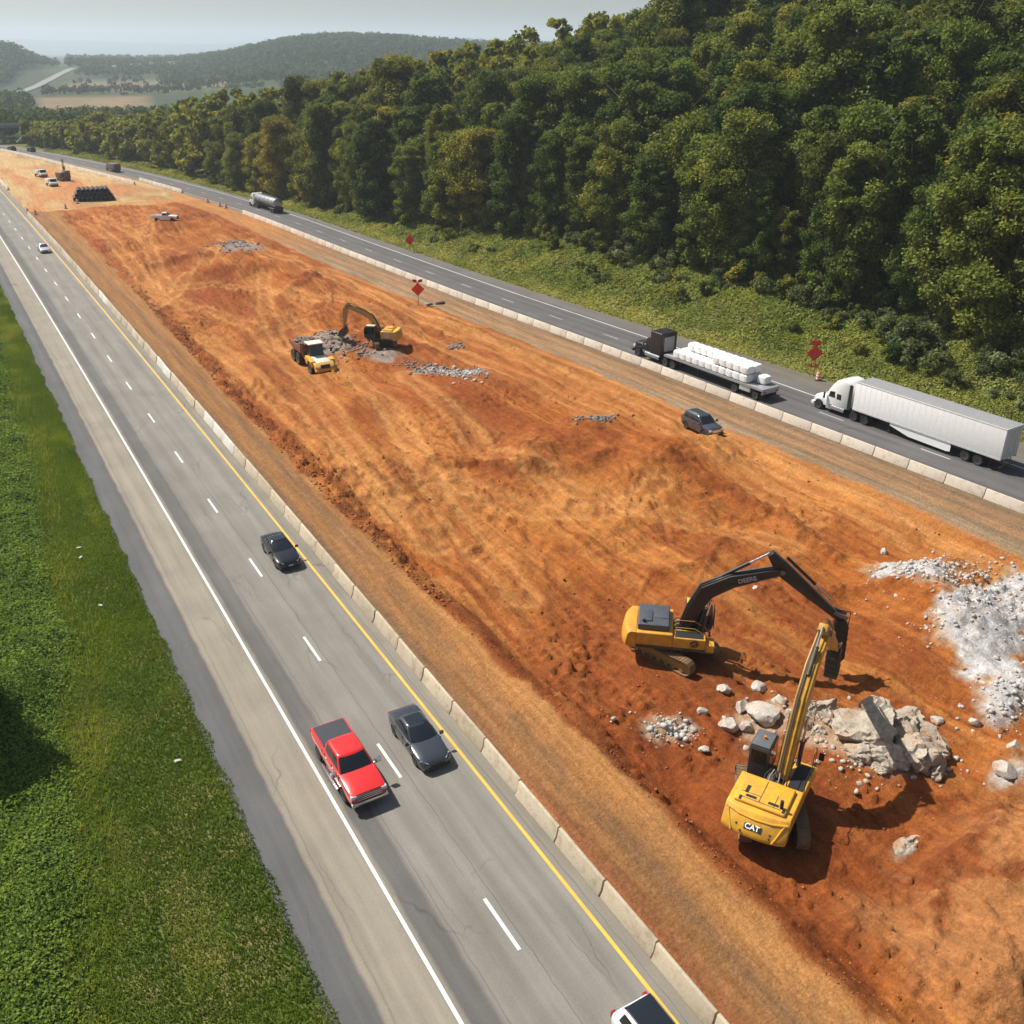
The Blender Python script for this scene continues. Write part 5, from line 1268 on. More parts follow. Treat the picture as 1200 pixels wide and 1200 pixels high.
        for k in range(5): yy = -w + .1 + k * (2 * w - .2) / 4; mb.prism([(.2, -1.44), (.52, -1.52), (.22, -1.34)], yy - .07, yy + .07)
        mb.build('bucket', mat('bucket_steel', (.11, .085, .065), .5, .5, dirt=.5), root, bevel=.01)
        b = MB(); b.prism(ribbon([(se[0] - .5, se[1] + .3, .16), (bx - .2, bz + .15, .16)]), yb - .25, yb + .25); b.build('linkage', steel, root)
    return root, boom, cw

def build_excavators():
    cat_y = mat('machine_yellow', (.64, .335, .026), .45, 0, coat=.2, var=.14, dirt=.50, dirt_col=(.36, .185, .065), scale=2.6); dee_y = mat('machine_yellow_orange', (.60, .295, .028), .45, 0, coat=.2, var=.14, dirt=.48, dirt_col=(.33, .165, .06), scale=2.6)
    arm_y = mat('arm_yellow', (.52, .275, .025), .5, 0, var=.15, dirt=.55, dirt_col=(.17, .10, .045)); arm_b = mat('arm_black', (.013, .014, .015), .40, 0, coat=.2, dirt=.08, dirt_col=(.10, .075, .055))
    dk = mat('machine_dark', (.05, .042, .036), .6, dirt=.35); hoodg = mat('hood_blue_grey', (.060, .066, .080), .5, dirt=.15); cabg = mat('cab_grey', (.040, .041, .044), .5, dirt=.1); roofg = mat('cab_roof_grey', (.10, .105, .115), .55)
    G1, G2 = -1.05, -1.0
    cat = dict(kind='cat', yellow=cat_y, dark=dk, arm=arm_y, hood=cat_y, cab=cabg, cab_roof=roofg, rear=-3.62, slope=.46, hood_front=-.35, H=2.42, cab_top=3.30, Lt=5.2, ram=mat('ram_dark', (.08, .065, .045), .45, .2, dirt=.3), yb=-.28,
               boom=[(.45, 2.05, .55), (1.40, 3.95, .85), (2.35, 5.80, 1.0), (3.45, 7.05, .80), (5.45, 8.05, .46)], boom_ram=(2.2, 4.75),
               stick=[(4.75, 8.75, .40), (5.45, 8.02, .78), (7.3, 6.55, .66), (9.7, 4.55, .36)], stick_ram=((2.75, 7.0), (4.70, 8.80)), tool_ram=((5.6, 8.75), (8.9, 6.0)), tool='breaker', breaker=(9.75, 4.45, 10.35, 1.75), line=mat('hose_brown', (.12, .085, .05), .6))
    r, boom, cw = excavator('excavator', 'yellow excavator seen from behind with dark grey cab, its boom raised over the big rock', 15.80, 25.05, G1, 61, 40, cat)
    # amber-dusted hoses bundle up the boom and rail hoop on the right deck
    MB().tube([(1.2, -1.5, 2.2), (1.2, -1.5, 3.6), (1.55, -1.5, 3.75), (1.8, -1.5, 3.5), (1.8, -1.5, 2.2)], .022, 6).build('guard_hoop', mat('rail_red', (.18, .05, .03), .5), r)
    dee = dict(kind='deere', yellow=dee_y, dark=dk, arm=arm_b, hood=hoodg, cab=cabg, cab_roof=mat('cab_roof_yellow', (.60, .36, .05), .5), rear=-3.35, hood_front=-.10, H=2.40, cab_top=3.25, Lt=5.0, ram=arm_b, yb=-.2, guard=True,
               boom=[(.5, 1.95, .55), (1.05, 3.5, .80), (1.75, 4.95, .98), (3.2, 5.85, .82), (6.13, 6.86, .42)], boom_ram=(2.1, 4.55),
               stick=[(5.30, 7.95, .42), (6.10, 6.98, .95), (7.7, 5.65, .72), (10.0, 3.80, .38)], stick_ram=((2.6, 6.1), (5.25, 7.95)), tool_ram=((6.3, 7.75), (9.3, 5.05)), tool='breaker', breaker=(10.05, 3.72, 10.2, .10))
    r, boom, cw = excavator('excavator', 'yellow excavator with black boom and breaker, side on beside pale boulders', 20.55, 38.84, G2, 130, 165, dee)
    wl = mat('white_lettering', (.82, .82, .80), .5)
    a = math.atan2(6.4 - 5.85, 4.6 - 3.2) * .9
    text_part('DEERE', .40, Matrix.Translation((4.1, -.2 - .325, 6.14)) @ Matrix.Rotation(-a, 4, 'Y') @ Matrix.Rotation(R(90), 4, 'X'), mat('dull_lettering', (.42, .42, .41), .6), boom)
    b = MB(); b.cyl((1.25, -1.578, 1.82), (1.25, -1.60, 1.82), .30, n=22); bd = b.build('emblem', mat('badge_black', (.03, .03, .03), .4), r)
    b = MB(); b.tube([(1.10, -1.605, 1.72), (1.16, -1.605, 1.84), (1.24, -1.605, 1.86), (1.33, -1.605, 1.92), (1.38, -1.605, 1.86)], .028, 6); b.tube([(1.24, -1.605, 1.86), (1.27, -1.605, 1.74), (1.34, -1.605, 1.68)], .022, 6); b.tube([(1.25 + .255 * math.cos(t), -1.603, 1.82 + .255 * math.sin(t)) for t in np.linspace(0, 6.283, 25)], .014, 5); b.build('emblem_mark', dee_y, bd)
    b = MB(); b.box(-2.3, 1.95, -1.60, -1.582, 1.30, 1.44); b.build('side_stripe', dk, r)
    mid = dict(kind='mid', yellow=mat('machine_yellow_dusty', (.60, .35, .07), .5, dirt=.3, dirt_col=(.45, .26, .1)), dark=dk, arm=mat('arm_yellow_dusty', (.44, .28, .09), .5, dirt=.35), hood=cat_y, cab=mat('cab_dark_green', (.03, .034, .03), .5), cab_roof=mat('cab_roof_cream', (.55, .5, .38), .5), rear=-3.0, hood_front=-.2, H=2.55, cab_top=3.15, Lt=4.6, ram=arm_y, yb=-.15,
               boom=[(.4, 1.9, .5), (.95, 3.1, .7), (1.6, 4.1, .8), (2.9, 4.75, .66), (5.3, 5.55, .40)], boom_ram=(1.8, 3.8),
               stick=[(5.0, 6.1, .36), (5.45, 5.45, .62), (5.75, 4.0, .52), (6.0, 2.5, .32)], stick_ram=((2.3, 5.0), (4.95, 6.1)), tool_ram=((5.9, 5.4), (6.35, 3.2)), tool='bucket', bucket=(6.05, 2.4, -.5))
    r, boom, cw = excavator('excavator', 'smaller dusty yellow excavator digging grey rubble behind the dump truck', 30.9, 110.6, .15, -50, -172, mid); r.scale = (.84, .84, .88)
    b = MB(); b.cyl((-1.2, 1.58, 1.95), (-1.2, 1.60, 1.95), .38, n=18); b.build('emblem', mat('badge_pale', (.55, .45, .4), .5), r)

def build_dump_truck():
    ye = mat('hauler_yellow', (.66, .36, .045), .42, 0, coat=.25, dirt=.22, dirt_col=(.45, .27, .1)); body_m = mat('hauler_body_rust', (.20, .075, .04), .6, dirt=.4, dirt_col=(.33, .17, .09)); cream = mat('hauler_cream', (.66, .62, .50), .45)
    root = thing('dump_truck', 'yellow articulated dump truck with a cream roof, loaded with grey rock', 'dump truck')
    # tractor half, front to +x
    b = MB(); b.prism([(1.0, .9), (1.0, 1.7), (2.2, 1.75), (4.35, 1.5), (4.75, 1.15), (4.75, .75), (1.4, .7)], -1.2, 1.2); b.build('hood', ye, root, bevel=.10, seg=3)
    b = MB(); b.prism([(2.25, 1.77), (2.2, 1.82), (4.2, 1.58), (4.3, 1.50)], -.85, .85); b.build('hood_top', cream, root, bevel=.02)
    b = MB(); b.prism([(.55, 1.4), (.55, 2.95), (.75, 3.15), (1.85, 3.12), (2.1, 2.2), (2.15, 1.4)], -.85, .85); cab = b.build('cab', mat('hauler_cab_dark', (.05, .05, .05), .4), root, bevel=.07)
    b = MB(); b.box(.45, 2.1, -.98, .98, 3.14, 3.26); b.build('cab_roof', cream, cab, bevel=.05)
    b = MB(); b.prism([(2.13, 1.9), (1.90, 3.0), (1.94, 3.0), (2.18, 1.9)], -.76, .76); b.build('windshield', VM['glass'], cab)
    for s in (1, -1):
        b = MB(); b.box(.7, 1.85, min(s * .845, s * .87), max(s * .845, s * .87), 2.1, 2.95); b.build('side_window', VM['glass'], cab)
        b = MB(); b.prism([(2.4, 1.0), (2.6, 1.62), (3.2, 1.78), (3.9, 1.66), (4.2, 1.1), (4.05, 1.1), (3.75, 1.5), (3.2, 1.62), (2.75, 1.48), (2.55, 1.0)], min(s * .9, s * 1.5), max(s * .9, s * 1.5)); b.build('fender', ye, root, bevel=.02)
        wheel(root, 3.2, s * 1.15, .78, .62, s, ye); wheel(root, -1.2, s * 1.15, .78, .62, s, ye); wheel(root, -2.95, s * 1.15, .78, .62, s, ye)
        b = MB(); b.box(4.68, 4.80, min(s * .6, s * 1.0), max(s * .6, s * 1.0), 1.0, 1.22); b.build('headlight', VM['lamp'], root, bevel=.03)
        b = MB(); b.box(2.5, 2.6, min(s * 1.5, s * 1.75), max(s * 1.5, s * 1.75), 2.2, 2.7); b.tube([(2.2, s * .8, 2.5), (2.55, s * 1.6, 2.6)], .03, 5); b.build('side_mirror', VM['black'], root)
    b = MB(); b.box(4.70, 4.79, -.58, .58, .95, 1.38); b.build('grille', VM['black'], root, bevel=.02)
    b = MB(); b.box(4.5, 4.95, -1.25, 1.25, .55, .88); b.build('bumper', ye, root, bevel=.08)
    b = MB(); b.box(-3.6, 1.0, -.45, .45, .75, 1.15); b.cyl((.55, 0, .6), (.55, 0, 1.3), .3, n=12); b.build('rear_frame', VM['frame'], root)
    # dump body: open trough
    rings = []
    for x, zb, hw in ((.30, 1.45, 1.30), (.15, 1.30, 1.42), (-2.6, 1.30, 1.48), (-4.2, 1.95, 1.48)):
        zt = 2.75 if x > 0 else (2.65 if x > -3 else 2.45)
        rings.append([(x, -hw, zt), (x, -hw, zb + .5), (x, -hw * .7, zb), (x, hw * .7, zb), (x, hw, zb + .5), (x, hw, zt), (x, hw - .09, zt), (x, hw - .11, zb + .55), (x, hw * .64, zb + .1), (x, -hw * .64, zb + .1), (x, -hw + .11, zb + .55), (x, -hw + .09, zt)])
    b = MB().loft(rings); b.box(.28, .42, -1.3, 1.3, 1.45, 3.0); b.box(.42, .9, -1.0, 1.0, 2.92, 3.0); b.build('dump_body', body_m, root, bevel=.02)
    place(root, 20.7, 108.6, -.45, 180)
    root.location.z = gz(20.7, 108.0) - .03
    # its load: broken grey rock lying in the body
    ld = MB(); rr = random.Random(5)
    ld.grid(lambda i, j: (.1 - 3.9 * i / 16, (-1.28 + 2.56 * j / 10), 1.95 + .80 * math.sin(math.pi * (i + .5) / 17) * math.sin(math.pi * (j + .5) / 11) + rr.uniform(-.08, .08)), 16, 10)
    o = ld.build('rock_load', rock_mat('grey_rock', (.17, .15, .135), (.30, .27, .245), (.28, .16, .085)), None)
    o.location = root.location; o.rotation_euler = root.rotation_euler; 
    tag(o, 'heap of grey broken rock lying in the dump truck body', 'rock load')
    merge_rocks(o, [(-.2 - 3.3 * rr.random(), -1.0 + 2.0 * rr.random(), 2.45 + .3 * rr.random(), .16 + .2 * rr.random()) for _ in range(90)])

# ------------------------------------------------------------------ rock
def rock_mat(name, a, b, stain):
    if name in MATS: return MATS[name]
    m, nt, bs = new_mat(name); co = coords(nt)
    c = mixc(nt, ramp(nt, noise(nt, co, 1.6, 7, .65), [(.32, 0.0), (.68, 1.0)]), a, b)
    c = mixc(nt, ramp(nt, noise(nt, co, .8, 6, .7), [(.50, 0.0), (.66, .85)]), c, stain)
    c = mixc(nt, 1.0, c, ramp(nt, noise(nt, co, 8, 6, .75), [(.3, .60), (.7, 1.25)]), 'MULTIPLY')
    nt.links.new(c, bs.inputs['Base Color']); bs.inputs['Roughness'].default_value = .92; bs.inputs['Specular IOR Level'].default_value = .2
    bump(nt, bs, noise(nt, co, 6, 8, .72), .6, .08)
    MATS[name] = m
    return m

_ICO = {}
def ico(sub):
    if sub not in _ICO:
        bm = bmesh.new(); bmesh.ops.create_icosphere(bm, subdivisions=sub, radius=1)
        _ICO[sub] = (np.array([v.co[:] for v in bm.verts]), np.array([[v.index for v in f.verts] for f in bm.faces])); bm.free()
    return _ICO[sub]

def rock_verts(sub, seed, cuts=9):
    V, F = ico(sub); r = np.random.default_rng(seed); P = V.copy()
    for _ in range(cuts):                     # flat fracture planes
        n = r.normal(size=3); n /= np.linalg.norm(n); d = r.uniform(.52, .85)
        h = P @ n; P = P - np.where(h > d, (h - d), 0)[:, None] * n
    s = r.uniform(.75, 1.25, 3); s[2] *= .8
    P = P * (1 + (fbm(V[:, 0] * 2 + seed, V[:, 1] * 2 + V[:, 2] * 1.3, 4, seed) - .5)[:, None] * .35) * s
    return P, F

def merge_rocks(o, items, sub=1):
    """append fragments (x, y, z, size) to an existing heap mesh"""
    me = o.data; bm = bmesh.new(); bm.from_mesh(me)
    for k, (x, y, z, s) in enumerate(items):
        P, F = rock_verts(sub, k % 23 + 3, 5); P = P * s + np.array([x, y, z]); vs = [bm.verts.new(p) for p in P]
        for f in F: bm.faces.new([vs[i] for i in f])
    bm.to_mesh(me); bm.free()

def scatter_rocks(name, label, pts, m, kind='stuff', sub=1):
    """loose fragments nobody could count: one mesh. pts rows: x, y, z, size"""
    vs, fs, n = [], [], 0; r = np.random.default_rng(len(pts))
    for k, (x, y, z, s) in enumerate(pts):
        P, F = rock_verts(sub, k % 29 + 2, 5); a = r.uniform(0, 6.28); c, s_ = math.cos(a), math.sin(a)
        P = P @ np.array([[c, s_, 0], [-s_, c, 0], [0, 0, 1]]); vs.append(P * s + np.array([x, y, z])); fs.append(F + n); n += len(P)
    me = np_mesh(name, np.concatenate(vs), np.concatenate(fs), m)
    o = link(name, me); tag(o, label, None, None, kind); return o

def build_rocks():
    pale = rock_mat('pale_rock', (.40, .35, .29), (.56, .52, .46), (.36, .19, .10)); out = rock_mat('outcrop_rock', (.29, .235, .175), (.55, .485, .40), (.30, .145, .065)); grey = rock_mat('grey_rock', (.17, .15, .135), (.30, .27, .245), (.28, .16, .085)); whit = rock_mat('white_rock', (.40, .375, .34), (.56, .545, .52), (.38, .27, .19)); clod = rock_mat('soil_clod', (.26, .085, .028), (.42, .16, .05), (.20, .06, .02))
    boulders = [(20.9, 34.2, .50, 'small round boulder nearest the excavator track'), (23.0, 33.4, .55, 'tall pale boulder behind the row of boulders'), (18.95, 31.6, .78, 'left pale boulder of the row in front of the breaker'), (19.7, 31.0, .52, 'small pale boulder wedged between two larger ones'), (21.2, 31.2, .98, 'largest pale boulder in the row beside the yellow boom'),
                (20.75, 32.5, .55, 'flat pale boulder lying behind the row'), (20.3, 29.6, .38, 'small white stone close to the yellow boom'), (23.0, 31.7, .60, 'brown stained boulder right of the largest pale one'), (16.4, 30.8, .32, 'lone white stone on the dark red soil'), (18.3, 33.2, .30, 'small stone between the white rubble and the boulders'),
                (29.6, 25.6, .36, 'small pale stone right of the big outcrop'), (31.4, 42.5, .33, 'pale stone on the orange soil behind the black boom'), (43.6, 41.3, .42, 'pale stone at the top edge of the white rubble'), (28.2, 20.4, .62, 'white boulder at the right edge of the photo'), (30.4, 21.4, .45, 'pale boulder beside the white boulder at the right edge'),
                (31.0, 24.2, .40, 'pale stone below the white rubble slope')]
    for k, (u, v, s, lab) in enumerate(boulders):
        P, F = rock_verts(3, 100 + k * 7, 11); P = P * s
        me = np_mesh('boulder', P, F, pale, smooth=True); me.set_sharp_from_angle(angle=R(28)); o = link('boulder', me)
        o.location = (u, v, gz(u, v) + s * .28); o.rotation_euler = (0, 0, k * 1.7); tag(o, lab, 'boulder')
    # the outcrop being broken up
    def crag(name, label, u0, v0, su, sv, h, rot, seed, mm, n=110):
        X, Y = np.meshgrid(np.linspace(-1.15, 1.15, n), np.linspace(-1.15, 1.15, n), indexing='ij'); c, s = math.cos(rot), math.sin(rot)
        U = u0 + (X * c * su - Y * s * sv); V = v0 + (X * s * su + Y * c * sv)
        rr = np.hypot(X, Y) + (fbm(U * .9, V * .9, 3, seed) - .5) * .5
        top = np.clip(1.05 - rr ** 2.2, -.4, 1)
        rid = 1 - np.abs(2 * fbm(U * .75, V * .75, 5, seed + 1, .58) - 1)
        st = np.floor((fbm(U * .6 + .3 * V, V * .5, 3, seed + 2) * 5)) / 5
        Z = h * np.minimum(top, .72 + .28 * top) * (.62 + .38 * rid + .35 * (st - .5)) + (fbm(U * 2.6, V * 2.6, 4, seed + 3) - .5) * .32 * np.clip(top + .3, 0, 1) 
        base = pit_height(U, V)
        me = np_mesh(name, np.stack([U - u0, V - v0, base + Z - .10 - np.where(rr > 1.05, .35, 0)], -1).reshape(-1, 3), grid_faces(n, n), mm, smooth=True)
        me.set_sharp_from_angle(angle=R(36)); o = link(name, me); o.location = (u0, v0, 0); tag(o, label, 'rock'); return o
    def massif(name, label, u0, v0, blocks, seed, mm):
        # fractured blocks heaped into one irregular mass
        vs, fs, n = [], [], 0
        for k, (x, y, h, a, b, c, rz) in enumerate(blocks):
            P, F = rock_verts(4, seed + k * 3, 12); Q = P * np.array([a, b, c])
            w = P * 1.0; Q = Q * (1 + (fbm(w[:, 0] * 3 + k, w[:, 1] * 3 + w[:, 2] * 2, 5, seed + k, .6) - .5)[:, None] * .34)
            rid = 1 - np.abs(2 * fbm(w[:, 0] * 5 + w[:, 1] * 2 + k, w[:, 2] * 2.2 + w[:, 1], 4, seed + 40 + k) - 1); Q = Q * (1 - .16 * sstep(.78, .98, rid))[:, None]
            cs, sn = math.cos(rz), math.sin(rz); Q = Q @ np.array([[cs, sn, 0], [-sn, cs, 0], [0, 0, 1]]); vs.append(Q + np.array([x, y, h])); fs.append(F + n); n += len(Q)
        me = np_mesh(name, np.concatenate(vs) * np.array([1.0, 1.06, 1.40]), np.concatenate(fs), mm, smooth=True); me.set_sharp_from_angle(angle=R(30)); o = link(name, me); o.location = (u0, v0, gz(u0, v0) - .1); tag(o, label, 'rock'); return o
    massif('rock_outcrop', 'big pale tan rock outcrop under the dark boom shadow', 24.95, 25.45, [(-1.0, .6, .35, 1.5, 1.7, 1.15, .3), (.3, .9, .4, 1.7, 1.5, 1.35, 1.1), (1.6, .3, .25, 1.5, 1.6, 1.25, .4), (.6, -1.2, .1, 1.7, 1.5, 1.05, .8), (2.0, -1.0, 0, 1.2, 1.5, .95, .1), (-.9, -1.0, .0, 1.2, 1.3, .75, .6), (-1.9, .1, 0, .9, 1.1, .7, 0), (1.5, 1.8, .2, 1.1, .9, .8, .2), (-.2, 2.1, .1, 1.1, .9, .8, .9), (2.9, .4, -.1, .8, 1.0, .6, .2), (1.1, -2.4, -.2, 1.1, .8, .6, .5), (-2.0, -1.3, -.1, .6, .6, .4, .5)], 7, out)
    massif('rock_outcrop', 'lower broken grey rock mass under the black breaker', 23.2, 29.0, [(-.9, .3, .1, .9, .9, .7, .3), (.3, .7, .1, 1.0, .8, .75, .9), (.5, -.5, .1, .9, .9, .7, .2), (-.6, -.8, 0, .8, .7, .6, .5), (1.5, .4, .0, .8, .7, .55, .7), (-1.7, -.2, -.05, .6, .6, .4, .1), (1.3, -1.0, 0, .6, .6, .5, .3)], 61, out)
    crag('rock_outcrop', 'low buried tan rock in the red soil near the excavator shadow', 20.4, 20.2, 1.15, .62, .42, .1, 29, out, 50)
    rn = np.random.default_rng(4)
    def cloud(n, cs, smin, smax, sink=.15):
        pts = []
        for _ in range(n):
            u0, v0, su, sv = cs[rn.integers(len(cs))]; u = u0 + rn.normal() * su; v = v0 + rn.normal() * sv
            s = smin * (smax / smin) ** (rn.random() ** 2.2); pts.append((u, v, s))
        U = np.array([p[0] for p in pts]); V = np.array([p[1] for p in pts]); Z = pit_height(U[None], V[None])[0]
        return [(u, v, z + s * sink, s) for (u, v, s), z in zip(pts, Z)]
    scatter_rocks('white_rubble', 'loose white rubble spread over the pale slope', cloud(2600, [(42.2, 37.4, 2.0, 1.0), (42.8, 37.2, 2.2, .9), (40.5, 31.4, 3.0, 1.5), (47, 32.4, 2.8, 1.2), (34.4, 24.2, 2.0, 1.0), (45, 35, 2, 1)], .02, .22), whit)
    scatter_rocks('rubble', 'small white and grey rubble between track and boulders', cloud(260, [(15.3, 33.4, .8, .7), (16.4, 32.6, .5, .5), (15.8, 33.0, .4, .4)], .04, .26, .3), whit)
    scatter_rocks('rubble', 'broken stones round the outcrop', cloud(230, [(21.5, 31, 1.8, 1.2), (24, 29, 1.4, 1.2), (23, 27, 1.6, 1.4), (26.8, 23.4, 1.2, 1.4), (22.6, 24.2, 1.1, .8)], .04, .26), pale)
    scatter_rocks('grey_rubble', 'grey blasted rubble by the smaller excavator and along the cut', cloud(2300, [(25, 115, 2.0, 2.4), (27, 111, 1.8, 1.8), (33.2, 186, 2.6, 3.8), (32.2, 189, 2.4, 3), (39, 74.2, 1.2, .4), (34.8, 95.5, 1.1, 2.2), (31.8, 101, 1.2, 2), (39.5, 107, .5, .6)], .05, .30), grey)
    scatter_rocks('pale_rubble', 'pale stones scattered behind the smaller excavator', cloud(220, [(34.8, 94.2, .9, 1.8), (33.6, 97.5, .8, 1.4)], .1, .34), whit)
    # clods along the crumbled edge of the cut and strewn over the floor
    pts = []
    for _ in range(4200):
        v = 14 + 150 * rn.random() ** .9; u = float(pitL(v)) + abs(rn.normal()) * 1.0 - .1; pts.append((u, v, (.02 if v < 50 else .03) + (.07 if v < 50 else .14) * rn.random() ** 5))
    for _ in range(3000):
        v = 12 + 90 * rn.random() ** 1.6; u = float(pitL(v)) + 1 + (float(pitR(v)) - float(pitL(v)) - 2) * rn.random()
        if fbm(np.array(u * .2), np.array(v * .2), 3, 88) > .47: pts.append((u, v, .02 + .12 * rn.random() ** 5))
    U = np.array([p[0] for p in pts]); V = np.array([p[1] for p in pts]); Z = pit_height(U[None], V[None])[0]
    scatter_rocks('soil_clods', 'lumps of red soil strewn along the cut', [(u, v, z + s * .2, s) for (u, v, s), z in zip(pts, Z)], clod)

# ------------------------------------------------------------------ signs, drums, pipes, rig
def build_site_things():
    red = mat('sign_red', (.78, .045, .018), .5, var=.05); dkred = mat('flag_red', (.42, .03, .02), .7); post = mat('sign_post', (.24, .10, .06), .6); org = mat('drum_orange', (.70, .17, .03), .5); whi = mat('drum_white', (.75, .74, .72), .5); bag = mat('sandbag', (.045, .042, .038), .8)
    def diamond(root, z, h, m, y=0.0):
        b = MB(); b.add([(-h, -.015, z), (0, -.015, z - h), (h, -.015, z), (0, -.015, z + h), (-h, .015, z), (0, .015, z - h), (h, .015, z), (0, .015, z + h)], [(0, 1, 2, 3), (7, 6, 5, 4), (0, 4, 5, 1), (1, 5, 6, 2), (2, 6, 7, 3), (3, 7, 4, 0)])
        return b.build('sign_panel', m, root, bevel=.006, seg=1)
    def flags(root, z, w, m):
        for s in (1, -1):
            b = MB(); b.grid(lambda i, j: (s * (.10 + w * i / 5), .03 * math.sin(i * 1.6 + s), z + .12 * i / 5 - .42 * j / 3 - .10 * (i / 5) ** 2 * s * .3), 5, 3); b.grid(lambda i, j: (s * (.10 + w * i / 5), .03 * math.sin(i * 1.6 + s) + .012, z + .12 * i / 5 - .42 * j / 3 - .10 * (i / 5) ** 2 * s * .3), 5, 3); b.build('flag', m, root)
    # by the haul strip, on a folding stand
    g = gz(44.3, 128.5); t = thing('work_sign', 'red diamond work sign with two dark flags standing on the orange soil', 'road sign', (44.3, 128.5, g), R(-20))
    b = MB(); b.box(-.04, .04, -.03, .03, .1, 3.9); b.build('post', post, t); diamond(t, 2.65, 1.0, red, 0); flags(t, 4.05, .62, dkred)
    for a in (35, 145, 215, 325):
        MB().tube([(0, 0, .35), (1.0 * math.cos(R(a)), 1.0 * math.sin(R(a)), .02)], .03, 5).build('leg', post, t)
    for x, y in ((1.6, -.5), (3.2, -1.0)):
        P, F = rock_verts(2, int(x * 10), 2); o = link('sandbag', np_mesh('sandbag', P * np.array([.75, .42, .30]), F, bag, smooth=True)); o.location = (44.3 + x, 128.5 + y, gz(44.3 + x, 128.5 + y) + .15)
        tag(o, 'black ballast bag lying at the foot of the flagged sign' if x < 2 else 'black ballast bag lying farther right of the flagged sign', 'sandbag')
    # far one on the green bank
    u, v = 60.6, 167.0; t = thing('work_sign', 'small red diamond work sign on the green bank far up the road', 'road sign', (u, v, float(hill(np.array(u), np.array(v)))), R(-18))
    MB().box(-.04, .04, -.03, .03, 0, 2.6).build('post', post, t); diamond(t, 2.2, .95, red); MB().box(-.5, .5, -.012, .012, 3.16, 3.36).build('plate', red, t)
    # by the white semi: diamond, plate above, barrels below
    u, v = 69.5, 73.9; t = thing('work_sign', 'red diamond work sign with a plate above it, beside the white semi truck', 'road sign', (u, v, .0), R(-40))
    for x in (-.22, .22): MB().box(x - .03, x + .03, -.03, .03, 0, 4.1).build('post', post, t)
    diamond(t, 2.75, .95, red); MB().box(-.55, .55, -.03, .0, 3.72, 4.28).build('plate', red, t, bevel=.01); flags(t, 1.45, .5, org)
    # channelizing drums
    def drum_parts():
        t = thing('traffic_drum', 'orange and white traffic drum beside the red sign by the white semi', 'traffic drum', (0, 0, 0), 0, None)
        b = MB(); b.lathe_z([(.30, .06), (.29, .35), (.275, .36), (.265, .66), (.25, .67), (.24, .98), (.18, 1.04), (.05, 1.05)], (0, 0, 0), 18); d = b.build('drum_body', org, t)
        for z0, z1, r0, r1 in ((.22, .36, .302, .296), (.52, .68, .285, .277), (.80, .93, .262, .258)):
            b = MB(); b.lathe_z([(r0 - .03, z0), (r0, z0), (r1, z1), (r1 - .03, z1)], (0, 0, 0), 18); b.build('stripe', whi, d)
        b = MB(); b.lathe_z([(.40, 0), (.40, .06), (.28, .09)], (0, 0, 0), 18); b.build('base', VM['black'], t); b = MB(); b.box(-.11, .11, -.02, .02, 1.03, 1.14); b.build('handle', org, t)
        return t
    d0 = drum_parts(); spots = [(69.0, 72.4, None), (43.7, 252.2, 'leftmost traffic drum in the gap of the far barrier'), (44.6, 243.9, 'middle traffic drum in the gap of the far barrier'), (45.2, 240.4, 'rightmost traffic drum in the gap of the far barrier'), (2.7, 256.0, 'traffic drum at the far end of the near barrier row'), (4.0, 252.4, 'traffic drum against the last near barrier segment'), (11.4, 259.6, 'dark traffic drum at the corner of the tan yard'), (15.0, 266.5, 'traffic drum beside the pipe stack')]
    for k, (u, v, lab) in enumerate(spots):
        o = d0 if k == 0 else copy_tree(d0); o.location = (u, v, 0 if k < 1 else max(gz(u, v), -.2))
        if lab: o['label'] = lab
    # drainage pipes in a stack
    pm = mat('black_pipe', (.012, .012, .013), .5, dirt=.12, dirt_col=(.2, .17, .13)); mb = MB(); D = 1.08; L = 6.0
    ring = lambda r, y: [(r * math.cos(t), y, r * math.sin(t)) for t in np.linspace(0, 2 * math.pi, 20, endpoint=False)]
    prof = []
    for k in range(25): y = L * k / 24; prof.append(ring(D / 2 - (.03 if k % 2 else 0), y))
    rings = prof + [ring(D / 2 - .08, L), ring(D / 2 - .08, 0), prof[0]]
    mb.loft(rings, cap=False); mb.cyl((0, L * .45, 0), (0, L * .5, 0), D / 2 - .07, n=20); me = mb.mesh('drainage_pipe', recalc=True); me.materials.append(pm)  # disc added inside each pipe to block light from the far end
    rows = [(9, 0), (8, 1), (7, 2)]
    az = 6
    for n, lay in rows:
        for k in range(n):
            o = link('drainage_pipe', me); x = (k - (n - 1) / 2) * D * 1.01
            base = gz(19.3, 269) - .02
            o.location = (19.4 + x * math.cos(R(az)) , 269.0 + math.sin(R(az)) * -x + random.uniform(-.25, .25), base + D / 2 + lay * D * .87); o.rotation_euler = (0, 0, -R(az))
            tag(o, ['black drainage pipe in the bottom layer of the stack', 'black drainage pipe in the middle layer of the stack', 'black drainage pipe in the top layer of the stack'][lay], 'pipe', ['bottom', 'middle', 'top'][lay] + ' layer of the pipe stack')
    # drilling rig in the yard
    rg = mat('rig_brown', (.085, .055, .038), .6, dirt=.4); g = gz(18.2, 318); t = thing('drill_rig', 'dark brown drill rig with an upright mast in the tan yard', 'drill rig', (18.2, 318, g - .02), R(-70))
    for s in (1, -1):
        b = MB(); b.prism([(-1.6, .1), (-1.8, .45), (-1.5, .8), (1.5, .8), (1.8, .45), (1.6, .1)], s * 1.0 - .28, s * 1.0 + .28); b.build('track', VM['frame'], t, bevel=.04)
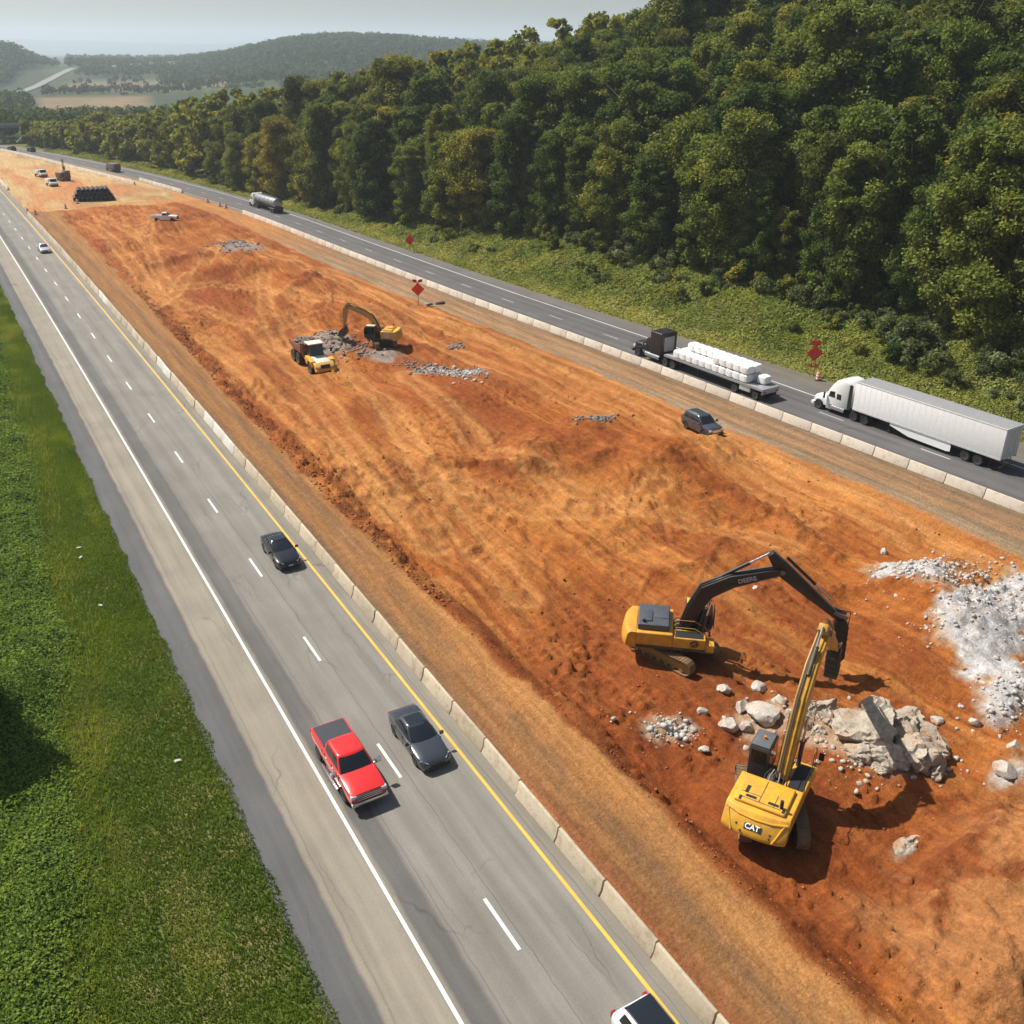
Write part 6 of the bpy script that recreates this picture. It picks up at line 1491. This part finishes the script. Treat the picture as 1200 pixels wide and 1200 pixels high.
    b = MB(); b.box(-2.2, 1.0, -1.2, 1.2, .85, 2.3); b.build('engine_housing', rg, t, bevel=.08); b = MB(); b.box(1.02, 2.2, .1, 1.2, .85, 2.9); cb = b.build('cab', rg, t, bevel=.06); MB().box(2.19, 2.22, .25, 1.05, 1.7, 2.7).build('front_window', VM['glass'], cb)
    b = MB()
    for x, y in ((2.5, -.9), (2.9, -.9), (2.5, -.5), (2.9, -.5)): b.tube([(x, y, .3), (x, y, 6.2)], .05, 5)
    for k in range(9): z = .5 + k * .65; b.tube([(2.5, -.9, z), (2.9, -.9, z + .5)], .03, 5); b.tube([(2.5, -.5, z), (2.9, -.5, z + .5)], .03, 5); b.tube([(2.5, -.9, z), (2.5, -.5, z + .5)], .03, 5)
    b.build('mast', rg, t); b = MB(); b.tube([(1.0, -.7, 2.2), (2.5, -.7, 3.6)], .09, 8); b.build('mast_ram', VM['steel'], t); b = MB(); b.box(2.45, 2.95, -.95, -.45, 3.4, 4.2); b.build('drill_head', VM['frame'], t)

# ------------------------------------------------------------------ bridge and far houses
def build_far_structures():
    con = mat('bridge_concrete', (.20, .20, .19), .9, scale=.6); stl = mat('bridge_steel', (.045, .055, .06), .6)
    y = 468; t = thing('highway_bridge', 'dark overpass crossing the highway at the far left', 'bridge', (0, y, 0))
    z = 6.0
    b = MB(); b.box(-60, 29, -5, 5, z, z + .35); b.build('deck', con, t); 
    for s in (1, -1):
        b = MB(); b.box(-60, 29, s * 4.95 - .15, s * 4.95 + .15, z + .352, z + 1.25); b.build('parapet', con, t)
    b = MB(); [b.box(-60, 29, k - .18, k + .18, z - 1.25, z - .002) for k in (-4, -1.4, 1.4, 4)]; b.build('girder', stl, t)
    for x in (-38, -22, -4, 13.5):
        b = MB(); [b.cyl((x, k, -4), (x, k, z - 2.0), .55, n=12) for k in (-3.5, 0, 3.5)]; b.box(x - .7, x + .7, -4.8, 4.8, z - 2.0, z - 1.252); b.build('pier', con, t)
    b = MB(); b.prism([(24, z - 1.25), (24.5, z + .34), (36, z + .34), (36, -4), (16, -4), (17, -1.5)], -6, 6); b.build('abutment', mat('abutment_slope', (.10, .115, .07), .9, scale=.5), t)
    walls = [mat('house_wall_white', (.62, .61, .58), .8), mat('house_wall_tan', (.42, .36, .30), .8), mat('house_wall_grey', (.30, .31, .33), .8)]; roofs = [mat('house_roof_grey', (.16, .15, .155), .8), mat('house_roof_brown', (.15, .11, .09), .8)]; win = VM['glass']
    def house(az, d, w, dep, h, rz, wm, rm, lab):
        x = CAM[0] + d * math.sin(R(az)); yy = d * math.cos(R(az)); zz = float(far_h(np.array(x), np.array(yy))) - .3
        t = thing('house', lab, 'house', (x, yy, zz), rz)
        b = MB(); b.box(-w / 2, w / 2, -dep / 2, dep / 2, 0, h); wl = b.build('wall', wm, t)
        b = MB(); b.add([(-w / 2 - .4, -dep / 2 - .5, h), (w / 2 + .4, -dep / 2 - .5, h), (w / 2 + .4, dep / 2 + .5, h), (-w / 2 - .4, dep / 2 + .5, h), (-w / 2 - .4, 0, h + dep * .36), (w / 2 + .4, 0, h + dep * .36)], [(0, 1, 5, 4), (2, 3, 4, 5), (0, 4, 3), (1, 2, 5), (0, 3, 2, 1)]); r = b.build('roof', rm, t)
        b = MB(); b.box(w * .2, w * .2 + .9, -.4, .4, h + dep * .2, h + dep * .36 + 1); b.build('chimney', mat('brick_chimney', (.22, .1, .07), .9), r)
        for k in range(4):
            for zz2 in ((1.0, 3.8) if h > 5 else (1.0,)):
                b = MB(); xx = -w / 2 + w * (k + .5) / 4; b.box(xx - .6, xx + .6, -dep / 2 - .04, -dep / 2 + .02, zz2, zz2 + 1.5); b.build('window', win, t)
        b = MB(); b.box(-.6, .6, -dep / 2 - .06, -dep / 2 - .042, 0, 2.2); b.build('door', mat('house_door', (.25, .06, .05), .6), t)
    house(9.4, 1700, 17, 11, 6, -.2, walls[0], roofs[0], 'white far house at the edge of the distant woods, leftmost of the valley houses')
    house(10.2, 1720, 20, 12, 6.5, -.3, walls[2], roofs[0], 'grey far house second from the left in the valley')
    house(11.4, 1760, 26, 13, 7, -.1, walls[1], roofs[1], 'tan far house with a brown roof in the middle of the valley')
    house(12.4, 1740, 34, 14, 7, -.25, walls[2], roofs[1], 'long grey far house with a brown roof, widest in the valley')
    house(13.2, 1800, 24, 13, 7, -.3, walls[1], roofs[0], 'tan far house with a grey roof, rightmost in the valley')
    house(9.4, 1130, 9, 6, 3.2, .3, walls[0], roofs[0], 'tiny white shed beside the hay field')
# ------------------------------------------------------------------ vegetation
def leaf_mat(name, a, b, c, hue_by_object=True):
    m = bpy.data.materials.new(name); m.use_nodes = True; nt = m.node_tree; nt.nodes.clear()
    out = nt.nodes.new('ShaderNodeOutputMaterial')
    at = nt.nodes.new('ShaderNodeAttribute'); at.attribute_name = 'rnd'
    oi = nt.nodes.new('ShaderNodeObjectInfo')
    k = ramp(nt, at.outputs['Fac'], [(0.0, a), (.55, b), (1.0, c)])
    if hue_by_object:
        tint = ramp(nt, oi.outputs['Random'], [(0.0, (.62, .72, .70)), (.3, (.85, .95, .80)), (.55, (1.0, 1.0, .9)), (.75, (1.25, 1.12, .85)), (.9, (.95, .85, .80)), (1.0, (1.5, 1.25, .7))])
        k = mixc(nt, 1.0, k, tint, 'MULTIPLY')
    geo = nt.nodes.new('ShaderNodeNewGeometry')
    k2 = mixc(nt, 1.0, k, ramp(nt, noise(nt, geo.outputs['Position'], .14, 4), [(.32, (.78, .84, .86)), (.68, (1.26, 1.17, .98))]), 'MULTIPLY')
    d = nt.nodes.new('ShaderNodeBsdfPrincipled'); d.inputs['Roughness'].default_value = .75; d.inputs['Specular IOR Level'].default_value = .12; nt.links.new(k2, d.inputs['Base Color'])
    tr = nt.nodes.new('ShaderNodeBsdfTranslucent'); nt.links.new(mixc(nt, 1.0, k2, (1.25, 1.15, .6), 'MULTIPLY'), tr.inputs['Color'])
    mx = nt.nodes.new('ShaderNodeMixShader'); mx.inputs[0].default_value = .34; nt.links.new(d.outputs[0], mx.inputs[1]); nt.links.new(tr.outputs[0], mx.inputs[2]); nt.links.new(mx.outputs[0], out.inputs[0])
    return m

def leaves_mesh(name, centres, normals, sizes, rnd, m, aspect=.7, rg=None):
    """one bent leaf-spray quad per centre, roughly facing its normal"""
    rg = rg or RNG; n = len(centres)
    nn = normals / np.maximum(1e-6, np.linalg.norm(normals, axis=1))[:, None]
    t = rg.normal(size=(n, 3)); t -= (t * nn).sum(1)[:, None] * nn; t /= np.linalg.norm(t, axis=1)[:, None]; b = np.cross(nn, t)
    s = sizes[:, None]; fold = nn * s * rg.uniform(-.35, .35, (n, 1))
    P = np.stack([centres - t * s, centres + b * s * aspect + fold, centres + t * s, centres - b * s * aspect + fold], 1).reshape(-1, 3)
    F = np.arange(n * 4).reshape(n, 4)
    return np_mesh(name, P, F, m, {'rnd': np.repeat(rnd, 4)})

def crown_points(rg, H, W, nclump, per, leaf, base=.22, lean=0):
    """leaf positions gathered in clumps over an uneven crown"""
    C, Nn, S, Rn = [], [], [], []
    for k in range(nclump):
        z = base + (.95 - base) * rg.random() ** .85
        if z > .82: z = .82 + (z - .82) * .55
        prof = math.sin(math.pi * min(1, (z - base + .10) / (1.12 - base)) ** .85) ** .65
        a = rg.uniform(0, 6.283); r = W * prof * (rg.random() ** .45) * rg.uniform(.75, 1.08)
        c = np.array([r * math.cos(a) + lean * z, r * math.sin(a), H * z]); cr = W * rg.uniform(.15, .33) * (.65 + .45 * prof)
        m = int(per * rg.uniform(.6, 1.3)); d = rg.normal(size=(m, 3)); d /= np.linalg.norm(d, axis=1)[:, None]
        d[:, 2] = d[:, 2] * .8 + .12; rad = cr * (rg.random((m, 1)) ** .35)
        p = c + d * rad * np.array([1, 1, rg.uniform(.75, 1.25)]) + rg.normal(size=(m, 3)) * cr * .16; p[:, 2] = np.maximum(p[:, 2], .3)
        C.append(p); Nn.append(d + rg.normal(size=(m, 3)) * .8 + np.array([0, 0, .4])); S.append(leaf * rg.uniform(.6, 1.35, m)); Rn.append(np.clip(rg.normal(.45 + rg.normal() * .18, .2, m), 0, 1))
    return np.concatenate(C), np.concatenate(Nn), np.concatenate(S), np.concatenate(Rn)

def trunk_mesh(rg, H, r):
    mb = MB(); pts = [(0, 0, -1.2)]; x = y = 0
    for k in range(1, 8):
        x += rg.normal() * .10; y += rg.normal() * .10; pts.append((x, y, H * .86 * k / 7))
    mb.tube(pts, [r * (1.25 - 1.1 * k / 7) for k in range(8)], 8)
    for k in range(7):
        i = rg.integers(2, 7); p = Vector(pts[i]); a = rg.uniform(0, 6.28); L = H * rg.uniform(.14, .26)
        mb.tube([p, p + Vector((math.cos(a) * L * .5, math.sin(a) * L * .5, L * .35)), p + Vector((math.cos(a) * L, math.sin(a) * L, L * .75))], [r * .38, r * .25, r * .1], 6)
    return mb.mesh('trunk')

def make_tree_protos():
    bark = mat('bark', (.085, .068, .05), .9, scale=4); pale_bark = mat('pale_bark', (.22, .20, .17), .9, scale=4)
    lm = [leaf_mat('broadleaf_dark', (00.057, 00.084, 00.021), (00.120, 00.161, 00.036), (00.206, 00.239, 00.063)), leaf_mat('broadleaf_mid', (00.081, 00.111, 00.023), (00.168, 00.203, 00.042), (00.268, 00.292, 00.075)), leaf_mat('broadleaf_yellow', (00.111, 00.129, 00.025), (00.220, 00.230, 00.044), (00.331, 00.311, 00.081)), leaf_mat('vine_grey_green', (.055, .075, .028), (.130, .160, .062), (.235, .255, .140), False)]
    P = []
    spec = [(20, 4.8, 105, 430, .185, .02, 0), (22, 4.6, 110, 420, .185, .02, 0), (18, 5.4, 105, 450, .19, .02, 1), (22, 4.2, 110, 400, .185, .02, 1), (17, 4.8, 95, 430, .18, .02, 2), (24, 5.2, 120, 430, .19, .03, 1), (20, 3.8, 95, 400, .18, .02, 0), (14, 4.2, 84, 390, .175, .0, 1)]
    for k, (H, W, nc, per, leaf, base, mi) in enumerate(spec):
        rg = np.random.default_rng(50 + k); c, n, s, r = crown_points(rg, H, W, nc, per, leaf, base)
        tm = trunk_mesh(rg, H, .30); tm.materials.append(bark)
        P.append((leaves_mesh('crown', c, n, s, r, lm[mi], rg=rg), tm, H, mi))
    S = []
    for k, (H, W, nc, per, leaf, mi) in enumerate([(3.4, 2.2, 18, 260, .14, 1), (2.6, 2.4, 16, 260, .14, 3), (4.2, 2.0, 18, 260, .15, 0), (3.0, 2.0, 16, 240, .14, 2), (2.0, 2.6, 16, 260, .13, 3)]):
        rg = np.random.default_rng(90 + k); c, n, s, r = crown_points(rg, H, W, nc, per, leaf, -.05)
        mb = MB()
        for q in range(5):
            a = rg.uniform(0, 6.28); mb.tube([(0, 0, -.4), (math.cos(a) * .4, math.sin(a) * .4, H * .35), (math.cos(a) * W * .5, math.sin(a) * W * .5, H * .7)], [.07, .05, .02], 5)
        st = mb.mesh('stem'); st.materials.append(bark); S.append((leaves_mesh('foliage', c, n, s, r, lm[mi], rg=rg), st, H, mi))
    return P, S, lm

def tree_obj(proto, name, label, group, loc, sc, rz, top='crown', low='trunk', cat='tree'):
    t = link(name, None); tag(t, label, cat, group); t.location = loc; t.scale = sc; t.rotation_euler = (0, 0, rz)
    o = link(top, proto[0], t); p = link(low, proto[1], t)
    return t

def build_forest(P, S, lm):
    rg = np.random.default_rng(77); pts = []
    for v in np.arange(18, 455, 6.4):
        for d in np.arange(0, 110, 6.6):
            vv = v + rg.uniform(-2.6, 2.6); t0 = float(np.interp(vv, [0, 60, 95, 140, 175, 200, 225, 250, 300, 460], [15.5, 16, 18.5, 17, 14.5, 11.5, 8, 6.0, 7.5, 9])) + (float(fbm(np.array(vv * .06), np.array(0.0), 3, 66)) - .5) * 5
            dd = t0 + d + rg.uniform(-2.2, 2.2); u = float(ER(vv)) + dd
            if not (vv > 335 and d > 45): pts.append((u, vv, d))
    pts = np.array(pts); z = hill(pts[:, 0], pts[:, 1]); vis = in_view(pts[:, 0], pts[:, 1], z + 12, 200)
    pts, z = pts[vis], z[vis]
    # keep the front rows and the crowns that rise behind them
    dist = np.hypot(pts[:, 0] - CAM[0], pts[:, 1]); order = np.argsort(dist + pts[:, 2] * 1.2)
    labels = {0: ('dark green broadleaf tree in the wood on the hillside', 'dark trees of the hillside wood'), 1: ('mid green broadleaf tree in the wood on the hillside', 'mid green trees of the hillside wood'), 2: ('yellowish green broadleaf tree in the wood on the hillside', 'yellowish trees of the hillside wood')}
    n = 0; rest = []
    for i in order:
        u, v, d = pts[i]; hsc = 1.0 + .16 * rg.normal()
        hsc *= float(np.interp(v, [0, 120, 200, 260, 325, 348, 455], [1.0, 1.05, 1.05, 1.12, 1.02, .64, .46])) * (1.0 if d > 3 else .88)
        hsc = min(max(hsc, .42), 1.35)
        if n < 285 and d < 80:
            k = int(rg.choice(len(P), p=[.16, .16, .12, .14, .10, .14, .10, .08])); pr = P[k]; lab, gr = labels[pr[3]]
            w = hsc * rg.uniform(.9, 1.2)
            tree_obj(pr, 'broadleaf_tree', lab, gr, (u, v, z[i] - .2), (w, w, hsc), rg.uniform(0, 6.28)); n += 1
        else: rest.append((u, v, z[i], hsc))
    # the rest of the wood, too many to count: one mass
    C, Nn, Sz, Rn = [], [], [], []
    for (u, v, zz, h) in rest:
        c, nn, s, r = crown_points(rg, 20 * h, 5.4, 18, 60, .62, .12); C.append(c + np.array([u, v, zz])); Nn.append(nn); Sz.append(s); Rn.append(r)
    if C:
        o = link('distant_woodland', leaves_mesh('distant_woodland', np.concatenate(C), np.concatenate(Nn), np.concatenate(Sz), np.concatenate(Rn), lm[1], rg=rg)); tag(o, 'the rest of the wood running on along the hillside', None, None, 'stuff')
    # shrubs along the foot of the wood
    labs = {0: 'dark shrub at the foot of the hillside wood', 1: 'green shrub at the foot of the hillside wood', 2: 'yellow green shrub at the foot of the hillside wood', 3: 'grey green vine covered shrub on the bank'}
    for k in range(150):
        v = 30 + 260 * rg.random() ** 1.25; t0 = float(np.interp(v, [0, 60, 95, 140, 175, 200, 225, 250, 300], [15.5, 16, 18.5, 17, 14.5, 11.5, 8, 6, 7.5]))
        d = t0 - (rg.uniform(-1, 4.0 if v < 110 else 2.5) if k < 95 else rg.uniform(1, 10 if v < 170 else 4)); d = max(d, 3.0); u = float(ER(v)) + d
        q = int(rg.integers(len(S))); pr = S[q]; s = rg.uniform(.7, 1.35) * (1 if k < 95 else .6)
        tree_obj(pr, 'shrub', labs[pr[3]], {0: 'dark shrubs below the wood', 1: 'green shrubs below the wood', 2: 'yellow green shrubs below the wood', 3: 'vine covered shrubs on the bank'}[pr[3]], (u, v, float(hill(np.array(u), np.array(v))) - .15), (s, s, s * rg.uniform(.8, 1.1)), rg.uniform(0, 6.28), 'foliage', 'stem', 'shrub')
    for (dv, dd, sc, q, lab) in [(50.5, 6.5, 1.05, 4, 'pale grey green bush right above the roof of the white trailer'), (48, 8.5, 1.15, 1, 'pale bush at the right edge of the photo above the white trailer'), (66, 8.5, 1.3, 4, 'wide grey green vine thicket behind the white cab'), (69, 10.5, 1.4, 1, 'vine thicket between the red sign and the wood'), (72, 11.5, 1.3, 4, 'vine thicket just behind the red sign')]:
        u = float(ER(dv)) + dd; tree_obj(S[q], 'bush', lab, None, (u, dv, float(hill(np.array(u), np.array(dv))) - .1), (sc, sc, sc * .9), dv, 'foliage', 'stem', 'bush')
    # trees that stand alone
    sp = [(-22.6, 53.4, .95, 7, 'tree left of the photo whose shadow lies on the grass')]
    for u, v, s, k, lab in sp: tree_obj(P[k], 'broadleaf_tree', lab, None, (u, v, 0), (s * 1.1, s * 1.1, s), 1.0)
    x, y = 19.0, 452.0; tree_obj(S[3], 'bush', 'bright yellow green bush beside the far bridge', None, (float(ER(440)) + 5, 446, 0), (2.3, 2.3, 1.6), .4, 'foliage', 'stem', 'bush')
    # woods in the valley and on the far ridges
    C, Nn, Sz, Rn = [], [], [], []
    rg = np.random.default_rng(5)
    def grove(n, a0, a1, d0, d1, cond=None, h=13, leaf=2.0, q=18):
        az = rg.uniform(a0, a1, n); dd = np.sqrt(rg.uniform(d0 ** 2, d1 ** 2, n)); x = CAM[0] + dd * np.sin(np.radians(az)); y = dd * np.cos(np.radians(az)); z = far_h(x, y)
        keep = fbm(x * .006, y * .006, 3, 9) > (cond if cond is not None else -1)
        tt = (dd - 1230) / 560; keep &= ~((tt > -.2) & (tt < 1.05) & (np.abs(az - (4.6 + 2.7 * tt) + .25) * dd * .01745 < 34))
        for xx, yy, zz, kk in zip(x, y, z, keep):
            if not kk: continue
            hh = h * rg.uniform(.7, 1.3); wv = hh * .38
            d = rg.normal(size=(q, 3)); d /= np.linalg.norm(d, axis=1)[:, None]; d[:, 2] = np.abs(d[:, 2]) * 1.0 - .25
            C.append(np.array([xx, yy, zz + hh * .45]) + d * np.array([wv, wv, hh * .55]) * rg.uniform(.8, 1.1, (q, 1))); Nn.append(d + rg.normal(size=(q, 3)) * .3); Sz.append(leaf * rg.uniform(.7, 1.3, q)); Rn.append(np.clip(rg.normal(.35 + rg.normal() * .15, .15, q), 0, 1))
    grove(520, 1.0, 12, 478, 600, None, 10, .9, 44)
    grove(260, 1.0, 5.0, 600, 1000, None, 11, 1.2, 34)
    grove(60, 5, 9.0, 1165, 1215, None, 7, 1.3, 24); grove(50, 10, 18, 1165, 1215, None, 8, 1.3, 24)
    grove(110, 1.0, 4.4, 1160, 1240, None, 9, 1.4, 24)
    grove(260, 5.0, 15, 1100, 1620, .47, 10, 1.5, 24)
    grove(1200, 1.0, 6.6, 1380, 1900, None, 13, 1.9, 22)
    grove(1700, 7.0, 18, 1580, 2200, .40, 12, 2.0, 20)
    grove(900, 7.0, 18, 2200, 3200, .3, 13, 3.0, 14)
    grove(4600, 11.5, 33, 1250, 2100, None, 13, 2.1, 18)
    grove(1600, 20, 50, 700, 1500, .3, 15, 2.2, 14)
    o = link('valley_woods', leaves_mesh('valley_woods', np.concatenate(C), np.concatenate(Nn), np.concatenate(Sz), np.concatenate(Rn), leaf_mat('far_leaf', (.030, .050, .014), (.062, .090, .024), (.110, .135, .038), False), rg=rg)); tag(o, 'woods in the valley and on the far ridge', None, None, 'stuff')

def build_grass():
    rg = np.random.default_rng(8)
    gm = leaf_mat('grass_blades', (.095, .155, .024), (.185, .260, .046), (.36, .34, .12), False); wm = leaf_mat('weed_leaves', (.060, .110, .013), (.140, .215, .029), (.250, .310, .056), False)
    bm_ = leaf_mat('bank_growth', (.105, .145, .030), (.225, .260, .060), (.38, .36, .13), False)
    # cut verge: upright blades
    def tufts(n, vfun, ufun, hmin, hmax, wid, m, zf, name, label, tone=None, dens=None):
        v = vfun(n); u = ufun(v, rg.random(n)); z = zf(u, v); k = in_view(u, v, z, 60)
        if dens is not None: k &= rg.random(n) < dens(u, v)
        u, v, z = u[k], v[k], z[k]; n = len(u)
        a = rg.uniform(0, 6.283, n); h = rg.uniform(hmin, hmax, n); lx, ly = rg.normal(0, .35, n) * h, rg.normal(0, .35, n) * h; w = wid * rg.uniform(.6, 1.4, n)
        c, s = np.cos(a) * w, np.sin(a) * w
        P = np.stack([np.stack([u - c, v - s, z - .02], 1), np.stack([u + c, v + s, z - .02], 1), np.stack([u + lx + c * .15, v + ly + s * .15, z + h], 1), np.stack([u + lx - c * .15, v + ly - s * .15, z + h], 1)], 1).reshape(-1, 3)
        r = np.clip((tone(u, v) if tone is not None else .4) + rg.normal(0, .13, n), 0, 1)
        o = link(name, np_mesh(name, P, np.arange(n * 4).reshape(n, 4), m, {'rnd': np.repeat(r, 4)})); tag(o, label, None, None, 'stuff')
    near = lambda lo, hi, p: (lambda n: lo + (hi - lo) * rg.random(n) ** p)
    dry = lambda u, v: .24 + .40 * sstep(.52, .78, fbm(u * .35, v * .16, 4, 91)) + .20 * np.exp(-((u - weed_edge(v) - 1.2) / 1.3) ** 2) * fbm(u * .6, v * .2, 3, 89)
    tufts(330000, near(12, 190, 1.9), lambda v, t: lawn_edge(v) + .25 - (lawn_edge(v) - weed_edge(v) + .8) * t, .06, .24, .035, gm, verge_height, 'grass', 'cut grass of the verge left of the highway', dry)
    tufts(3500, near(14, 120, 1.5), lambda v, t: weed_edge(v) + 1.8 * (t - .25), .3, .75, .03, gm, verge_height, 'tall_grass', 'strip of taller dry grass beside the rank weeds', lambda u, v: .55 + .35 * fbm(u * .5, v * .5, 3, 92))
    def growth(n, vfun, ufun, zf, m, name, label, size, hfun, tone, bare=None):
        v = vfun(n); u = ufun(v, rg.random(n)); z = zf(u, v); k = in_view(u, v, z, 60)
        if bare is not None: k &= rg.random(n) > bare(u, v)
        u, v, z = u[k], v[k], z[k]; n = len(u); hh = hfun(u, v)
        t = rg.random(n) ** .6; c = np.stack([u, v, z + hh * t], 1)
        # face outwards from the swell of the growth
        e = .25; gx = (hfun(u + e, v) - hfun(u - e, v)) / (2 * e); gy = (hfun(u, v + e) - hfun(u, v - e)) / (2 * e)
        nn = np.stack([-gx, -gy, np.ones(n)], 1) + rg.normal(0, .55, (n, 3))
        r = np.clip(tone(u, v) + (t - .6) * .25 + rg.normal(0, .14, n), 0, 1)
        o = link(name, leaves_mesh(name, c, nn, size * rg.uniform(.55, 1.4, n) * (1 + .006 * np.maximum(0, v - 40)), r, m, rg=rg)); tag(o, label, None, None, 'stuff')
    wh = lambda u, v: .08 + 1.7 * np.maximum(0, fbm(u * .36, v * .36, 4, 93) - .36) + .5 * np.maximum(0, fbm(u * 1.7, v * 1.7, 2, 94) - .4)
    wh0 = wh; wh = lambda u, v: .05 + wh0(u, v) * sstep(1.4, -3.2, u - weed_edge(v))
    growth(430000, near(10, 175, 1.7), lambda v, t: weed_edge(v) + 1.3 - 23.5 * t ** 1.15, verge_height, wm, 'weeds', 'rank green weeds covering the left verge', .075, wh, lambda u, v: .18 + .62 * fbm(u * .3, v * .3, 4, 95))
    T0 = lambda v: np.interp(v, [0, 60, 95, 140, 175, 200, 225, 250, 300, 460], [17, 18, 20.5, 19, 16.5, 13.5, 10, 7.5, 8, 9])
    bh = lambda u, v: (.06 + 2.3 * np.maximum(0, fbm(u * .26, v * .26, 4, 96) - .40) + .5 * np.maximum(0, fbm(u * 1.2, v * 1.2, 2, 97) - .4)) * sstep(.2, 4.5, u - ER(v)) + .08
    growth(520000, near(28, 420, 1.6), lambda v, t: ER(v) + .1 + T0(v) * t, lambda u, v: hill(u, v), bm_, 'bank_growth', 'tangled green growth covering the bank right of the road', .12, bh,
           lambda u, v: .30 + .60 * (fbm(u * .22, v * .12, 4, 98) - .2) + .42 * np.exp(-((u - ER(v) - 2.2) / 1.8) ** 2) * fbm(u * .4, v * .1, 3, 99) - .12 * sstep(9, 16, u - ER(v)), bare=lambda u, v: .75 * sstep(1.4, .0, u - ER(v)))
    # litter on the verge
    pm = mat('paper_litter', (.42, .41, .36), .7)
    for k, (u, v, lab) in enumerate([(-11.0, 71.5, 'white scrap of litter in the grass, farthest of the scraps'), (-11.1, 69.8, 'white scrap of litter just in front of the farthest scrap'), (-10.9, 61.8, 'small white scrap of litter in the middle of the grass verge'), (-9.9, 43.0, 'pale torn sheet of litter near the gravel shoulder')]):
        mb = MB(); rr = random.Random(k); mb.grid(lambda i, j: ((i / 3 - .5) * .30 + rr.uniform(-.05, .05), (j / 3 - .5) * .16 + rr.uniform(-.03, .03), .03 + rr.uniform(0, .06)), 3, 3); mb.grid(lambda i, j: ((i / 3 - .5) * .30, (j / 3 - .5) * .16, .02), 3, 3)
        o = mb.build('litter', pm, None); o.location = (u, v, .05 if k < 9 else .01); o.rotation_euler = (0, 0, k * 1.1); tag(o, lab, 'litter')
# ------------------------------------------------------------------ light, air, camera
def build_world():
    w = bpy.data.worlds.new('World'); SC.world = w; w.use_nodes = True; nt = w.node_tree; nt.nodes.clear()
    out = nt.nodes.new('ShaderNodeOutputWorld'); bg = nt.nodes.new('ShaderNodeBackground'); sky = nt.nodes.new('ShaderNodeTexSky')
    sky.sky_type = 'NISHITA'; sky.sun_disc = False; sky.sun_elevation = R(SUN_EL); sky.sun_rotation = R(SUN_AZ + 180); sky.air_density = 1.5; sky.dust_density = 2.5; sky.ozone_density = 1.0; sky.altitude = 150
    nt.links.new(sky.outputs[0], bg.inputs[0]); bg.inputs[1].default_value = SKY_STRENGTH; nt.links.new(bg.outputs[0], out.inputs[0])
    l = bpy.data.lights.new('sun', 'SUN'); l.energy = SUN_STRENGTH; l.angle = R(.53); l.color = (1.0, .95, .87)
    o = bpy.data.objects.new('sun', l); COL.objects.link(o)
    d = Vector((math.sin(R(SUN_AZ)) * math.cos(R(SUN_EL)), math.cos(R(SUN_AZ)) * math.cos(R(SUN_EL)), -math.sin(R(SUN_EL))))
    o.rotation_euler = d.to_track_quat('-Z', 'Y').to_euler()
    o.location = (0, 0, 200)

def build_haze():
    mb = MB(); mb.box(-5000, 12500, -300, 13200, -14, 265)
    m = bpy.data.materials.new('haze_air'); m.use_nodes = True; nt = m.node_tree; nt.nodes.clear()
    out = nt.nodes.new('ShaderNodeOutputMaterial'); v = nt.nodes.new('ShaderNodeVolumePrincipled'); v.inputs['Color'].default_value = (.77, .88, 1.0, 1); v.inputs['Density'].default_value = HAZE; v.inputs['Anisotropy'].default_value = .28
    nt.links.new(v.outputs[0], out.inputs['Volume'])
    o = mb.build('haze', m); tag(o, 'thin blue haze over the valley', None, None, 'stuff')
    m.volume_intersection_method = 'FAST' if hasattr(m, 'volume_intersection_method') else m.volume_intersection_method

def build_camera():
    c = bpy.data.cameras.new('camera'); c.sensor_width = 36; c.lens = 1100 / 1200 * 36; c.clip_end = 40000; c.clip_start = .5
    o = bpy.data.objects.new('camera', c); COL.objects.link(o); o.location = CAM; o.rotation_euler = (math.pi / 2 - CAM_PITCH, 0, -CAM_AZ)
    SC.camera = o

SKY_STRENGTH, SUN_STRENGTH, HAZE, EXPOSURE = .055, 5.0, 1.7e-4, 0.47

def main():
    global VM
    VM = vm()
    SC.view_settings.view_transform = 'Standard'; SC.view_settings.look = 'None'; SC.view_settings.exposure = EXPOSURE; SC.view_settings.gamma = 1
    SC.render.engine = 'CYCLES'; SC.cycles.use_denoising = True; SC.cycles.volume_bounces = 3; SC.cycles.max_bounces = 6; SC.cycles.transparent_max_bounces = 6
    SC.cycles.use_adaptive_sampling = True; SC.cycles.adaptive_threshold = .015
    build_world(); build_camera()
    build_grounds(); build_roads(); build_site_ground(); build_barriers()
    build_cars(); build_semi(); build_flatbed(); build_tanker()
    build_excavators(); build_dump_truck(); build_rocks(); build_site_things(); build_far_structures()
    P, S, lm = make_tree_protos()
    build_forest(P, S, lm); build_grass()
    build_haze()

main()
